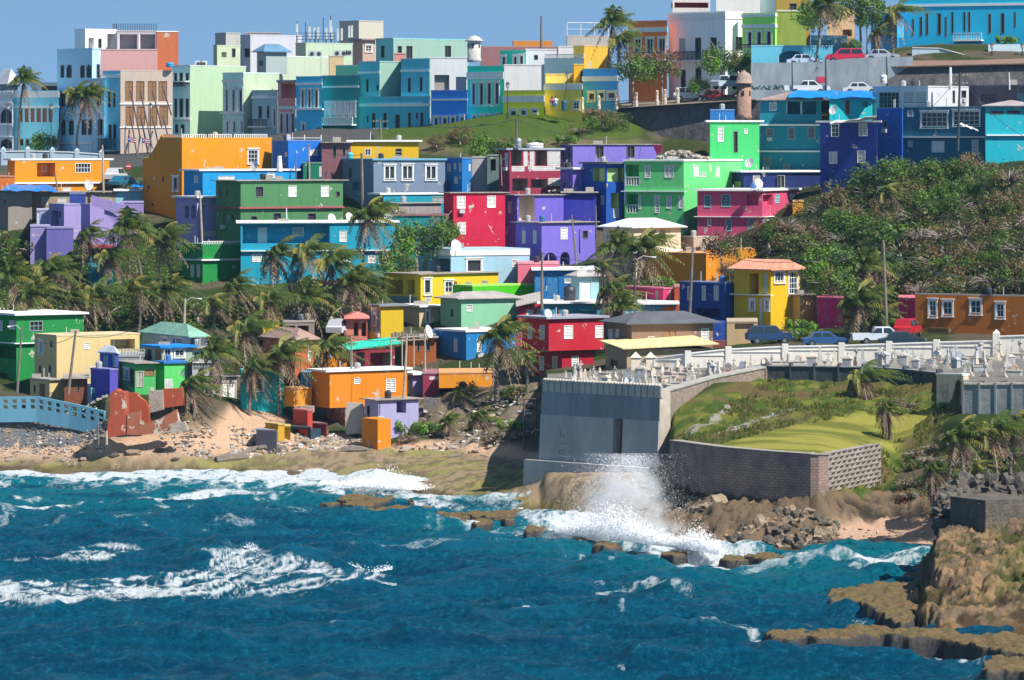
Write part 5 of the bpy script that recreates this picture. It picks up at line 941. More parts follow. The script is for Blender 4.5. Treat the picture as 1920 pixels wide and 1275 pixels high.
KG = [('grave_cross', g_cross, 'cross', ['white', 'cream', 'grey'], 'stone cross on a stepped pedestal among the crowded graves'), ('chest_tomb', g_tomb, 'tomb', ['white', 'cream', 'grey'], 'chest tomb with a lid, vase and flowers among the crowded graves'), ('grave_obelisk', g_obel, 'obelisk', ['white', 'cream', 'grey'], 'tapering obelisk on a block among the crowded graves'),
      ('angel_statue', g_angel, 'statue', ['white', 'cream', 'grey'], 'winged angel statue on a pedestal among the crowded graves'), ('headstone', g_stone, 'headstone', ['white', 'cream', 'grey'], 'round-topped headstone with flowers at its foot among the graves'), ('burial_vault', g_niche, 'vault', ['white', 'cream', 'grey'], 'small gabled burial vault topped by a cross among the graves')]
tmpl = {}
def mkgrave(ki, mi, loc, rz, sc_):
    nm, fn, cat, cl, lb = KG[ki]; lab = cl[mi] + ' ' + lb
    if (ki, mi) not in tmpl:
        r_ = root(nm, (0, 0, 0), lab, cat, 'graves in the clifftop cemetery')
        for pn, b, m in fn(mi): b.build(pn, FLOW[(ki + mi) % 4] if m == 'f' else MARB[m], r_)
        tmpl[(ki, mi)] = r_; o = r_
    else: o = copy_tree(tmpl[(ki, mi)])
    o.location = loc; o.rotation_euler = (0, 0, rz); o.scale = (sc_,) * 3
rg = random.Random(11); used = []
FB = lambda px: np.interp(px, [1025, 1240, 1262, 1340, 1435, 1640, 1760, 1806, 1930], [360.5, 351.8, 358, 365.5, 373.4, 370.2, 365, 349, 347])
tries = 0
while len(used) < 125 and tries < 9000:
    tries += 1; px_ = rg.uniform(1062, 1925) if rg.random() < 0.7 else rg.uniform(1062, 1440); f0 = float(FB(px_)); bk = 378 if px_ > 1230 else 379 - (1230 - px_) * 0.03
    if px_ < 1300 and 875 and False: continue
    d = rg.uniform(f0, bk - 0.6)
    if px_ < 1230 and d > 374: continue
    x = XX(px_, d)
    if any(abs(x - a) < 1.25 and abs(d - b_) < 1.3 for a, b_ in used): continue
    used.append((x, d)); ki = rg.choices(range(6), [28, 26, 10, 12, 16, 8])[0]; mi = rg.choices(range(3), [42, 38, 20])[0]
    mkgrave(ki, mi, (x, d, gxy(x, d)), rg.uniform(-0.9, 0.1), rg.uniform(0.5, 0.8))
ORD = ['first', 'second', 'third', 'fourth', 'fifth', 'sixth', 'seventh', 'eighth', 'ninth', 'tenth', 'eleventh', 'twelfth', 'thirteenth', 'fourteenth', 'fifteenth', 'sixteenth', 'seventeenth', 'eighteenth', 'nineteenth', 'twentieth', 'twenty-first', 'twenty-second', 'twenty-third', 'twenty-fourth', 'twenty-fifth', 'twenty-sixth', 'twenty-seventh', 'twenty-eighth', 'twenty-ninth', 'thirtieth']
gv = sorted([o for o in sc.objects if o.get('group') == 'graves in the clifftop cemetery'], key=lambda o: o.location.x / o.location.y); by = {}
for o in gv:
    k_ = o['label'].split(' among')[0]; by[k_] = by.get(k_, 0) + 1; o['label'] = f"{k_.replace(' with a lid, vase and flowers', ' with flowers').replace(' with flowers at its foot', '')}, {ORD[(by[k_] - 1) % 30]} of its kind from the bastion"
# ------------------------------------------------------------ fort, upper retaining walls
FS = stone((0.075, 0.075, 0.08), (0.17, 0.155, 0.15), 1.3, 0.95, 1.2, zs=0.6, name='fort_masonry')
TOPS = stone((0.24, 0.18, 0.14), (0.16, 0.15, 0.09), 1.0, 0.95, 0.6, name='fort_terreplein')
rt = root('fort_wall', (XX(1300, 500), 500, 28), 'huge dark sloping fortress wall behind the spring green tower house', 'fort wall')
def v3(px, D, row): return P3(px, row, D)
mb = MB(); b0 = [v3(1150, 508, 310), v3(1425, 497, 310)]; t0 = [v3(1158, 509.5, 204), v3(1425, 498.5, 186)]; 
mb.hexa([b0[0], b0[1], v3(1440, 515, 300), v3(1165, 520, 300)], [t0[0], t0[1], v3(1440, 515, 182), v3(1160, 520, 199)]); mb.build('wall', FS, rt)
mb = MB(); q = [v3(1135, 509, 205), v3(1425, 498, 187), v3(1445, 522, 165), v3(1290, 530, 178), v3(1140, 524, 197)]; mb.poly([p + Vector((0, 0, .06)) for p in q]); mb.build('terreplein', TOPS, rt)
mb = MB(); mb.hexa([v3(1275, 514, 189), v3(1378, 511, 189), v3(1378, 512.5, 189), v3(1275, 515.5, 189)], [v3(1275, 514, 181), v3(1378, 511, 178), v3(1378, 512.5, 178), v3(1275, 515.5, 181)]); mb.build('parapet', FS, rt)
rt = root('stone_battery', (XX(1800, 496), 496, 33), 'long dark stone battery with a red-brown top above the village roofs', 'battery')
mb = MB(); mb.hexa([v3(1662, 497, 185), v3(1960, 489, 185), v3(1980, 509, 180), v3(1672, 510, 180)], [v3(1668, 499, 127), v3(1960, 491, 120), v3(1980, 509, 118), v3(1672, 510, 124)]); mb.build('wall', FS, rt)
mb = MB(); mb.hexa([p for p in (v3(1664, 498.4, 127), v3(1960, 490.4, 120), v3(1980, 512, 105), v3(1738, 512, 110))], [p + Vector((0, 0, .15)) for p in (v3(1664, 498.4, 127), v3(1960, 490.4, 120), v3(1980, 512, 105), v3(1738, 512, 110))]); mb.build('terreplein', stone((0.3, 0.17, 0.12), (0.2, 0.13, 0.1), 2), rt)
RW = stone((0.24, 0.29, 0.33), (0.38, 0.42, 0.44), 0.9, 0.9, 0.3, zs=0.25, name='stained_render')
rw = wall_line('road_retaining_wall', 'tall stained grey wall with scribbled base carrying the parked cars', 'wall', [(1408, 499.5, 118), (1520, 499, 117), (1600, 498.6, 109), (1712, 498, 106)], RW, 0.7, base=188, sub=2)
mb = MB(); rr = random.Random(9); fq = Face((XX(1408, 499.5), 499.5), (XX(1600, 498.7), 498.7))
for k in range(34):
    a0 = 0.4 + k * 0.33; pp = [fq.pt(a0 + rr.uniform(-.3, .3), ZZ(168 - rr.random() * 9, 499) , 0.03) for q in range(4)]; mb.tube(pp, 0.045, 4)
mb.build('painted_marks', plain((0.05, 0.12, 0.14)), rw); mb = MB()
for px_, wd in ((1535, 30), (1587, 36), (1638, 18)):
    a0 = fq.hit(px_) * fq.L; fq.box(mb, a0, a0 + wd * 0.0622, ZZ(168, 499), ZZ(145, 499), 0.004, 0.02)
mb.build('garage_opening', plain((0.03, 0.05, 0.07)), rw); mb = MB(); a0 = fq.hit(1531) * fq.L; fq.box(mb, a0, a0 + 1.0, ZZ(155, 499), ZZ(144, 499), 0.03, 0.08); mb.build('red_panel', plain((0.5, 0.03, 0.08)), rw)
wall_line('white_garden_wall', 'pale cyan garden wall with two lamps at the top of the ramp', 'wall', [(1853, 509, 83), (1960, 508, 83)], paint((0.6, 0.75, 0.8), 0.3), 0.3, base=112, sub=1)
wall_line('ramp_wall', 'sloping blue-grey ramp wall below the great blue mansion', 'wall', [(1710, 509, 90), (1762, 509, 91), (1812, 508, 104)], paint((0.4, 0.5, 0.58), 0.6), 0.4, base=115, cap=0.08, sub=2)
wall_line('street_wall', 'pale street wall with squat pillars behind the long orange house', 'wall', [(-40, 516, 285), (60, 516, 284), (130, 516, 286), (190, 516, 290)], paint((0.4, 0.5, 0.56), 0.8), 0.4, cap=0.12, posts=3.2, postw=.5, posth=.35, sub=1)
# sentry boxes
BR = stone((0.42, 0.25, 0.18), (0.3, 0.2, 0.15), 3.5, 0.95, 0.8, name='weathered_brick')
def sentry(label, px_, D, ytop, ycap, ybot, rpx, mat, mat2):
    s_ = D / F0; r = rpx * s_; x = XX(px_, D); zb_, zc, zt_ = ZZ(ybot, D), ZZ(ycap, D), ZZ(ytop, D); rt = root('sentry_box', (x, D, zb_), label, 'sentry box'); h = zc - zb_
    mb = MB(); mb.lathe((x, D, zb_ - 0.3), [(r * 1.0, 0), (r * 1.12, 0.2), (r * 1.12, 0.35), (r, 0.5), (r, h + 0.2)], 20); mb.build('turret', mat, rt, True)
    mb = MB(); H_ = zt_ - zc; mb.lathe((x, D, zc), [(r * 1.02, -0.02), (r * 1.4, 0.05), (r * 1.4, 0.17), (r * 1.15, 0.25), (r * 1.08, H_ * .45), (r * .8, H_ * .72), (r * .35, H_ * .86), (r * .18, H_ * .9), (r * .22, H_ * .95), (r * .05, H_)], 20); mb.build('dome', mat2, rt, True)
    for an in (-100, -40, -160):
        a = R(an); c = Vector((x + math.cos(a) * r, D + math.sin(a) * r, zc - h * 0.35)); u = Vector((-math.sin(a), math.cos(a), 0)); n_ = Vector((math.cos(a), math.sin(a), 0)); m = MB()
        m.hexa([c - u * .12 - n_ * .1, c + u * .12 - n_ * .1, c + u * .12 + n_ * .03, c - u * .12 + n_ * .03], [p + Vector((0, 0, .55)) for p in (c - u * .12 - n_ * .1, c + u * .12 - n_ * .1, c + u * .12 + n_ * .03, c - u * .12 + n_ * .03)]); m.build('slit', plain(DARK), rt)
sentry('brick fort sentry turret with a domed cap on the fortress wall', 1395, 494, 131, 158, 219, 13.6, BR, stone((0.33, 0.25, 0.21), (0.42, 0.3, 0.24), 3))
sentry('whitewashed turret with a round dome on the skyline behind the teal towers', 889, 551, 66, 78, 112, 12.5, stone((0.5, 0.5, 0.47), (0.62, 0.62, 0.58), 2), stone((0.62, 0.6, 0.55), (0.5, 0.48, 0.44), 2))

# ------------------------------------------------------------ vegetation
def leafmat(name, c, c2, tr=0.0):
    t = NT(name); g = t.n('ShaderNodeNewGeometry'); oi = t.n('ShaderNodeObjectInfo')
    n = t.noise(t.co(), 1.1, 3); rnd = g.outputs['Random Per Island']
    k = t.mix(t.ramp(n, 0.35, 0.65), c, c2); t.l(t.mix(t.ramp(rnd, 0, 1, 0, 0.45), k, tuple(x * 0.35 for x in c)), t.b.inputs['Base Color'])
    t.b.inputs['Roughness'].default_value = 0.55; t.b.inputs['Specular IOR Level'].default_value = 0.35
    tr_ = t.n('ShaderNodeBsdfTranslucent'); tr_.inputs[0].default_value = (min(1, c2[0] * 1.5), min(1, c2[1] * 1.5), c2[2], 1); mx = t.n('ShaderNodeMixShader'); mx.inputs[0].default_value = .3; t.l(t.b.outputs[0], mx.inputs[1]); t.l(tr_.outputs[0], mx.inputs[2]); t.l(mx.outputs[0], t.t.nodes['Material Output'].inputs[0]); return t.m
PGREEN = leafmat('palm_leaf', (0.065, 0.12, 0.018), (0.13, 0.17, 0.035)); PYEL = leafmat('yellowing_palm_leaf', (0.3, 0.25, 0.06), (0.24, 0.24, 0.05)); PDEAD = leafmat('dry_palm_leaf', (0.34, 0.23, 0.14), (0.2, 0.14, 0.1))
GREEN = leafmat('green_leaf', (0.07, 0.16, 0.02), (0.14, 0.24, 0.03)); DKGREEN = leafmat('dark_leaf', (0.04, 0.085, 0.018), (0.075, 0.13, 0.025)); RED = leafmat('red_leaf', (0.24, 0.12, 0.07), (0.15, 0.11, 0.06)); OLIVE = leafmat('olive_leaf', (0.13, 0.13, 0.035), (0.2, 0.16, 0.06)); LIME = leafmat('bright_leaf', (0.12, 0.3, 0.02), (0.2, 0.38, 0.03))
BARK = stone((0.2, 0.16, 0.13), (0.32, 0.27, 0.22), 5, 0.95, 0.8, zs=3, name='palm_bark'); TWIG = stone((0.25, 0.2, 0.17), (0.4, 0.34, 0.3), 4, 0.95, 0.3, name='grey_twig')
def frond(mb, rg, az, el, L, droop, wind, m, w0=0.34, nl=15):
    d = Vector((math.cos(az) * math.cos(el), math.sin(az) * math.cos(el), math.sin(el))); pts = []
    N = 9
    for i in range(N + 1):
        t_ = i / N; p = d * (L * t_) + Vector((wind * t_ * t_ * L, 0, -droop * t_ ** 2.1 * L)); pts.append(p)
    # keep length sane
    for i in range(N):
        a, b = pts[i], pts[i + 1]; s_ = (b - a).normalized().cross(Vector((0, 0, 1))); s_ = s_.normalized() if s_.length > .01 else Vector((1, 0, 0)); h = 0.022
        mb.poly([a - s_ * h, a + s_ * h, b + s_ * h, b - s_ * h], m)
    for k in range(nl):
        t_ = 0.1 + 0.9 * (k + 0.5) / nl; i = min(N - 1, int(t_ * N)); f_ = t_ * N - i; c = pts[i].lerp(pts[i + 1], f_); ax = (pts[i + 1] - pts[i]).normalized(); s_ = ax.cross(Vector((0, 0, 1))); s_ = s_.normalized() if s_.length > .01 else Vector((0, 1, 0))
        ln = w0 * 2.1 * math.sin(math.pi * (0.12 + 0.86 * t_)) ** 0.6 * rg.uniform(0.75, 1.15)
        for sg in (-1, 1):
            if rg.random() < 0.08: continue
            dr = (s_ * sg * 0.75 + ax * 0.55 + Vector((wind * 0.7, 0, -0.45 - 0.35 * rg.random()))).normalized(); e = c + dr * ln; wv = ax * 0.075
            mb.poly([c - wv, c + wv, e + wv * 0.3, e - wv * 0.3], m)
def palm_crown(seed, n=20, wind=0.35, dead=7, L0=2.5):
    rg = random.Random(seed); a, b = MB(), MB()
    for i in range(n):
        az = i * 2.399 + rg.uniform(-.3, .3); el = R(rg.uniform(5, 80)); wf = wind * rg.uniform(.5, 1.5)
        frond(a, rg, az, el, L0 * rg.uniform(.8, 1.12), rg.uniform(.35, .9), wf, 0 if rg.random() < .8 else 1)
    for i in range(dead):
        az = rg.random() * 6.28; frond(b, rg, az, R(rg.uniform(-55, -5)), L0 * rg.uniform(.6, .95), rg.uniform(.5, 1.0), wind * .5, 0, 0.28, 11)
    return a, b
CROWNS = []
for sd_, n_, wi, de, L0 in ((1, 30, .35, 10, 2.9), (2, 24, .5, 14, 2.8), (3, 32, .2, 8, 3.0), (4, 20, .6, 18, 2.7), (5, 27, .4, 16, 3.1), (6, 15, .8, 12, 2.5)):
    a, b = palm_crown(sd_, n_, wi, de, L0); CROWNS.append((a, b))
_cm = {}
def palm(label, cpx, cpy, bpx, D, size=1.0, var=0, lean=0.15, group=None, skirt=False, tr=0.13):
    """crown centre at (cpx, cpy), foot at column bpx"""
    c = P3(cpx, cpy, D); bx = XX(bpx, D); bz = gxy(bx, D) - 0.3
    if c.z - bz < 0.8: bz = c.z - 0.8
    rt = root('palm_tree', (bx, D, bz), label, 'palm tree', group); mb = MB(); pts = []; n = 9; rr = []
    for i in range(n + 1):
        t_ = i / n; pts.append((bx + (c.x - bx) * (t_ ** 1.5) - lean * math.sin(math.pi * t_) * (1 if c.x > bx else -1), D, bz + (c.z - bz) * t_)); rr.append(tr * (1.35 - 0.6 * t_) * (1.35 if i == 0 else 1))
    mb.tube(pts, rr, 7); mb.build('trunk', BARK, rt, True)
    if var not in _cm:
        a, b = CROWNS[var]; ma = a.build('crown', [PGREEN, PYEL]).data; md = b.build('dead_fronds', PDEAD).data
        for o in [o for o in bpy.data.objects if o.data in (ma, md)]: bpy.data.objects.remove(o)
        _cm[var] = (ma, md)
    for nm, me in zip(('crown', 'dead_fronds'), _cm[var]):
        o = bpy.data.objects.new(nm, me); COL.objects.link(o); o.parent = rt; o.location = c - Vector((bx, D, bz)); o.scale = (size * 1.08,) * 3; o.rotation_euler = (0, 0, ((cpx * 7) % 10 - 5) * 0.06)
    if skirt:
        sk = MB(); rg = random.Random(int(cpx)); h = min(3.5, c.z - bz - .3)
        for q in range(70):
            an = rg.random() * 6.28; r0 = rg.uniform(.1, .3); z = c.z - rg.random() * h * .5; u = Vector((math.cos(an), math.sin(an), 0)); s_ = Vector((-u.y, u.x, 0)) * .07; p0 = Vector((c.x, D, z)) + u * r0; p1 = p0 + u * rg.uniform(.05, .35) + Vector((0, 0, -rg.uniform(.8, 1.6)))
            sk.poly([p0 - s_, p0 + s_, p1 + s_ * .4, p1 - s_ * .4])
        sk.build('dry_skirt', PDEAD, rt)
    return rt
def crown_mesh(seed, rx, ry, rz, n, clumps=14, leaf=0.24, mats=1, w=(1,)):
    rg = random.Random(seed); mb = MB(); cl = []
    for i in range(clumps):
        th = rg.random() * 6.28; ph = math.acos(rg.uniform(-0.35, 1)); q = rg.uniform(.5, .95); cl.append((Vector((rx * q * math.sin(ph) * math.cos(th), ry * q * math.sin(ph) * math.sin(th), rz * q * math.cos(ph))), rg.uniform(.24, .44) * min(rx, rz * 1.2), rg.choices(range(mats), w)[0]))
    for i in range(n):
        c, r_, m = cl[i % clumps]; v = Vector((rg.gauss(0, 1), rg.gauss(0, 1), rg.gauss(0, 1))).normalized(); p = c + v * r_ * rg.uniform(.55, 1.1); nr = (v + Vector((rg.gauss(0, .5), rg.gauss(0, .5), rg.gauss(0, .5) + .3))).normalized()
        a = nr.orthogonal().normalized(); a = Matrix.Rotation(rg.random() * 6.28, 3, nr) @ a; b = nr.cross(a); s_ = leaf * rg.uniform(.6, 1.25)
        mb.poly([p - a * s_ * .5, p - b * s_ * .32, p + a * s_ * .5, p + b * s_ * .32], m if rg.random() > .12 else rg.randrange(mats))
    return mb
def limbs(seed, rx, rz, h, n=7, r0=0.14):
    rg = random.Random(seed); mb = MB(); mb.tube([(0, 0, -h), (rx * .04, 0, -h * .5), (0, 0, -.1 * rz)], [r0 * 1.2, r0 * .9, r0 * .7], 7)
    for i in range(n):
        an = i * 2.4 + rg.random(); el = rg.uniform(.2, 1.1); e = Vector((math.cos(an) * math.cos(el) * rx, math.sin(an) * math.cos(el) * rx, math.sin(el) * rz)) * rg.uniform(.7, 1.0); mb.tube([(0, 0, -h * .3 * rg.random()), e * .5 + Vector((0, 0, .15)), e], [r0 * .5, r0 * .28, r0 * .1], 5)
    return mb
TK = {}
def tree_kind(key, seed, rx, ry, rz, n, h, mats, w, leaf=0.24, clumps=16, bare=7):
    a = crown_mesh(seed, rx, ry, rz, n, clumps, leaf, len(mats), w); o = a.build('crown', mats); me = o.data; bpy.data.objects.remove(o)
    b = limbs(seed, rx, rz, h, bare); o = b.build('trunk', TWIG, None, True); mt = o.data; bpy.data.objects.remove(o); TK[key] = (me, mt, h, rz)
tree_kind('green', 21, 2.6, 2.3, 1.9, 2300, 2.6, [GREEN, DKGREEN, OLIVE], (6, 3, 1), .28, 24)
tree_kind('green2', 22, 2.4, 2.2, 2.1, 2300, 2.8, [GREEN, DKGREEN, LIME], (5, 4, 1), .28, 26)
tree_kind('redtree', 23, 2.4, 2.1, 1.7, 1500, 2.4, [RED, OLIVE, GREEN], (6, 2, 2), clumps=18)
tree_kind('grape', 24, 2.6, 2.2, 1.7, 1500, 2.0, [OLIVE, GREEN, RED], (3, 5, 2), clumps=16, leaf=.25, bare=12)
tree_kind('grape2', 25, 2.3, 2.2, 1.9, 1500, 2.0, [DKGREEN, GREEN, RED], (4, 5, 1), clumps=14, leaf=.25, bare=12)
tree_kind('grape3', 26, 2.5, 2.1, 1.5, 900, 1.8, [RED, OLIVE, DKGREEN], (4, 4, 3), leaf=.24, clumps=15, bare=18)
tree_kind('bare', 27, 2.2, 2.0, 1.5, 330, 1.8, [RED, OLIVE], (2, 2), clumps=20, bare=40)
tree_kind('bush', 28, 1.3, 1.2, 0.8, 900, 0.5, [LIME, GREEN, DKGREEN], (4, 4, 1), clumps=12, leaf=0.2, bare=3)
tree_kind('dkbush', 29, 1.6, 1.3, 1.0, 900, 0.6, [DKGREEN, GREEN, OLIVE], (4, 3, 2), clumps=12, leaf=0.22, bare=5)
tree_kind('scrub', 30, 1.6, 1.3, 0.9, 420, 0.5, [OLIVE, RED, DKGREEN], (4, 2, 2), clumps=16, leaf=0.18, bare=45)
def plant(label, kind, px, py, D, s=1.0, name=None, cat=None, group=None, rz=0, sz=None, keep=False):
    """crown centre at the pixel; trunk down to the ground"""
    me, mt, h, rzv = TK[kind]; bush = kind in ('bush', 'dkbush', 'scrub'); 
    if bush:
        if not keep: Ds = np.arange(300, 515, 1.0); gy = HY + (CZ - base_height(np.full(Ds.shape, px), Ds)) * F0 / Ds; ok = np.abs(gy - py - 9 * s) + np.abs(Ds - D) * .05; D = float(Ds[np.argmin(ok)])
    c = P3(px, py, D); rt = root(name or ('bush' if bush else 'tree'), tuple(c), label, cat or ('bush' if bush else 'tree'), group)
    for nm, m in (('crown', me), ('trunk', mt)):
        o = bpy.data.objects.new(nm, m); COL.objects.link(o); o.parent = rt; o.scale = (s, s, s * (sz or 1))
        if nm == 'trunk': gz = gxy(c.x, c.y); o.scale = (s, s, s if bush else max(s * .6, min(2.6 * s, (c.z - gz) / h)))
    rt.rotation_euler = (0, 0, rz); return rt
# palms: (crown px, crown py, foot px, distance, size, variant, lean, label)
PL = [
 (44, 152, 36, 523, .95, 2, .2, 'tall palm with a compact dark crown in front of the low blue building'), (143, 172, 114, 521, 1.0, 1, .8, 'first of two leaning palms in front of the arcaded block, curved grey trunk'), (163, 180, 148, 519, 1.0, 4, .5, 'second of two palms in front of the arcaded block, wide windblown crown'),
 (1148, 45, 1142, 516, 1.15, 2, .3, 'tall twin palm beside the red-orange house, higher crown'), (1162, 78, 1160, 514, 1.05, 0, .2, 'tall twin palm beside the red-orange house, lower crown'),
 (1545, 8, 1530, 500, 1.15, 4, .3, 'slender palm rising beside the peach building'), (1681, 22, 1674, 502, 1.1, 1, .1, 'palm with drooping brown fronds in front of the blue porch house'), (1644, 60, 1643, 501, .7, 3, .05, 'short palm with a yellow-green crown in front of the blue porch house'),
 (163, 440, 150, 445, 1.0, 3, .2, 'palm with a ragged dark crown next to the lilac staircase house'), (240, 432, 262, 444, 1.25, 2, .5, 'bushy bright palm below the stepped orange wing'), (306, 446, 300, 446, 1.2, 0, .2, 'palm with a pale green crown beside the lilac villa'),
 (22, 520, 30, 438, 1.2, 2, .2, 'dark palm crown at the frame edge above the emerald house'), (88, 505, 92, 440, 1.2, 0, .2, 'palm crown in the dense grove above the cream house'), (178, 548, 170, 434, 1.2, 1, .3, 'low palm with long brown fronds above the cream house'), (60, 555, 62, 430, 1.1, 4, .1, 'low palm tangled in the grove behind the emerald house'), (130, 560, 140, 432, 1.0, 3, .1, 'small palm with dry fronds between grove palms'),
 (250, 540, 258, 434, 1.15, 5, .4, 'wind-torn palm with a bowed trunk in the shade of the grove'), (310, 545, 300, 436, 1.0, 4, .2, 'palm with sparse dry fronds beside the green balustrade house'),
 (692, 408, 678, 446, 1.25, 4, .1, 'tall palm with long hanging brown fronds before the turquoise house'), (516, 476, 545, 440, 1.2, 3, .4, 'wind-bent palm before the shaded turquoise porch'), (577, 470, 560, 438, 1.25, 1, .3, 'high palm in the central clump with a fan of pale fronds'), (622, 495, 597, 432, 1.3, 0, .3, 'full round palm crown in the middle of the central clump'), (660, 530, 640, 430, 1.15, 4, .2, 'palm with feathery dry fronds at the edge of the central clump'), (440, 535, 442, 434, 1.05, 3, .2, 'thin-crowned palm beside the green balustrade house'), (505, 560, 510, 430, 1.1, 1, .2, 'shaded palm in the lower part of the central clump'), (398, 570, 400, 428, 1.0, 5, .2, 'scruffy low palm behind the street lamp pole'), (575, 560, 570, 430, 1.1, 2, .3, 'dark palm in the heart of the central clump'),
 (462, 615, 458, 408, 1.2, 1, .2, 'tallest beach palm with a thick dry skirt before the turquoise cottage'), (402, 664, 398, 404, 1.0, 2, .15, 'beach palm with a brown crown beside the beige panel shed'), (527, 668, 524, 403, 1.15, 4, .15, 'beach palm with hanging dead fronds between cottage and orange terrace'), (475, 690, 468, 402, .9, 3, .1, 'short beach palm close to the turquoise cottage window'), (612, 655, 600, 409, 1.1, 0, .15, 'palm in front of the orange garden house'), (357, 722, 362, 396, 1.0, 3, .25, 'short skirted palm leaning over the red ruins'),
 (935, 632, 932, 401, 1.15, 4, .1, 'thick skirted palm in front of the azure house'), (985, 672, 988, 401, .55, 5, .1, 'dead palm trunk with a few brown fronds beside the red house'), (1157, 465, 1140, 436, 1.1, 2, .3, 'palm rising over the cream board house wall'), (1205, 468, 1196, 434, 1.25, 4, .2, 'bushy palm with hanging fronds behind the street lamp'), (1142, 545, 1140, 421, 1.0, 3, .1, 'brownish palm beside the pale cyan shed'), (1165, 575, 1160, 413, .85, 2, .1, 'young palm with upright fronds behind the dark hip roof'), (1130, 500, 1132, 426, .7, 5, .1, 'small torn palm behind the brownish palm'),
 (1662, 362, 1693, 436, .95, 5, .5, 'curving palm with a withered crown on the leafy hillside'), (1745, 392, 1740, 440, 1.0, 1, .3, 'palm with green fans buried in the hillside thicket'), (1720, 440, 1735, 430, .9, 4, .3, 'drooping palm half hidden in the thicket'), (1622, 500, 1618, 410, 1.05, 2, .1, 'upright green palm beside the brown utility pole'), (1612, 568, 1612, 397, 1.25, 4, .2, 'drooping silvery palm behind the graveyard wall, larger crown'), (1645, 600, 1640, 395, 1.0, 3, .2, 'drooping silvery palm behind the graveyard wall, smaller crown'),
 (1618, 706, 1600, 360, 1.0, 1, .4, 'windswept palm leaning on the grassy bank'), (1660, 765, 1668, 342, .6, 3, .1, 'stunted skirted palm on the mown lawn edge'),
 (1800, 822, 1806, 312, .95, 4, .1, 'foreground palm with yellow fronds above the bunker'), (1862, 805, 1858, 313, 1.0, 1, .1, 'foreground palm with a thick fibrous trunk above the bunker'), (1905, 800, 1895, 314, .95, 0, .1, 'foreground palm at the frame edge above the bunker'), (1830, 880, 1832, 306, .6, 5, .1, 'dwarf withered palm behind the bunker'), (1750, 880, 1760, 318, .7, 3, .1, 'dead palm top lying on the scrubby slope'),
 (860, 742, 850, 402, .6, 5, .1, 'fallen palm sapling against the orange low house'), (895, 782, 890, 396, .7, 3, .1, 'broken palm top on the eroded slope'), (838, 790, 842, 396, .55, 4, .1, 'tattered young palm on the eroded slope'),
 (210, 480, 205, 442, 1.1, 1, .2, 'palm between the ragged palm and the bushy bright palm'), (20, 600, 10, 425, 1.0, 0, .1, 'palm tucked behind the emerald roof'), (120, 500, 118, 446, 1.0, 4, .2, 'palm rising out of the creeper-covered slope'), (690, 560, 700, 432, .9, 2, .2, 'dark low palm beside the yellow two-storey house')]
for (cx_, cy_, bx_, D_, s_, v_, ln_, lb_) in PL:
    palm(lb_, cx_, cy_, bx_, D_, s_, v_, ln_, 'palms of the seaside quarter', skirt=('skirt' in lb_ or 'fibrous' in lb_ or v_ == 3), tr=.2 if 'thick' in lb_ else .13)
# named trees
for a in ((('round green sea-grape tree in front of the mansion fence'), 'green', 1186, 138, 509, 1.15), ('sea-grape tree with red and green leaves beside the round green one', 'redtree', 1240, 130, 510, 1.2), ('tall green tree before the white mansion door', 'green2', 1352, 122, 508, 1.1), ('green tree between mansion and road wall', 'green', 1388, 128, 506, .8),
          ('shrubby tree under the mansion windows', 'green2', 1310, 165, 508, .6), ('dark leafy tree hiding the olive house corner', 'green2', 1535, 35, 506, 1.2), ('second dark tree beside the peach building', 'green', 1612, 18, 507, 1.2), ('small tree by the cyan annex', 'green', 1595, 88, 505, .5), ('small palm-like shrub tree beside the blue porch', 'green2', 1625, 40, 506, .7),
          ('leafless reddish tree on the knoll edge', 'redtree', 862, 262, 504, .9), ('smaller reddish tree over the yellow roof terrace', 'redtree', 818, 270, 503, .6), ('broad green tree behind the maroon house', 'green2', 912, 285, 496, .95), ('green tree merging with the broad one behind the maroon house', 'green', 955, 280, 497, .7), ('scrubby tree between knoll and fort wall', 'grape', 1130, 228, 504, .9), ('darker scrubby tree touching the fort wall', 'grape2', 1160, 232, 505, .8), ('thin bare tree above the violet house', 'bare', 1085, 248, 503, .8),
          ('big bright green tree between turquoise and red houses', 'green2', 780, 462, 449, 1.25), ('second bright green tree close to the crimson house', 'green', 822, 440, 450, .9), ('green tree top behind the yellow porch house', 'green2', 740, 500, 446, .9),
          ('red-leaved tree shading the amber end wall', 'redtree', 1352, 470, 437, 1.0), ('red-leaved tree beside the pink house terrace', 'redtree', 1440, 450, 440, 1.2), ('small tree beside the deep blue house', 'redtree', 1368, 512, 428, .6), ('bright green tree beside the yellow villa roof', 'green2', 1552, 505, 412, 1.2), ('second green tree hiding the beige annex', 'green', 1560, 540, 408, .95),
          ('leafy tree above the street wall beside the low blue building', 'green2', 82, 272, 524, .8)):
    plant(a[0], a[1], a[2], a[3], a[4], a[5], group='broadleaf trees')
# hillside thicket on the right: rows of sea grapes climbing the slope
rg = random.Random(4); outline = [(1370, 470), (1420, 440), (1480, 405), (1540, 372), (1600, 338), (1660, 318), (1720, 302), (1800, 288), (1860, 300), (1940, 300)]
ords = ['lowest', 'second', 'third', 'fourth', 'fifth', 'sixth', 'seventh', 'eighth', 'ninth']
n_t = 0; cand = []
for row, D_ in enumerate((408, 416, 424, 432, 441, 450, 459, 468)):
    for px_ in np.arange(1395 + 18 * (row % 2), 1950, 42):
        gy = HY + (CZ - ground(px_, D_)) * F0 / D_; py_ = gy - 26 - rg.uniform(0, 14); top = np.interp(px_, [a for a, b in outline], [b for a, b in outline])
        if py_ < top + 12 or (px_ < 1540 and py_ > 470) or (px_ < 1700 and row == 0 and px_ > 1500) or (px_ < 1500 and row < 2): continue
        cand.append((px_ + rg.uniform(-10, 10), py_, D_, row))
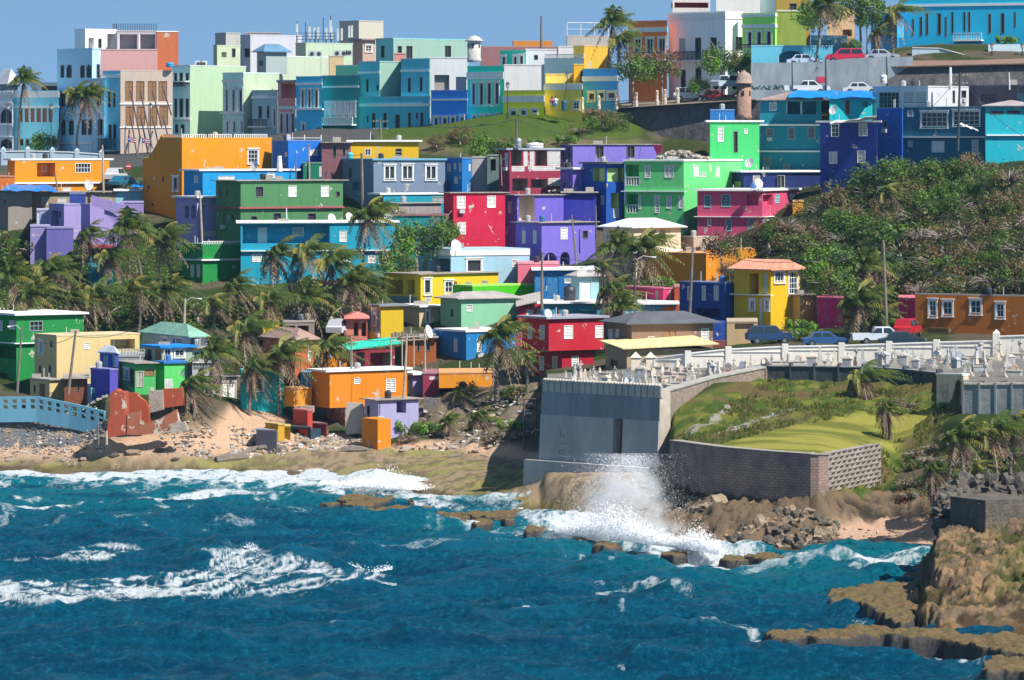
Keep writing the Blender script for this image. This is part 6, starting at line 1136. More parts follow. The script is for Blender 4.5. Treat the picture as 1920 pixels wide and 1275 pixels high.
words_n = ['first', 'second', 'third', 'fourth', 'fifth', 'sixth', 'seventh', 'eighth', 'ninth', 'tenth', 'eleventh', 'twelfth', 'thirteenth', 'fourteenth', 'fifteenth', 'sixteenth', 'seventeenth', 'eighteenth', 'nineteenth', 'twentieth', 'twenty-first', 'twenty-second', 'twenty-third', 'twenty-fourth', 'twenty-fifth', 'twenty-sixth', 'twenty-seventh', 'twenty-eighth', 'twenty-ninth', 'thirtieth']
cnt = {}
for (px_, py_, D_, row) in cand:
    cnt[row] = cnt.get(row, 0) + 1
    kd = rg.choices(['grape', 'grape2', 'grape3', 'bare', 'green'], [5, 4, 5, 2, 1])[0]
    if px_ < 1620 and row <= 2: kd = rg.choice(['green', 'grape2', 'green2'])
    desc = {'grape': 'olive and green', 'grape2': 'dark green', 'grape3': 'rust-leaved', 'bare': 'nearly leafless', 'green': 'green', 'green2': 'bright green'}[kd]
    plant(f'{desc} sea-grape tree, {words_n[cnt[row] - 1]} in the {ords[row]} thicket row, counted from the houses', kd, px_, py_, D_, rg.choice([.8, 1.0, 1.15, 1.5]), group='sea grapes covering the hillside', name='sea_grape_tree', rz=rg.random() * 6)
# bushes
for i, a in enumerate((('dense creeper-green bush on the slope under the violet retaining wall', 'dkbush', 60, 480, 452, 2.0), ('green bush between the creeper slope and the teal cottage', 'bush', 130, 470, 452, 1.6), ('green mound bush under the lilac garden wall', 'bush', 205, 452, 452, 1.6), ('dark bush at the frame edge behind the palm grove', 'dkbush', 10, 470, 450, 2.2), ('dark bush filling the grove floor behind the cream house', 'dkbush', 90, 590, 426, 1.9), ('dark bush filling the grove floor behind the pergola', 'dkbush', 200, 590, 426, 1.9), ('shaded bush under the bowed grove palm', 'dkbush', 280, 585, 428, 1.8), ('shaded bush beside the concrete wall fragment', 'dkbush', 330, 590, 426, 1.5), ('bush under the balustrade house', 'dkbush', 370, 592, 426, 1.4),
          ('bush among the central palm trunks, turquoise side', 'dkbush', 470, 600, 425, 1.7), ('bush among the central palm trunks, middle one', 'dkbush', 540, 600, 425, 1.8), ('bush among the central palm trunks, yellow house side', 'dkbush', 620, 590, 428, 1.8), ('bush behind the salmon cottage', 'dkbush', 690, 580, 430, 1.5), ('leafy bush over the turquoise lower wall', 'dkbush', 600, 545, 436, 1.6), ('bush in the gap below the dark green house', 'dkbush', 430, 590, 432, 1.5),
          ('bright green beach bush in front of the orange low house', 'bush', 770, 806, 392, 1.35), ('bright green beach bush beside its twin', 'bush', 803, 802, 392, 1.0), ('lime bush on the eroded slope beside the iron steps', 'bush', 955, 800, 386, 1.1), ('dry scrub below the lime bush', 'scrub', 930, 822, 383, 1.0), ('dry scrub beside the bastion foot', 'scrub', 975, 822, 381, .9), ('dry thorn scrub below the bright beach bush', 'scrub', 765, 828, 391, .9), ('bare scrub beside the orange ruin stump', 'scrub', 672, 805, 392, .8), ('dark undergrowth under the skirted palm', 'dkbush', 885, 735, 404, 1.1), ('dark undergrowth beside the dark red ground floor', 'dkbush', 975, 740, 402, 1.0),
          ('green hedge bush behind the brown bungalow', 'bush', 1238, 530, 424, 1.2), ('flowering bush beside the dark blue car', 'scrub', 1460, 632, 395, 1.0), ('green bush with white flowers behind the graveyard wall', 'bush', 1500, 628, 393, 1.1), ('bush between the parked cars and drooping palm', 'dkbush', 1540, 632, 392, .8), ('green creeper mound below the beige annex', 'bush', 1500, 612, 400, 1.2),
          ('green shrub over the white garden wall at the top', 'bush', 1885, 76, 510, 1.1), ('shrub on the knoll side under the mansion fence', 'scrub', 1110, 215, 511, 1.0), ('leafy scrub row on the knoll edge, nearer the pole', 'bush', 1005, 268, 502, .9), ('leafy scrub row on the knoll edge, nearer the fort', 'bush', 1060, 262, 502, 1.1),
          ('pinkish oleander bush on the bank below the scribbled wall', 'scrub', 1700, 765, 345, .8), ('small green bush at the foot of the scribbled wall', 'bush', 1765, 763, 346, .7), ('grassy tuft beside the stunted palm', 'scrub', 1685, 755, 349, .6),
          ('green bush near the foreground palms', 'bush', 1905, 850, 309, .7))):
    plant(a[0], a[1], a[2], a[3], a[4], a[5], group='bushes')
# scrub slope in the lower right: grey-leaved shrubs in a band
rg = random.Random(8); k_ = 0
for (px_, py_) in [(1720 + (i % 7) * 31 + (i // 7) * -8 + rg.uniform(-8, 8), 795 + (i // 7) * 30 + (6 - i % 7) * 9 + rg.uniform(-8, 8)) for i in range(35)]:
    if px_ > 1940 or py_ > 945: continue
    Ds = np.arange(296, 345, 1.0); gy = np.array([HY + (CZ - ground(px_, d)) * F0 / d for d in Ds]); D_ = float(Ds[np.argmin(np.abs(gy - py_ - 8))]); k_ += 1
    if k_ > 30: break
    plant(f'{["grey-green", "rusty", "olive"][k_ % 3]} wind-clipped shrub, {words_n[k_ - 1]} down the scrub slope beside the lawn', 'scrub' if k_ % 4 else 'dkbush', px_, py_, D_, rg.uniform(.55, .9), group='shrubs on the scrub slope', rz=rg.random() * 6)
# undergrowth: creepers and low leaves over the slopes between the houses
rg = np.random.default_rng(31); mb = MB()
for (x0, x1, d0, d1, n, hh) in ((-60, 360, 419, 468, 15000, .9), (330, 760, 414, 446, 7000, .5), (1390, 1950, 404, 478, 3500, .5), (760, 1300, 408, 500, 5000, .4), (0, 760, 450, 512, 6000, .4)):
    for i in range(n):
        px_ = rg.uniform(x0, x1); d = rg.uniform(d0, d1); x = XX(px_, d); m = vn(np.array([x * .35]), np.array([d * .35]))[0]
        if m < .38: continue
        z = ground(px_, d) + rg.random() * hh * (m - .2) * 1.6; a = rg.uniform(0, 6.28); s_ = rg.uniform(.1, .22); u = Vector((math.cos(a), math.sin(a), rg.uniform(-.4, .4))) * s_; v = Vector((-math.sin(a) * .5, math.cos(a) * .5, rg.uniform(.2, 1))) * s_; p = Vector((x, d, z)); mb.poly([p - u, p - v * .6, p + u, p + v * .6], 0 if m > .6 else (1 if m > .48 else 2))
tag(mb.build('undergrowth', [GREEN, DKGREEN, OLIVE]), 'tangled creepers and low leaves covering the slopes between houses and palms', 'undergrowth', kind='stuff')
# grass tufts on the bank: stuff
rg = np.random.default_rng(5); mb = MB(); n = 0
while n < 9000:
    px_ = rg.uniform(1265, 1780); d = rg.uniform(326, 371); z = ground(px_, d); py_ = HY + (CZ - z) * F0 / d
    if not (inpoly(np.array([px_]), np.array([py_]), [(1265, 822), (1440, 702), (1760, 712), (1790, 770), (1640, 930), (1600, 930), (1650, 850), (1760, 768), (1600, 780), (1480, 800), (1330, 838)])[0]): n += 0.3; continue
    if fbm(np.array([px_ * .03]), np.array([d * .3]), 3)[0] < 0.42: n += 0.3; continue
    x = XX(px_, d); n += 1; h = rg.uniform(.12, .38); m = int(rg.integers(0, 3))
    for q in range(3):
        a = rg.uniform(0, 6.28); u = Vector((math.cos(a), math.sin(a), 0)) * rg.uniform(.05, .12); w_ = Vector((rg.uniform(.02, .2), rg.uniform(-.1, .1), h)); mb.poly([Vector((x, d, z - .03)) - u, Vector((x, d, z - .03)) + u, Vector((x, d, z)) + w_ + u * .2], m)
tag(mb.build('grass', [leafmat('grass_blade', (0.16, 0.2, 0.03), (0.24, 0.25, 0.05)), leafmat('dry_grass', (0.3, 0.24, 0.1), (0.2, 0.17, 0.07)), leafmat('dark_grass', (0.07, 0.11, 0.02), (0.12, 0.15, 0.03))]), 'tufty green and straw-coloured grass growing on the bank', 'grass', kind='stuff')

# ------------------------------------------------------------ poles, lamps, dishes, cars, people, flags
WOOD = stone((0.16, 0.13, 0.11), (0.26, 0.22, 0.18), 6, 0.95, 0.3, zs=0.3, name='grey_timber'); STEEL = plain((0.06, 0.08, 0.09), 0.5, 0.3); PWOOD = stone((0.4, 0.34, 0.27), (0.5, 0.43, 0.35), 6, 0.95, 0.3, name='pale_timber')
def pole(label, bpx, bpy_, tpx, tpy, D, r=.13, mat=None, arms=0, lamp=0, kind='utility_pole', cat='pole'):
    b, t_ = P3(bpx, bpy_, D), P3(tpx, tpy, D); b.z = min(b.z, gxy(b.x, D) + 9) - .2; rt = root(kind, tuple(b), label, cat, 'poles and lamps')
    mb = MB(); mb.tube([b, b.lerp(t_, .5), t_], [r * 1.15, r, r * .75], 8); mb.build('pole', mat or WOOD, rt)
    d = (t_ - b).normalized()
    for i in range(arms):
        c = t_ - d * (.4 + .9 * i); m = MB(); m.tube([c + Vector((-.9, 0, 0)), c + Vector((.9, 0, 0))], .05, 4); m.build('crossarm', WOOD, rt); m = MB()
        for q in (-.8, -.4, .4, .8): m.lathe(c + Vector((q, 0, .04)), [(.04, 0), (.06, .08), (.03, .16)], 6)
        m.build('insulators', plain((.5, .5, .48)), rt)
    if lamp:
        c = t_ - d * .35; e = c + Vector((lamp, 0, .35)); m = MB(); m.tube([c, c.lerp(e, .5) + Vector((0, 0, .3)), e], .035, 5); m.build('lamp_arm', plain((.6, .6, .58)), rt); m = MB(); m.tube([e, e + Vector((lamp * .3, 0, -.06))], [.07, .13], 6); m.build('lamp_head', plain((.7, .7, .68)), rt)
    return rt
for a in (('wooden pole with two cross-arms on the road behind the cobalt house', 714, 262, 713, 222, 505, .12, None, 2), ('dark thick pole in front of the slate-blue house', 680, 395, 678, 287, 470, .16), ('pale thin pole before the cobalt house', 580, 335, 579, 270, 480, .09, PWOOD), ('short dark pole on the cyan house roof line', 555, 334, 554, 285, 479, .07), ('pale pole standing before the long orange house', 194, 358, 192, 272, 484, .12, PWOOD), ('leaning short pole before the orange house terrace', 108, 354, 103, 324, 483, .09), ('pale pole in front of the lilac villa', 379, 455, 375, 362, 458, .12, PWOOD),
          ('wooden pole on the knoll over the grey tank', 969, 280, 968, 222, 497, .14), ('dark leaning pole in front of the lower violet house', 1081, 492, 1072, 402, 447, .1), ('short dark pole against the blue-violet house', 1118, 425, 1117, 385, 455, .08), ('dark pole in front of the neon green wall', 1016, 592, 1016, 472, 424, .14), ('tall two-tone pole before the deep blue house', 1293, 592, 1299, 462, 405, .13), ('grey pole before the central shacks', 659, 693, 659, 632, 403, .1, PWOOD), ('leaning pale pole over the orange beach house roof', 757, 745, 763, 626, 398.5, .12, PWOOD), ('pale pole beside the orange planks of the shack', 797, 697, 796, 617, 411, .09, PWOOD), ('leaning grey pole in front of the cream house', 128, 735, 142, 620, 401, .13, WOOD),
          ('tall brown pole beside the upright green palm', 1664, 645, 1656, 450, 394, .14, WOOD), ('telegraph pole on the skyline behind the warehouse', 1015, 92, 1015, 30, 560, .16, WOOD), ('dark cross-armed pole in front of the petrol blue house', 1796, 280, 1800, 135, 462, .14, STEEL, 2), ('white pipe chimney pole over the white villa', 1782, 165, 1782, 126, 478, .18, plain((.75, .72, .7))), ('white pole over the mauve-grey flat house', 1893, 165, 1892, 136, 478, .08, plain((.75, .72, .7))), ('dark street pole beside the garage openings', 1549, 172, 1548, 110, 496.5, .1, STEEL), ('dark street pole beside the stone battery', 1664, 165, 1662, 106, 496, .1, STEEL), ('dark lamp pole in front of the road retaining wall', 1486, 172, 1485, 112, 496.5, .08, STEEL), ('weathered stake on the beach before the red ruin', 185, 830, 183, 775, 389, .06), ('second weathered stake on the beach', 200, 830, 200, 808, 389, .1, PWOOD), ('thin pale post on the neighbouring deck behind the graves', 941, 345, 939, 290, 470, .04, PWOOD), ('white thin vent pole over the mossy green terrace', 538, 417, 537, 390, 458, .06, plain((.7, .7, .68))), ('white chimney pipe on the cyan roof', 524, 318, 524, 292, 474, .3, plain((.75, .76, .74)))):
    pole(*a)
pole('leaning street lamp with a curved arm in front of the emerald house', 32, 733, 41, 612, 404, .11, WOOD, 0, -1.0, 'street_lamp', 'street lamp'); pole('street lamp on a concrete pole above the pergola hillside', 345, 618, 347, 560, 424, .13, PWOOD, 0, 1.3, 'street_lamp', 'street lamp'); pole('street lamp with a long curved arm between the two big palms', 1190, 560, 1191, 482, 420, .1, STEEL, 0, 1.6, 'street_lamp', 'street lamp'); pole('street lamp arm reaching from the brownish palm over the teal roof', 1130, 540, 1126, 500, 424, .07, STEEL, 0, -1.6, 'street_lamp', 'street lamp')
def lantern(label, bpx, bpy_, tpx, tpy, D):
    b, t_ = P3(bpx, bpy_, D), P3(tpx, tpy, D); rt = root('lantern_post', tuple(b), label, 'street lantern', 'poles and lamps'); mb = MB(); mb.tube([b - Vector((0, 0, .3)), b + Vector((0, 0, .5)), b + Vector((0, 0, .55)), t_], [.12, .12, .06, .045], 8); mb.build('post', STEEL, rt)
    m = MB(); m.lathe(t_, [(.05, 0), (.16, .12), (.24, .5), (.06, .52)], 6); m.build('lantern_glass', plain((.5, .52, .5), .2), rt); m = MB(); m.lathe(t_, [(.28, .52), (.16, .7), (.03, .85)], 6); m.build('cap', STEEL, rt)
lantern('tall street lantern before the mustard house', 952, 219, 952, 166, 507); lantern('leaning street lantern beside the walking couple', 1057, 204, 1064, 146, 507); lantern('street lantern at the frame edge beside the arched white building', 15, 300, 15, 206, 520); lantern('street lantern before the arcaded block', 186, 296, 186, 204, 520); lantern('dark lantern beside the low bush wall', 96, 300, 96, 206, 519); lantern('lantern standing on the white garden wall', 1860, 104, 1860, 92, 507)
lantern('second lantern on the white garden wall at the frame edge', 1917, 104, 1917, 92, 507); lantern('lantern beside the steel props of the gutted facade', 282, 296, 282, 205, 520)
def dish(label, px, py, D, s=.5, az=-30):
    c = P3(px, py, D); rt = root('satellite_dish', tuple(c), label, 'satellite dish', 'satellite dishes'); mb = MB(); a = R(az); d = Vector((math.sin(a), -math.cos(a), .35)).normalized(); u = d.cross(Vector((0, 0, 1))).normalized(); v = u.cross(d)
    prev = None
    for q, dep in ((.0, 0), (.5, .04), (1, .14)): 
        ring = [c + (u * math.cos(k * .524) + v * math.sin(k * .524) * 1.1) * s * q + d * dep * s * 2 for k in range(12)]
        if prev is not None:
            for k in range(12): mb.poly([prev[k], prev[(k + 1) % 12], ring[(k + 1) % 12], ring[k]])
        prev = ring
    mb.build('reflector', plain((.68, .68, .68)), rt); m = MB(); m.tube([c - v * s, c + d * s * 1.1], .025, 4); m.build('feed_arm', STEEL, rt); m = MB(); m.tube([c - d * .05, c - Vector((0, 0, s * 1.8))], .03, 5); m.build('mast', STEEL, rt)
for a in (('dish on the corner of the navy house slab', 1406, 306, 471, .55, -30), ('dish on the flat white roof above the pink house', 1422, 344, 460, .5, 30), ('dish on the cyan roof below the orange block', 478, 312, 474, .55, -40), ('dish on the shaded turquoise roof, nearest the dark red post', 621, 410, 449, .5, 40), ('dish in the middle of the turquoise roof edge', 654, 407, 449, .45, 35), ('dish at the end of the turquoise roof beside the palm', 729, 406, 449, .5, -20), ('dish at the foot of the crimson house', 854, 461, 445, .6, 30), ('dish on the bright cyan flat wall', 1563, 207, 478, .5, -30), ('pinkish dish on the red house roof', 1027, 588, 404, .4, 30), ('big dish turned sideways on the timber scaffold', 802, 622, 412, .6, 60), ('blue-grey dish on the long orange house roof', 166, 348, 486, .55, 10)): dish(*a)
def tank(label, px, py, D, r, h, mat, cat='water tank'):
    c = P3(px, py, D); rt = root('water_tank', tuple(c), label, cat, 'rooftop tanks'); m = MB(); m.lathe(c, [(r, 0), (r, h * .3), (r * 1.03, h * .32), (r, h * .34), (r, h * .66), (r * 1.03, h * .68), (r, h * .7), (r, h * .88), (r * .6, h * .97)], 14); m.build('barrel', mat, rt, True); m = MB(); m.lathe(c, [(r * .35, h * .96), (r * .33, h * 1.05)], 10); m.build('lid', mat, rt)
tank('black ribbed water tank beside the pale cyan shed', 1068, 565, 431, .62, 1.6, plain((.03, .035, .045), .5)); tank('grey steel water tank under the knoll pole', 972, 279, 474, .35, 1.2, plain((.4, .45, .48), .4, .5)); tank('oval white water tank on the maroon roof', 1003, 280, 477, .95, .75, plain((.7, .7, .68))); tank('cyan drum on the slate-blue roof terrace', 656, 298, 484, .35, .75, plain((.05, .45, .5))); tank('white tank on the corner of the garage openings', 1657, 156, 496, .4, 1.0, plain((.72, .72, .7))); tank('blue drum on the peach facade roof', 319, 126, 536, .5, .6, plain((.02, .3, .6)))
# antennas
rg = random.Random(2)
for i in range(13):
    px_ = [557, 573, 581, 606, 620, 622, 634, 641, 597, 590, 655, 660, 612][i]; top = [40, 41, 48, 32, 29, 50, 55, 54, 50, 52, 46, 45, 52][i]; D = 563 + i * .3; b, t_ = P3(px_, 80, D), P3(px_, top, D); rt = root('antenna_mast', tuple(b), f'{words_n[i]} mast of the phone antenna cluster on the lime rooftop block', 'antenna', 'phone antennas'); m = MB(); m.tube([b, t_], .06, 5); m.build('mast', STEEL, rt)
    if i % 2 == 0 or i > 4:
        m = MB(); c = b.lerp(t_, .6); m.box(c.x - .14, c.x + .14, D - .3, D - .08, c.z - .8, c.z + .8); m.build('antenna_panel', plain((.6, .62, .6)), rt)
for i, (px_, py_) in enumerate(((585, 101), (598, 101), (632, 100), (645, 100), (655, 99), (372, 120), (382, 120))):
    c = P3(px_, py_, 553 if px_ > 400 else 544); rt = root('air_conditioner', tuple(c), f'{words_n[i]} white rooftop air-conditioning unit of the old town skyline', 'air conditioner', 'rooftop air conditioners'); m = MB(); m.box(c.x - .42, c.x + .42, c.y - .2, c.y + .2, c.z - .35, c.z + .4); m.build('casing', plain((.6, .6, .58)), rt); m = MB(); m.tube([(c.x, c.y - .19, c.z), (c.x, c.y - .23, c.z)], .27, 12); m.build('fan_grille', STEEL, rt)
b = P3(570, 70, 562); rt = root('antenna_rack', tuple(b), 'steel railing frame holding the phone antennas', 'frame'); m = MB()
for row in (62, 68, 74): m.tube([P3(556, row, 562), P3(628, row, 562)], .04, 4)
for px_ in (556, 575, 592, 610, 628): m.tube([P3(px_, 60, 562), P3(px_, 81, 562)], .04, 4)
m.build('rails', STEEL, rt)
# props of the gutted facade
rt = brace; m_ = plain((.09, .05, .06), .6)
for i, (a, b_, c, d_) in enumerate(((1040, 640, 1120, 1020), (1120, 640, 1215, 1100), (1215, 640, 1290, 930), (1295, 600, 1365, 830), (1040, 830, 1100, 1200), (1120, 830, 1190, 1190), (1215, 840, 1260, 1060), (1300, 840, 1340, 1010), (1115, 1000, 1090, 1200), (1215, 960, 1160, 1190), (1030, 950, 1025, 1130), (1000, 930, 995, 1130))):
    p = P3(a / 4.25, 20 + b_ / 4.25, 531.5); q = P3(c / 4.25, 20 + d_ / 4.25, 529); mb = MB(); mb.tube([p, q], .1, 5); mb.build('steel_prop', m_, rt)
# flags
def flag(label, px, py, D):
    c = P3(px, py, D); rt = root('flag', tuple(c), label, 'flag', 'striped flags'); W_, H_ = 1.0, .62; m = MB()
    for i in range(5):
        z0 = c.z + H_ * (1 - (i + 1) / 5); 
        for k in range(4):
            x0, x1 = c.x + W_ * k / 4, c.x + W_ * (k + 1) / 4; y = lambda t_: D + .06 * math.sin(t_ * 5); sk = -.16 * k / 4, -.16 * (k + 1) / 4
            m.poly([(x0, y(k / 4), z0 + sk[0]), (x1, y(k / 4 + .25), z0 + sk[1]), (x1, y(k / 4 + .25), z0 + H_ / 5 + sk[1]), (x0, y(k / 4), z0 + H_ / 5 + sk[0])], i % 2)
    m.build('cloth', [plain((.55, .03, .06)), plain((.75, .75, .75))], rt); m = MB(); m.poly([(c.x, D - .05, c.z), (c.x + .45, D - .01, c.z + H_ / 2 - .06), (c.x, D - .05, c.z + H_)]); m.build('blue_triangle', plain((.02, .1, .4)), rt)
    m = MB(); s_ = []; 
    for k in range(10): r_ = .12 if k % 2 == 0 else .05; s_.append((c.x + .15 + r_ * math.sin(k * .628), D - .07, c.z + H_ / 2 + r_ * math.cos(k * .628)))
    for k in range(10): m.poly([s_[k], s_[(k + 1) % 10], (c.x + .15, D - .07, c.z + H_ / 2)])
    m.build('star', plain((.78, .78, .78)), rt)
    m = MB(); m.tube([(c.x - .02, D, c.z - 1.2), (c.x - .02, D, c.z + H_ + .1)], .03, 5); m.build('staff', STEEL, rt)
flag('red and white striped flag with a blue starred triangle, nearer the narrow blue building', 240, 266, 528); flag('red and white striped flag with a blue starred triangle, nearer the big orange block', 267, 268, 528)
c = P3(241, 312, 505); rt = root('road_sign', tuple(c), 'round red no-entry road sign beside the stepped orange wing', 'road sign'); m = MB(); m.tube([c, c + Vector((0, -.04, 0))], .36, 14); m.build('disc', plain((.6, .04, .05)), rt); m = MB(); m.box(c.x - .24, c.x + .24, 504.92, 504.94, c.z - .06, c.z + .06); m.build('bar', plain((.8, .8, .8)), rt); m = MB(); m.tube([c + Vector((0, .05, -2.2)), c + Vector((0, .05, .1))], .04, 5); m.build('post', STEEL, rt)
# cars
def car(label, px, py, D, L=4.2, col=(.5, .5, .5), kind='sedan', yaw=0, name='car'):
    c = P3(px, py, D); rt = root(name, tuple(c), label, 'car', 'parked cars', rz=R(yaw)); W_ = .85
    prof = {'sedan': [(-2.1, .35), (-2.15, .75), (-1.5, .88), (-1.05, 1.38), (.35, 1.42), (1.05, .93), (1.95, .8), (2.12, .55), (2.1, .35)], 'suv': [(-2.1, .4), (-2.15, .95), (-1.95, 1.1), (-1.75, 1.68), (.5, 1.72), (1.15, 1.08), (1.95, .98), (2.12, .6), (2.1, .4)], 'pickup': [(-2.4, .45), (-2.45, 1.05), (-.7, 1.05), (-.55, 1.62), (.65, 1.66), (1.2, 1.1), (2.2, 1.0), (2.35, .65), (2.3, .45)]}[kind]
    mb = MB(); o = Vector(c); sc_ = L / 4.25
    P = lambda x, y, z: (c.x + x * sc_, c.y + y, c.z + z); wy = lambda z: W_ - max(0, z - .95) * .28
    n = len(prof)
    for s_ in (-1, 1):
        pts = [P(x, s_ * wy(z), z) for x, z in prof]; mb.poly(pts if s_ > 0 else pts[::-1])
    for i in range(n): a, b = prof[i], prof[(i + 1) % n]; mb.poly([P(a[0], -wy(a[1]), a[1]), P(a[0], wy(a[1]), a[1]), P(b[0], wy(b[1]), b[1]), P(b[0], -wy(b[1]), b[1])])
    t_ = plain(col, .25, .1, .05); mb.build('body', t_, rt); gl = plain((.02, .03, .04), .08, 0, 0); hi = max(z for _, z in prof); xs = [x for x, z in prof if z > hi - .1]; xa, xb = min(xs), max(xs); base = .95 if kind == 'sedan' else 1.08
    for s_ in (-1, 1):
        for x0, x1 in ((xa - .12, (xa + xb) / 2 - .06), ((xa + xb) / 2 + .06, xb + .3)):
            m = MB(); y0 = s_ * (wy(base) + .01); y1 = s_ * (wy(hi - .1) + .01); q = [P(x0 - .08 if x0 < xa else x0, y0, base), P(x1 + (.12 if x1 > xb else 0), y0, base), P(min(x1, xb), y1, hi - .12), P(max(x0, xa + .05), y1, hi - .12)]; m.poly(q if s_ < 0 else q[::-1]); m.build('side_window', gl, rt)
    i = next(k for k in range(n) if prof[k][0] == xb and prof[k][1] > hi - .1); a, b = prof[i], prof[i + 1]; m = MB(); m.poly([P(a[0] + .06, -W_ * .78, a[1] - .02), P(b[0] - .02, -W_ * .88, b[1] + .06), P(b[0] - .02, W_ * .88, b[1] + .06), P(a[0] + .06, W_ * .78, a[1] - .02)]); m.build('windscreen', gl, rt)
    for x in (-1.3, 1.3):
        for s_ in (-1, 1):
            m = MB(); m.tube([P(x, s_ * .72, .33), P(x, s_ * .9, .33)], .33, 14); w_ = m.build('wheel', plain((.02, .02, .02), .8), rt); m = MB(); m.tube([P(x, s_ * .895, .33), P(x, s_ * .91, .33)], .18, 10); m.build('rim', plain((.45, .45, .45), .3, .8), w_)
    for s_ in (-.6, .6):
        m = MB(); m.box(c.x + 2.08 * sc_, c.x + 2.13 * sc_, c.y + s_ - .15, c.y + s_ + .15, c.z + .6, c.z + .75); m.build('headlight', plain((.7, .7, .65), .1), rt)
for a in (('dark blue car parked beside the tan garden wall', 1442, 645, 393, 4.2, (.02, .05, .12), 'suv', 8), ('blue car half hidden behind the flowering bush', 1546, 650, 391, 4.2, (.03, .1, .25), 'sedan', 5), ('white pickup behind the drooping palm', 1652, 646, 390, 4.8, (.62, .66, .7), 'pickup', 4), ('dark car behind the white pickup', 1692, 650, 388.5, 4.2, (.03, .05, .07), 'sedan', 0), ('red van roof against the ochre building', 1702, 632, 393, 4, (.5, .02, .03), 'suv', 70),
          ('white car behind the mansion fence', 1294, 190, 512, 4, (.65, .68, .7), 'suv', 0), ('red car behind the terreplein parapet', 1340, 191, 512, 4, (.5, .04, .05), 'sedan', 0), ('silver van climbing the lane beside the sentry turret', 1368, 168, 506, 4.6, (.45, .5, .55), 'suv', 35), ('white pickup on the road under the grey wall', 1514, 177, 497.5, 4.8, (.7, .72, .74), 'pickup', 0), ('white car roof behind the cyan flat house', 1613, 177, 497, 4.2, (.65, .65, .66), 'sedan', 0), ('silver car in front of the wide garage arch', 1508, 124, 500.8, 4.2, (.5, .58, .66), 'sedan', 0), ('red people carrier on the upper road', 1584, 118, 501, 4.6, (.55, .02, .06), 'suv', 180), ('silver car beside the street palm trunk', 1652, 115, 501.2, 4.2, (.4, .45, .5), 'sedan', 0),
          ('white car parked below the peach facade', 218, 342, 496, 4, (.6, .6, .6), 'suv', 80), ('blue car below the peach facade', 232, 352, 493, 4, (.02, .15, .25), 'sedan', 60), ('white car behind the palm trunks beside the salmon cottage', 640, 630, 425, 4, (.6, .6, .6), 'suv', 70)): car(*a)
# people
def person(label, px, py, D, shirt, shorts, hair, long_hair=False, armup=False):
    f = P3(px, py, D); f.z = max(f.z, gxy(f.x, D)); rt = root('person', tuple(f), label, 'person'); me = bpy.data.meshes.new('body')
    V = [(0, 0, .95), (0, 0, 1.15), (0, .01, 1.38), (0, 0, 1.5), (0, -.01, 1.58), (0, -.01, 1.72), (-.1, 0, .88), (-.12, -.02, .5), (-.12, .03, .08), (-.12, -.12, .03), (.1, 0, .88), (.13, .03, .5), (.12, .06, .08), (.12, -.09, .03), (-.19, 0, 1.4), (-.25, .02, 1.12), (-.22, -.12, .92), (-.21, -.16, .84), (.19, 0, 1.4), (.27, -.03, 1.15), (.2, -.2, 1.25) if armup else (.25, -.1, .93), (.12, -.24, 1.38) if armup else (.24, -.14, .84)]
    E = [(0, 1), (1, 2), (2, 3), (3, 4), (4, 5), (0, 6), (6, 7), (7, 8), (8, 9), (0, 10), (10, 11), (11, 12), (12, 13), (2, 14), (14, 15), (15, 16), (16, 17), (2, 18), (18, 19), (19, 20), (20, 21)]
    Rd = [.15, .13, .14, .06, .07, .1, .09, .06, .04, .035, .09, .06, .04, .035, .06, .042, .03, .03, .06, .042, .03, .03]
    me.from_pydata(V, E, []); o = bpy.data.objects.new('body', me); COL.objects.link(o); o.parent = rt; sk = o.modifiers.new('Skin', 'SKIN'); 
    if not me.skin_vertices: me.attributes
    for v, r_ in zip(me.skin_vertices[0].data, Rd): v.radius = (r_, r_ * .85)
    me.skin_vertices[0].data[0].use_root = True; o.modifiers.new('Sub', 'SUBSURF').levels = 2; o.modifiers['Sub'].render_levels = 2; me.materials.append(plain((.42, .24, .16), .6))
    def part(nm, prof, mat, dy=0, dx=0): m = MB(); m.lathe((f.x + dx, D + dy, f.z), prof, 12); m.build(nm, mat, rt, True)
    part('shirt', [(.17, .93), (.185, 1.1), (.2, 1.3), (.19, 1.42), (.08, 1.5)], plain(shirt, .9)); part('shorts', [(.18, .62), (.19, .8), (.17, .96)], plain(shorts, .9))
    for dx in (-.22, .22): part('sleeve', [(.07, 1.2), (.075, 1.32), (.05, 1.43)], plain(shirt, .9), 0, dx)
    part('hair', [(.1, 1.62 if not long_hair else 1.42), (.115, 1.7), (.1, 1.8), (.03, 1.84)], plain(hair, .8), .035)
person('person in a pink top and pale shorts walking beside the lantern', 1035, 209, 507, (.65, .12, .3), (.5, .55, .65), (.12, .06, .03), True); person('person in a white shirt and bright blue shorts with one arm raised', 1042, 208, 506.7, (.75, .75, .76), (.02, .2, .6), (.08, .05, .03), False, True)
c = P3(1058, 205, 506); rt = root('litter_bin', tuple(c), 'dark blue litter bin at the foot of the leaning lantern', 'litter bin'); m = MB(); m.lathe(c, [(.3, -.2), (.34, .75), (.36, .8), (.3, 1.0), (.1, 1.1)], 12); m.build('bin', plain((.02, .1, .16)), rt)
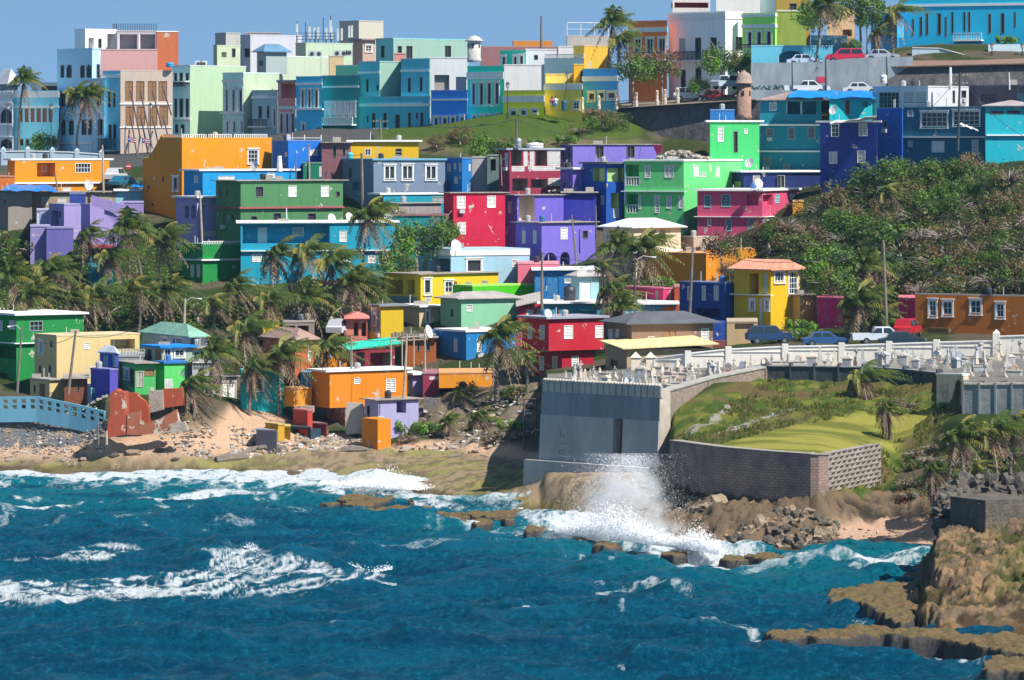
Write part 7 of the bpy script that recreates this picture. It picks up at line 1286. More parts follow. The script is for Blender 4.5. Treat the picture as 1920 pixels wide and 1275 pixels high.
# fence posts along the esplanade
for i, px_ in enumerate((1066, 1092, 1123, 1156, 1193, 1232, 1247, 1271)):
    py_ = [204, 203, 200, 197, 193, 190, 188, 186][i]; c = P3(px_, py_, 508); c.z = max(c.z, gxy(c.x, c.y)) if i < 4 else c.z; rt = root('bollard', tuple(c), f'{words_n[i]} pale ball-topped post of the esplanade fence from the lantern', 'bollard', 'esplanade fence posts'); m = MB(); m.lathe(c, [(.2, -.5), (.22, .15), (.17, .2), (.16, .85), (.22, .9), (.22, 1.0)], 10); m.build('post', paint((.6, .5, .42), .5), rt); m = MB(); m.lathe(c, [(.06, 1.0), (.17, 1.1), (.17, 1.22), (.03, 1.34)], 10); m.build('ball', paint((.6, .5, .42), .5), rt)
p, q = P3(1066, 197, 508.2), P3(1271, 181, 508.2); rt = root('railing', tuple(p), 'thin grey railing between the esplanade posts', 'railing'); m = MB()
for dz in (0, -.35): m.tube([p + Vector((0, 0, dz)), q + Vector((0, 0, dz))], .03, 4)
m.build('bars', STEEL, rt)
# stair at the lilac house
rt = root('outdoor_stairs', (XX(200, 462), 462, 15), 'lilac masonry staircase running down beside the lilac terrace house', 'stairs'); m = MB(); pn = MB()
for i in range(8):
    px_ = 196 + i * 4.2; a, b = P3(px_, 389 + i * 3.2, 461.5), P3(px_ + 4.2, 0, 461.5); m.box(a.x, b.x, 461.2, 462.4, a.z - 2.2 if i > 3 else a.z - .8, a.z)
m.build('steps', paint(C(180, 160, 225), .4), rt); q0, q1 = P3(172, 366, 461), P3(232, 384, 461); q2, q3 = P3(222, 402, 461), P3(172, 385, 461)
pn.hexa([q3, q2, q2 + Vector((0, .2, 0)), q3 + Vector((0, .2, 0))], [q0, q1, q1 + Vector((0, .2, 0)), q0 + Vector((0, .2, 0))]); pn.build('parapet', paint(C(185, 165, 228), .3), rt)
# tarpaulins
def tarp(label, pts, col):
    rt = root('tarpaulin', tuple(P3(*pts[0])), label, 'tarpaulin', 'tarpaulins'); m = MB(); q = [P3(*p) for p in pts]; N = 8; g_ = []
    for i in range(N + 1):
        for j in range(4):
            u, v = i / N, j / 3; p = (q[0] * (1 - u) + q[1] * u) * (1 - v) + (q[3] * (1 - u) + q[2] * u) * v; p = p + Vector((0, 0, .09 * math.sin(i * 2.3 + j * 1.7))); g_.append(p)
    for i in range(N):
        for j in range(3): a = i * 4 + j; m.poly([g_[a], g_[a + 4], g_[a + 5], g_[a + 1]])
    o = m.build('sheet', plain(col, .4), rt); md = o.modifiers.new('S', 'SOLIDIFY'); md.thickness = .04
tarp('blue tarpaulin stretched over the unfinished grey house', [(5, 357, 477), (108, 358, 481), (96, 347, 489), (14, 346, 488)], (.0, .2, .62)); tarp('blue tarpaulin over the teal three-storey house roof', [(1478, 183, 480), (1637, 182, 478), (1635, 170, 487), (1482, 170, 487)], (.0, .25, .72)); tarp('white cloth canopy sagging over the navy house', [(1556, 232, 466), (1644, 216, 467), (1644, 224, 470), (1560, 226, 470)], (.72, .68, .66)); tarp('small blue tarpaulin beside the light cyan roof', [(246, 350, 484), (268, 350, 484), (268, 344, 487), (250, 344, 487)], (.0, .2, .6)); tarp('pale fabric sheet tied beside the petrol blue house', [(1797, 233, 463), (1835, 245, 463), (1826, 240, 465), (1800, 230, 465)], (.7, .66, .66)); tarp('red and white beach towels hanging on the violet house corner', [(1223, 271, 476), (1243, 272, 475), (1241, 287, 475), (1232, 288, 476)], (.5, .03, .1))
# sea-wall balustrade by the beach
rt = root('sea_balustrade', (XX(0, 400), 400, 2), 'pale blue concrete sea balustrade with square openings sloping down to the beach', 'balustrade'); LP = [(-60, 401.5, 744), (0, 401, 744), (68, 400, 743), (130, 398.5, 755), (196, 396.5, 771)]; m = MB()
pts = []
for (a, b) in zip(LP[:-1], LP[1:]):
    n = max(1, round((b[0] - a[0]) / 17)); pts += [[a[k] * (1 - i / n) + b[k] * i / n for k in range(3)] for i in range(n)]
pts.append(list(LP[-1]))
for a, b in zip(pts[:-1], pts[1:]):
    A_, B_ = Vector((XX(a[0], a[1]), a[1])), Vector((XX(b[0], b[1]), b[1])); f = Face(A_, B_); za, zb_ = ZZ(a[2], a[1]), ZZ(b[2], b[1])
    def sb(x0, x1, h0, h1, o0=-.2, o1=0): 
        s0, s1 = za + (zb_ - za) * x0 / f.L, za + (zb_ - za) * x1 / f.L
        m.hexa([f.pt(x0, s0 - h1, o1), f.pt(x1, s1 - h1, o1), f.pt(x1, s1 - h1, o0), f.pt(x0, s0 - h1, o0)], [f.pt(x0, s0 - h0, o1), f.pt(x1, s1 - h0, o1), f.pt(x1, s1 - h0, o0), f.pt(x0, s0 - h0, o0)])
    L = f.L; sb(0, L, 0, .25); sb(0, L, .62, .78); sb(0, L, 1.15, 2.4); sb(0, L * .35, .25, .62); sb(0, L * .35, .78, 1.15); sb(L * .85, L, .25, .62); sb(L * .85, L, .78, 1.15)
m.build('wall', paint(C(135, 205, 232), .5), rt)
# ruins
def ruin(label, pts, D, thick, mat):
    rt = root('ruined_wall', tuple(P3(*pts[0], D)), label, 'ruin', 'ruined walls'); m = MB(); n = len(pts); fr = [P3(a, b, D) for a, b in pts]; bk = [p + Vector((thick * .2, thick, 0)) for p in fr]; m.poly(fr); m.poly(bk[::-1])
    for i in range(n): m.poly([fr[i], bk[i], bk[(i + 1) % n], fr[(i + 1) % n]])
    m.build('wall', mat, rt)
RR = paint(C(190, 85, 50), .6, .25); RG = stone((.3, .24, .2), (.45, .38, .32), 2, .95, .7)
ruin('tall jagged red-painted ruin beside the sea balustrade', [(197, 822), (207, 770), (206, 738), (216, 730), (222, 734), (233, 735), (234, 815)], 391.5, 1.5, RR); ruin('broken red wall with bare brick edge next to the tall ruin', [(234, 795), (234, 736), (256, 737), (262, 745), (272, 752), (278, 766), (279, 795)], 394, .5, RR); ruin('grey wall fragment with an empty window frame', [(279, 775), (279, 733), (304, 731), (306, 768)], 394.5, .4, RG); ruin('long red wall stretch behind the leaning beach palm', [(306, 765), (306, 729), (341, 728), (345, 760)], 395, .5, RR); ruin('low red and grey wall stump nearest the sand', [(238, 815), (238, 776), (262, 770), (262, 795), (300, 785), (330, 768), (336, 795), (300, 812), (262, 816)], 391.8, .6, paint(C(185, 110, 80), .9, .6)); ruin('low grey block wall under the beach palms', [(320, 812), (318, 795), (345, 790), (352, 808)], 391, .6, RG)
ruin('dark block wall below the terrace of the maroon shed', [(793, 785), (795, 745), (824, 748), (826, 790)], 403, .5, stone((.14, .13, .12), (.25, .23, .22), 2)); ruin('grey rubble-plaster wall beside the orange beach house leg', [(648, 815), (650, 755), (680, 756), (684, 812)], 399.8, .5, paint((.42, .38, .33), .9, .5)); ruin('grey stone footing under the orange terrace parapet', [(552, 772), (552, 762), (584, 762), (584, 774)], 401.5, 1.2, RG)
# pipe frame by the bastion
rt = root('timber_stair_frame', (XX(985, 372), 372, 4), 'rickety timber frame with landings leaning on the bastion', 'frame'); m = MB()
for px_, y0, y1 in ((983, 748, 845), (1005, 750, 820), (1018, 748, 800)): m.tube([P3(px_, y0, 370), P3(px_, y1, 370)], .08, 5)
for y in (748, 757, 769, 779, 802): m.tube([P3(981, y, 370), P3(1018, y, 370)], .06, 5)
m.build('beams', stone((.12, .07, .06), (.2, .13, .1), 4), rt)
rt = root('timber_scaffold', (XX(770, 410), 410, 8), 'pale timber scaffold deck between the green-roofed shack and ochre planks', 'scaffold'); m = MB()
for px_, y0, y1 in ((733, 636, 690), (754, 636, 690), (776, 628, 690), (797, 625, 690)): m.tube([P3(px_, y0, 409), P3(px_, y1, 409)], .07, 5)
for y in (634, 640): m.tube([P3(730, y, 409), P3(802, y - 4, 409)], .06, 5)
m.build('beams', PWOOD, rt); m = MB(); rg = random.Random(3)
for k in range(9): x = XX(733 + k * 6, 409); z = ZZ(634, 409); m.box(x, x + .26, 409.1, 409.2, z, z + rg.uniform(.4, .75))
m.build('boards', WOOD, rt)
# power lines
def wire(a, b, sag, label):
    p, q = P3(*a), P3(*b); rt = root('power_line', tuple(p), label, 'cable', 'cables'); m = MB(); m.tube([p.lerp(q, i / 10) - Vector((0, 0, sag * 4 * (i / 10) * (1 - i / 10))) for i in range(11)], .03, 3, cap=False); m.build('cable', STEEL, rt)
for a in (((41, 625, 404), (141, 628, 401), .9, 'cable sagging from the curved lamp to the leaning grey pole'), ((141, 630, 401), (265, 612, 409), .5, 'cable from the leaning grey pole to the pergola'), ((1016, 474, 424), (1299, 464, 405), 1.2, 'cable from the neon wall pole to the two-tone pole'), ((1299, 465, 405), (1656, 455, 394), 1.6, 'cable from the two-tone pole to the tall brown pole'), ((1656, 470, 394), (1930, 520, 392), 1.2, 'cable from the tall brown pole over the ochre building'), ((968, 224, 497), (713, 224, 505), 1.0, 'cable over the knoll between two wooden poles'), ((968, 224, 497), (1230, 250, 480), 1.4, 'cable from the knoll pole toward the fort wall'), ((1800, 140, 462), (1660, 260, 466), 1.0, 'cable down from the cross-armed pole to the petrol house'), ((1800, 140, 462), (1930, 260, 462), 1.0, 'cable from the cross-armed pole toward the cyan house'), ((659, 634, 403), (763, 628, 398.5), .4, 'cable between the two poles over the green sheet roof'), ((678, 290, 470), (579, 272, 480), .5, 'cable from the dark thick pole to the cobalt house pole')): wire(*a)

# ------------------------------------------------------------ foreground cliff, reef, rocks, spray
kx = np.arange(1640, 2300, 2.4); dy = np.arange(250, 316, 0.22); KX, DD2 = np.meshgrid(kx, dy)
edge = np.interp(DD2, [250, 256, 263, 275, 285, 292, 300, 307, 316], [1745, 1712, 1692, 1697, 1712, 1728, 1752, 1768, 1775]) + (fbm(KX * .03, DD2 * .25, 4) - .5) * 85
zc = np.interp(DD2, [250, 254, 256, 258, 264, 272, 280, 296, 304, 316], [-2, .2, .75, 1.3, 2.4, 3.5, 4.35, 5.0, 4.6, 4.0]); X2 = XX(KX, DD2)
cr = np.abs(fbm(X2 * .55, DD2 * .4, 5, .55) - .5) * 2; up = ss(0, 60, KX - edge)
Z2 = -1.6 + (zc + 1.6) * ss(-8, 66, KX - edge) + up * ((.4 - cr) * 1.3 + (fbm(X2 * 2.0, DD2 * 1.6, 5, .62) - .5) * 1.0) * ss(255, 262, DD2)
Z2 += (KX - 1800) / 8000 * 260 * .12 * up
hue = fbm(X2 * .3 + 4, DD2 * .3, 4); c2 = np.ones(KX.shape + (3,)) * np.array((.5, .32, .17)); c2 = lay(c2, ss(.5, .62, fbm(X2 * .9, DD2 * .7, 4)), (.3, .22, .14)); c2 = lay(c2, ss(.17, .36, cr) * .9, (.08, .055, .035)); c2 = lay(c2, ss(.55, .68, fbm(X2 * 1.8 + 3, DD2 * 1.5, 3)) * .8, (.09, .1, .03))  # rock tones and tufts, plus crevice shade painted dark into the hollows
gmask = ss(1790, 1880, KX) * ss(.44, .56, hue) * ss(258, 262, DD2); c2 = lay(c2, gmask * .45 * ss(1830, 1900, KX), (.16, .2, .04)); c2 = lay(c2, (1 - ss(254, 258.5, DD2)) * 1.0, (.16, .1, .04)); c2 = lay(c2, ss(276, 282, DD2) * .6, (.16, .13, .1))
m_ = bpy.data.materials['ground_cover']
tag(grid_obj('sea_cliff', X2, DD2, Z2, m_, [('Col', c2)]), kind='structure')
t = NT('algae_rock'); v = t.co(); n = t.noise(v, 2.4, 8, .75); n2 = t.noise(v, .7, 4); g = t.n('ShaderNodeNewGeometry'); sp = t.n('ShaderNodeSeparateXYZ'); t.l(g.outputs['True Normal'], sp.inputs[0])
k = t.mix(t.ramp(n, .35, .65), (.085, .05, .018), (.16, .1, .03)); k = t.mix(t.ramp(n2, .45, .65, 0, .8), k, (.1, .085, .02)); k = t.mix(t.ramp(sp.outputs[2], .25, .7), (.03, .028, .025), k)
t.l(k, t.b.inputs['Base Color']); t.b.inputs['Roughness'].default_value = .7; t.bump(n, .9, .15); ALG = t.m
def shelf(name, label, cat, poly, zt, seed, rough=.35, group=None, mat=None, step=1.6):
    """flat-topped rock: poly is its top outline in photo columns and rows at height zt"""
    wd = [(XX(px, (CZ - zt) * F0 / (py - HY)), (CZ - zt) * F0 / (py - HY)) for px, py in poly]; xs = [a for a, b in wd]; ys = [b for a, b in wd]; st = .045 * step
    gx = np.arange(min(xs) - .8, max(xs) + .8, max(.09, (max(xs) - min(xs)) / 420)); gy = np.arange(min(ys) - 1.2, max(ys) + 1.2, max(.12, (max(ys) - min(ys)) / 160)); GX, GY = np.meshgrid(gx, gy)
    jx = GX + (fbm(GX * 1.1 + seed, GY * 1.1, 4) - .5) * 1.3; jy = GY + (fbm(GX * 1.1, GY * 1.1 + seed, 4) - .5) * 1.6
    ins = inpoly(jx, jy, wd).astype(float); ins = blur(ins, 4); Zg = -1.2 + (zt + 1.2) * ss(.05, .8, ins) + ss(.3, .8, ins) * ((fbm(GX * 1.3 + seed, GY * 1.0, 5, .6) - .5) * rough * 2.2)
    o = grid_obj(name, GX - np.mean(xs), GY - np.mean(ys), Zg, mat or ALG, smooth=False); o.location = (np.mean(xs), np.mean(ys), 0); tag(o, label, cat, group, 'thing'); return o
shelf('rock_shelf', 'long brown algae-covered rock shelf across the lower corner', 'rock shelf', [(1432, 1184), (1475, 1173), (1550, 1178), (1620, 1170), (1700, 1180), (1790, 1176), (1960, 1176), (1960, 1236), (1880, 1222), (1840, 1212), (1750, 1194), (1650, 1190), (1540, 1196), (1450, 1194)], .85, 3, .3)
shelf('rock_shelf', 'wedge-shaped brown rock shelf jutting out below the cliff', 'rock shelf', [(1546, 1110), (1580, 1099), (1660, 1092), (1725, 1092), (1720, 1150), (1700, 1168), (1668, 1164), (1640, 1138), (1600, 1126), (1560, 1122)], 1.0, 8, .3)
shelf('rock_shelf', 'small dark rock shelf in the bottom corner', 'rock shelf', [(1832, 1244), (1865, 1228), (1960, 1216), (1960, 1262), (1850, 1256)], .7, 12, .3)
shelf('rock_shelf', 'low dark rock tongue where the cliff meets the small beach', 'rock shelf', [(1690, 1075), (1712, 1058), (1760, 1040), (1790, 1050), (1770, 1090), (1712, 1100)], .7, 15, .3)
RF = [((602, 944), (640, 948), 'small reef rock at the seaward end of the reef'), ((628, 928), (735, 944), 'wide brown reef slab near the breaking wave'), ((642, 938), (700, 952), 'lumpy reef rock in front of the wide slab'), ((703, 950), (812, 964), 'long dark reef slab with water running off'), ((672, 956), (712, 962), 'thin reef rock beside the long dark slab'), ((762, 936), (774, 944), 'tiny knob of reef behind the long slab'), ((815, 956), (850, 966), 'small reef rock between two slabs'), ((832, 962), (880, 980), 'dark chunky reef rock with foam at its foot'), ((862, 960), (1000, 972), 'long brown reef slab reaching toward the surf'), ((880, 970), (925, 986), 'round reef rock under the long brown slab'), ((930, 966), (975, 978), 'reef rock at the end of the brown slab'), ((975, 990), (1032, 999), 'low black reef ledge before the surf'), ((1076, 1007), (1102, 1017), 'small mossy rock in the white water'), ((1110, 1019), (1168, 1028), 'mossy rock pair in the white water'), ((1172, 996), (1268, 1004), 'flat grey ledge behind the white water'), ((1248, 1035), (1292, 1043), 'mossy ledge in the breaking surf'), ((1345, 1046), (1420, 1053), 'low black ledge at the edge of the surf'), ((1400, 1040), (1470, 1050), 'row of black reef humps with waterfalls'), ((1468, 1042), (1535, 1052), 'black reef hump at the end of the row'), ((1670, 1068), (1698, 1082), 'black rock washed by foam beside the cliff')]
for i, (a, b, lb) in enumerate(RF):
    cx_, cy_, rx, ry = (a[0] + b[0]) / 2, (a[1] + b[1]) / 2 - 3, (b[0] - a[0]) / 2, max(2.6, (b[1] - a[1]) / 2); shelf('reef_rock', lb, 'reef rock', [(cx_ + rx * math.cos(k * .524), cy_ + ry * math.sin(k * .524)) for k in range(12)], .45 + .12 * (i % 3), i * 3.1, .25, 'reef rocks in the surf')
def rocky(name, label, cat, c, r, seed, mat, group=None, n=3, k=.45):
    rg = random.Random(seed); import bmesh; bm = bmesh.new(); bmesh.ops.create_icosphere(bm, subdivisions=n, radius=1); off = Vector((seed * 1.7, seed * .9, 0))
    from mathutils import noise as nz
    for v in bm.verts: d = 1 + k * (nz.fractal(v.co * 1.6 + off, 1.0, 2.0, 4)); v.co = Vector((v.co.x * r[0] * d, v.co.y * r[1] * d, v.co.z * r[2] * d))
    me = bpy.data.meshes.new(name); bm.to_mesh(me); bm.free(); me.materials.append(mat); o = bpy.data.objects.new(name, me); COL.objects.link(o); o.location = c; return tag(o, label, cat, group, 'thing')
DR = stone((.1, .085, .07), (.2, .17, .13), 2, .95, 1.2, name='dark_rock'); TR = stone((.3, .22, .15), (.42, .32, .22), 1.8, .95, 1.2, name='tan_rock')
BRR = stone((.2, .13, .08), (.34, .25, .16), 3, .95, 1.2, name='brown_rock')
# craggy rocks under the block wall
rg = random.Random(6)
for tier in range(4):
    for i in range(26):
        px_ = 1262 + i * 11.8 + tier * 4 + rg.uniform(-6, 6); Dw = np.interp(px_, [1262, 1340, 1535, 1570], [320, 316.5, 316, 315]); Dt = np.interp(px_, [1262, 1340, 1435, 1535, 1570], [336, 325, 320.6, 317.8, 318.5]); D_ = Dw + (Dt - Dw) * ((.02, .3, .58, .85)[tier] + rg.uniform(-.12, .12)); z = ground(px_, D_); a = rg.uniform(.4, .95)
        rocky('boulder', f'{["tan", "blackened", "brown"][(i + tier) % 3]} craggy rock, {words_n[i]} of the {["waterline", "lower", "middle", "upper"][tier]} row below the block sea wall', 'rock', (XX(px_, D_), D_, z - .15), (a, a * .9, a * rg.uniform(.5, 1.0)), i + 30 * tier + 1, (TR, DR, BRR)[(i + tier) % 3], 'craggy rocks under the block sea wall', 3, .8)
# jagged rocks round the bunker
for i, (px_, py_, D_, a) in enumerate(((1778, 935, 290, 1.0), (1795, 925, 291, .9), (1815, 915, 292, 1.0), (1850, 912, 293, 1.1), (1885, 918, 293, 1.2), (1915, 925, 292, 1.1), (1772, 965, 286, .8), (1765, 990, 285, .6), (1778, 1010, 283, .7), (1785, 950, 287, .9))):
    rocky('boulder', f'{words_n[i]} black jagged rock around the ruined bunker', 'rock', tuple(P3(px_, py_, D_)), (a * .9, a, a * .85), i + 40, DR, 'jagged rocks around the bunker', 3, .8)
rt = root('bunker', (XX(1850, 281), 281, 4), 'dark ruined concrete bunker block with a broken slab top above the small beach', 'bunker'); A_, B_, C_ = Vector((XX(1782, 284), 284)), Vector((XX(1848, 279.5), 279.5)), Vector((XX(1935, 282), 282)); BK = stone((.09, .075, .06), (.2, .16, .12), 1.6, .95, 1.0, name='weathered_concrete')
for f, nm in ((Face(A_, B_), 'side_wall'), (Face(B_, C_), 'front_wall')):
    n = 12; mb = MB(); rg = random.Random(3); top = [ZZ(940, 281) + rg.uniform(-.12, .05) for _ in range(n + 1)]
    for i in range(n):
        a0, a1 = f.L * i / n, f.L * (i + 1) / n; mb.hexa([f.pt(a0, 3.0, .1), f.pt(a1, 3.0, .1), f.pt(a1, 3.0, -.8), f.pt(a0, 3.0, -.8)], [f.pt(a0, top[i], 0), f.pt(a1, top[i + 1], 0), f.pt(a1, top[i + 1], -.8), f.pt(a0, top[i], -.8)])
    mb.build(nm, BK, rt)
f = Face(B_, C_); mb = MB(); E_ = A_ + C_ - B_; zt_ = ZZ(941, 281); q = [A_, B_, C_, E_]; mb.hexa([(p.x, p.y, zt_ - .05) for p in q], [(p.x, p.y, zt_ + .12 + .1 * (i % 2)) for i, p in enumerate(q)]); mb.build('roof_slab', BK, rt)
mb = MB(); f.box(mb, f.L * .62, f.L * .75, ZZ(1003, 281), ZZ(988, 281), .0, .12); mb.build('gun_port', plain(DARK), rt)
# boulders, driftwood and rubble on the beach
rg = random.Random(12)
spots = [(380, 850), (395, 858), (440, 862), (455, 852), (485, 848), (520, 845), (545, 850), (560, 842), (590, 848), (610, 838), (640, 836), (655, 846), (690, 838), (700, 845), (300, 848), (270, 842), (250, 850), (215, 852), (190, 858), (160, 862), (150, 870), (120, 866), (90, 860), (330, 862), (410, 838), (470, 835), (505, 822), (850, 845), (880, 862), (905, 858), (840, 855), (350, 830), (365, 818), (625, 826), (665, 828), (45, 870), (20, 865), (575, 832), (735, 842), (760, 846)]
for i, (px_, py_) in enumerate(spots):
    Ds = np.arange(352, 404, .5); gyv = np.array([HY + (CZ - ground(px_, d)) * F0 / d for d in Ds]); D_ = float(Ds[np.argmin(np.abs(gyv - py_))]); a = rg.uniform(.18, .5)
    rocky('boulder', f'{["grey", "tan", "dark"][i % 3]} beach boulder number-free heap stone, {words_n[i % 30]} {"along the sand from the rocky point" if i < 30 else "in the scattered stones near the stakes"}'.replace(' number-free heap stone', ''), 'rock', (XX(px_, D_), D_, ground(px_, D_) + a * .2), (a * rg.uniform(1, 2), a * 1.2, a * rg.uniform(.5, .9)), i + 70, [RG, TR, DR][i % 3], 'boulders scattered on the beach', 2, .5)
for i, (a, b_, r_) in enumerate((((405, 868), (465, 862), .5), ((450, 858), (495, 838), .28), ((485, 846), (520, 842), .35), ((640, 850), (690, 848), .45), ((855, 852), (905, 805), .18), ((830, 862), (880, 852), .14), ((700, 848), (760, 838), .15), ((505, 790), (560, 800), .12))):
    Ds = np.arange(352, 410, .5); q = []
    for px_, py_ in (a, b_): gyv = np.array([HY + (CZ - ground(px_, d)) * F0 / d for d in Ds]); D_ = float(Ds[np.argmin(np.abs(gyv - py_))]); q.append(Vector((XX(px_, D_), D_, ground(px_, D_) + r_ * .5)))
    mb = MB(); mb.tube([q[0], q[0].lerp(q[1], .4) + Vector((0, 0, .08)), q[0].lerp(q[1], .75) + Vector((0, .2, 0)), q[1]], [r_ * .8, r_, r_ * .8, r_ * .4], 7); o = mb.build('driftwood_log', BARK, None, False, org=q[0]); tag(o, f'{words_n[i]} grey driftwood log on the beach from the leaning palms to the eroded slope', 'driftwood', 'driftwood logs', 'thing')
# debris: broken slabs and planks that nobody could count
rg = random.Random(14); mb = MB()
def debris(mb, x, y, z, s_, rg, m):
    M_ = Matrix.Rotation(rg.random() * 3, 3, 'Z') @ Matrix.Rotation(rg.uniform(-.6, .6), 3, 'X') @ Matrix.Rotation(rg.uniform(-.4, .4), 3, 'Y'); a, b, c = s_ * rg.uniform(.5, 1.4), s_ * rg.uniform(.3, .8), s_ * rg.uniform(.15, .4)
    P = [M_ @ Vector((i * a, j * b, k * c)) + Vector((x, y, z)) for k in (-.5, .5) for i, j in ((-.5, -.5), (.5, -.5), (.5, .5), (-.5, .5))]; mb.hexa(P[:4], P[4:], m)
for (x0, x1, d0, d1, n, s_) in ((430, 560, 392, 399, 260, .5), (560, 720, 393, 401, 380, .5), (60, 200, 393, 401, 520, .35), (-40, 80, 394, 401, 320, .3), (780, 1010, 388, 403, 330, .6), (300, 400, 391, 397, 200, .4), (1380, 1560, 316, 318, 30, .4), (200, 330, 388, 392, 90, .3), (990, 1190, 334, 350, 260, .35), (560, 1000, 360, 390, 260, .3), (1555, 1760, 314, 326, 110, .3), (1270, 1560, 316, 322, 160, .35)):
    for i in range(n): px_ = rg.uniform(x0, x1); d = rg.uniform(d0, d1); debris(mb, XX(px_, d), d, ground(px_, d) + .05, s_ * rg.uniform(.4, 1.1), rg, rg.randrange(4))
for (x0, x1, y0, D_, n) in ((1232, 1330, 293, 471, 260), (985, 1052, 420, 459, 120), (1055, 1100, 415, 459, 90), (1030, 1085, 357, 474, 60), (700, 760, 395, 461, 40)):
    for i in range(n): u = rg.random(); px_ = x0 + (x1 - x0) * u; hgt = math.sin(math.pi * min(1, u * 1.15)) * (14 if x0 > 1200 else 4); p = P3(px_, y0 + 3 - rg.random() * hgt, D_ + rg.uniform(0, 3)); debris(mb, p.x, p.y, p.z, .5, rg, rg.randrange(4))
tag(mb.build('rubble', [stone((.42, .38, .33), (.3, .27, .24), 4), stone((.25, .2, .17), (.16, .14, .12), 4), stone((.55, .42, .3), (.4, .32, .25), 4), plain((.55, .53, .5))]), 'heaps of broken concrete, planks and rubbish on slopes and roofs', 'rubble', kind='stuff')
# spray thrown up in front of the bastion, and along the breakers
rg = np.random.default_rng(21); V = []; Fc = []
def drops(n, f, smin, smax):
    global V, Fc
    for i in range(n):
        px_, py_, d = f(i)
        if py_ is None: continue
        p = P3(px_, py_, d); s_ = rg.uniform(smin, smax) * (1 if rg.random() > .05 else 1.7); k = len(V); a = rg.uniform(0, 2.1)
        V += [(p.x + s_ * math.cos(a), p.y + s_ * math.sin(a), p.z - s_ * .4), (p.x + s_ * math.cos(a + 2.1), p.y + s_ * math.sin(a + 2.1), p.z - s_ * .4), (p.x + s_ * math.cos(a + 4.2), p.y + s_ * math.sin(a + 4.2), p.z - s_ * .4), (p.x, p.y, p.z + s_)]; Fc += [(k, k + 2, k + 1), (k, k + 1, k + 3), (k + 1, k + 2, k + 3), (k + 2, k, k + 3)]
def plume(i):                                   # main burst: fans out upwards from the ledge
    t_ = rg.random() ** 1.7; x = 1165 + t_ * 10 + rg.normal() * (34 + 26 * (1 - t_)) + 40 * (rg.random() - .5) * t_; py_ = 1008 - t_ * 158; return x, py_, 321 + rg.uniform(-2, 5)
def plume2(i): t_ = rg.random() ** 1.5; return 1190 + rg.normal() * 22 + t_ * 20 * rg.choice([-1, .6]), 930 - t_ * 75, 330 + rg.uniform(-2, 3)
def skirt(i): t_ = abs(rg.normal()) * .5; x = rg.uniform(1040, 1350); h = 44 * math.exp(-((x - 1150) / 75) ** 2) + 26 * math.exp(-((x - 1310) / 36) ** 2) + 10; base = np.interp(x, [1040, 1150, 1260, 1350], [1000, 1012, 1026, 1040]); return x, base - min(1.6, t_) * h, (CZ - .6) * F0 / (base - HY) + rg.uniform(-1, 1.5)
def br1(i): x = rg.uniform(600, 815); h = 24 * math.exp(-((x - 730) / 55) ** 2) + 5; return x, 915 - abs(rg.normal()) * .5 * h + (x - 720) * .06, 368 + rg.uniform(-1, 2)
def br2(i):
    k = rg.integers(0, len(BREAK) - 1); a, b = BREAK[k], BREAK[k + 1]; u = rg.random(); x = a[0] + (b[0] - a[0]) * u; y = a[1] + (b[1] - a[1]) * u
    if x < 395: return 0, None, 0
    return x, y - 16 * (.6 + .5 * math.sin(x * .07)) - abs(rg.normal()) * 4.5, CZ * F0 / (y - HY) + rg.uniform(-.5, .5)
drops(42000, plume, .008, .022); drops(9000, plume2, .008, .02); drops(30000, skirt, .018, .05); drops(5000, br1, .03, .07); drops(2600, br2, .02, .045)
me = bpy.data.meshes.new('sea_spray'); me.from_pydata(V, [], Fc); me.materials.append(plain((.86, .88, .9), .6, 0, 0)); o = bpy.data.objects.new('sea_spray', me); COL.objects.link(o); tag(o, 'white burst of sea spray in front of the concrete bastion', 'sea spray', kind='stuff')
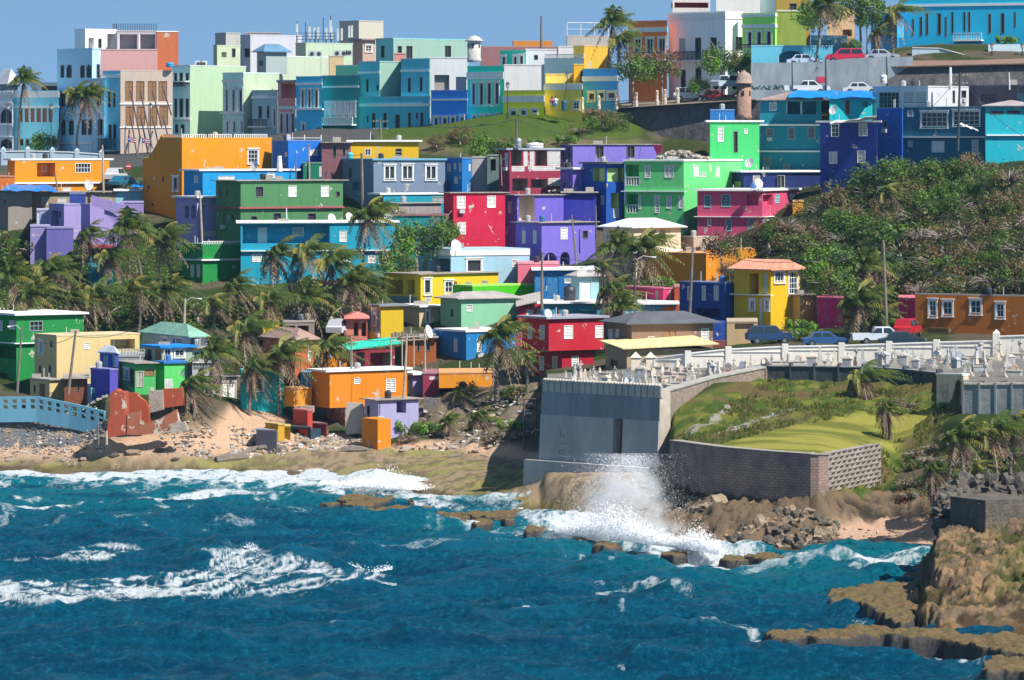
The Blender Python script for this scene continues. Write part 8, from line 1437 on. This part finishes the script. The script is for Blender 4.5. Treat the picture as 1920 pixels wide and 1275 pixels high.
# fine mist hanging in the burst, and the air over the bay
def vol(name, mat_fn, build, label):
    m = bpy.data.materials.new(name); m.use_nodes = True; nt_ = m.node_tree; nt_.nodes.clear(); out = nt_.nodes.new('ShaderNodeOutputMaterial'); pv = nt_.nodes.new('ShaderNodeVolumePrincipled'); nt_.links.new(pv.outputs[0], out.inputs['Volume']); mat_fn(nt_, pv); o = build.build(name, m, None, True, org=Vector(build.v[0])); tag(o, label, name.replace('_', ' '), kind='stuff'); return o
def mistm(n_, pv):
    pv.inputs['Color'].default_value = (.97, .98, 1, 1); g_ = n_.nodes.new('ShaderNodeNewGeometry'); ns = n_.nodes.new('ShaderNodeTexNoise'); ns.inputs['Scale'].default_value = .7; ns.inputs['Detail'].default_value = 5; n_.links.new(g_.outputs['Position'], ns.inputs['Vector']); mr = n_.nodes.new('ShaderNodeMapRange'); n_.links.new(ns.outputs[0], mr.inputs[0])
    for i, v_ in ((1, .4), (2, .75), (3, 0.0), (4, 3.6)): mr.inputs[i].default_value = v_
    tc_ = n_.nodes.new('ShaderNodeTexCoord'); sb_ = n_.nodes.new('ShaderNodeVectorMath'); sb_.operation = 'SUBTRACT'; sb_.inputs[1].default_value = (.5, .5, .5); n_.links.new(tc_.outputs['Generated'], sb_.inputs[0]); ln_ = n_.nodes.new('ShaderNodeVectorMath'); ln_.operation = 'LENGTH'; n_.links.new(sb_.outputs[0], ln_.inputs[0]); m2 = n_.nodes.new('ShaderNodeMapRange'); n_.links.new(ln_.outputs['Value'], m2.inputs[0])
    for i, v_ in ((1, .06), (2, .46), (3, 1.0), (4, 0.0)): m2.inputs[i].default_value = v_
    mu = n_.nodes.new('ShaderNodeMath'); mu.operation = 'MULTIPLY'; n_.links.new(mr.outputs[0], mu.inputs[0]); n_.links.new(m2.outputs[0], mu.inputs[1]); n_.links.new(mu.outputs[0], pv.inputs['Density'])
def blob(px_, py_, D_, rx, ry, rz):
    m_ = MB(); c = P3(px_, py_, D_); N = 8; m_.lathe((0, 0, 0), [(max(.01, math.sin(math.pi * k / N)), -math.cos(math.pi * k / N)) for k in range(N + 1)], 16); m_.v = [(c.x + v_[0] * rx, c.y + v_[1] * ry, c.z + v_[2] * rz) for v_ in m_.v]; return m_
vol('spray_mist', mistm, blob(1168, 955, 322, 4.0, 2.2, 4.2), 'soft white mist at the heart of the sea spray burst')
vol('surf_mist', mistm, blob(1180, 1004, 320.5, 7.5, 1.6, 1.5), 'low white mist rolling over the ledges below the bastion')
vol('breaker_mist', mistm, blob(1312, 1036, 317, 2.6, 1.3, 1.5), 'small burst of mist on the ledge before the craggy rocks')
def hz(n_, pv): pv.inputs['Color'].default_value = (.45, .72, 1, 1); pv.inputs['Density'].default_value = 0.00005; pv.inputs['Anisotropy'].default_value = .0
hb = MB(); hb.box(-420, 420, -60, 900, -8, 62); vol('haze', hz, hb, 'thin blue sea haze over the bay and the town')
sc.cycles.volume_step_rate = 4; sc.cycles.volume_max_steps = 96; sc.cycles.volume_bounces = 1
for o in list(sc.objects):                    # unused helper values
    if '_z1' in o: del o['_z1']
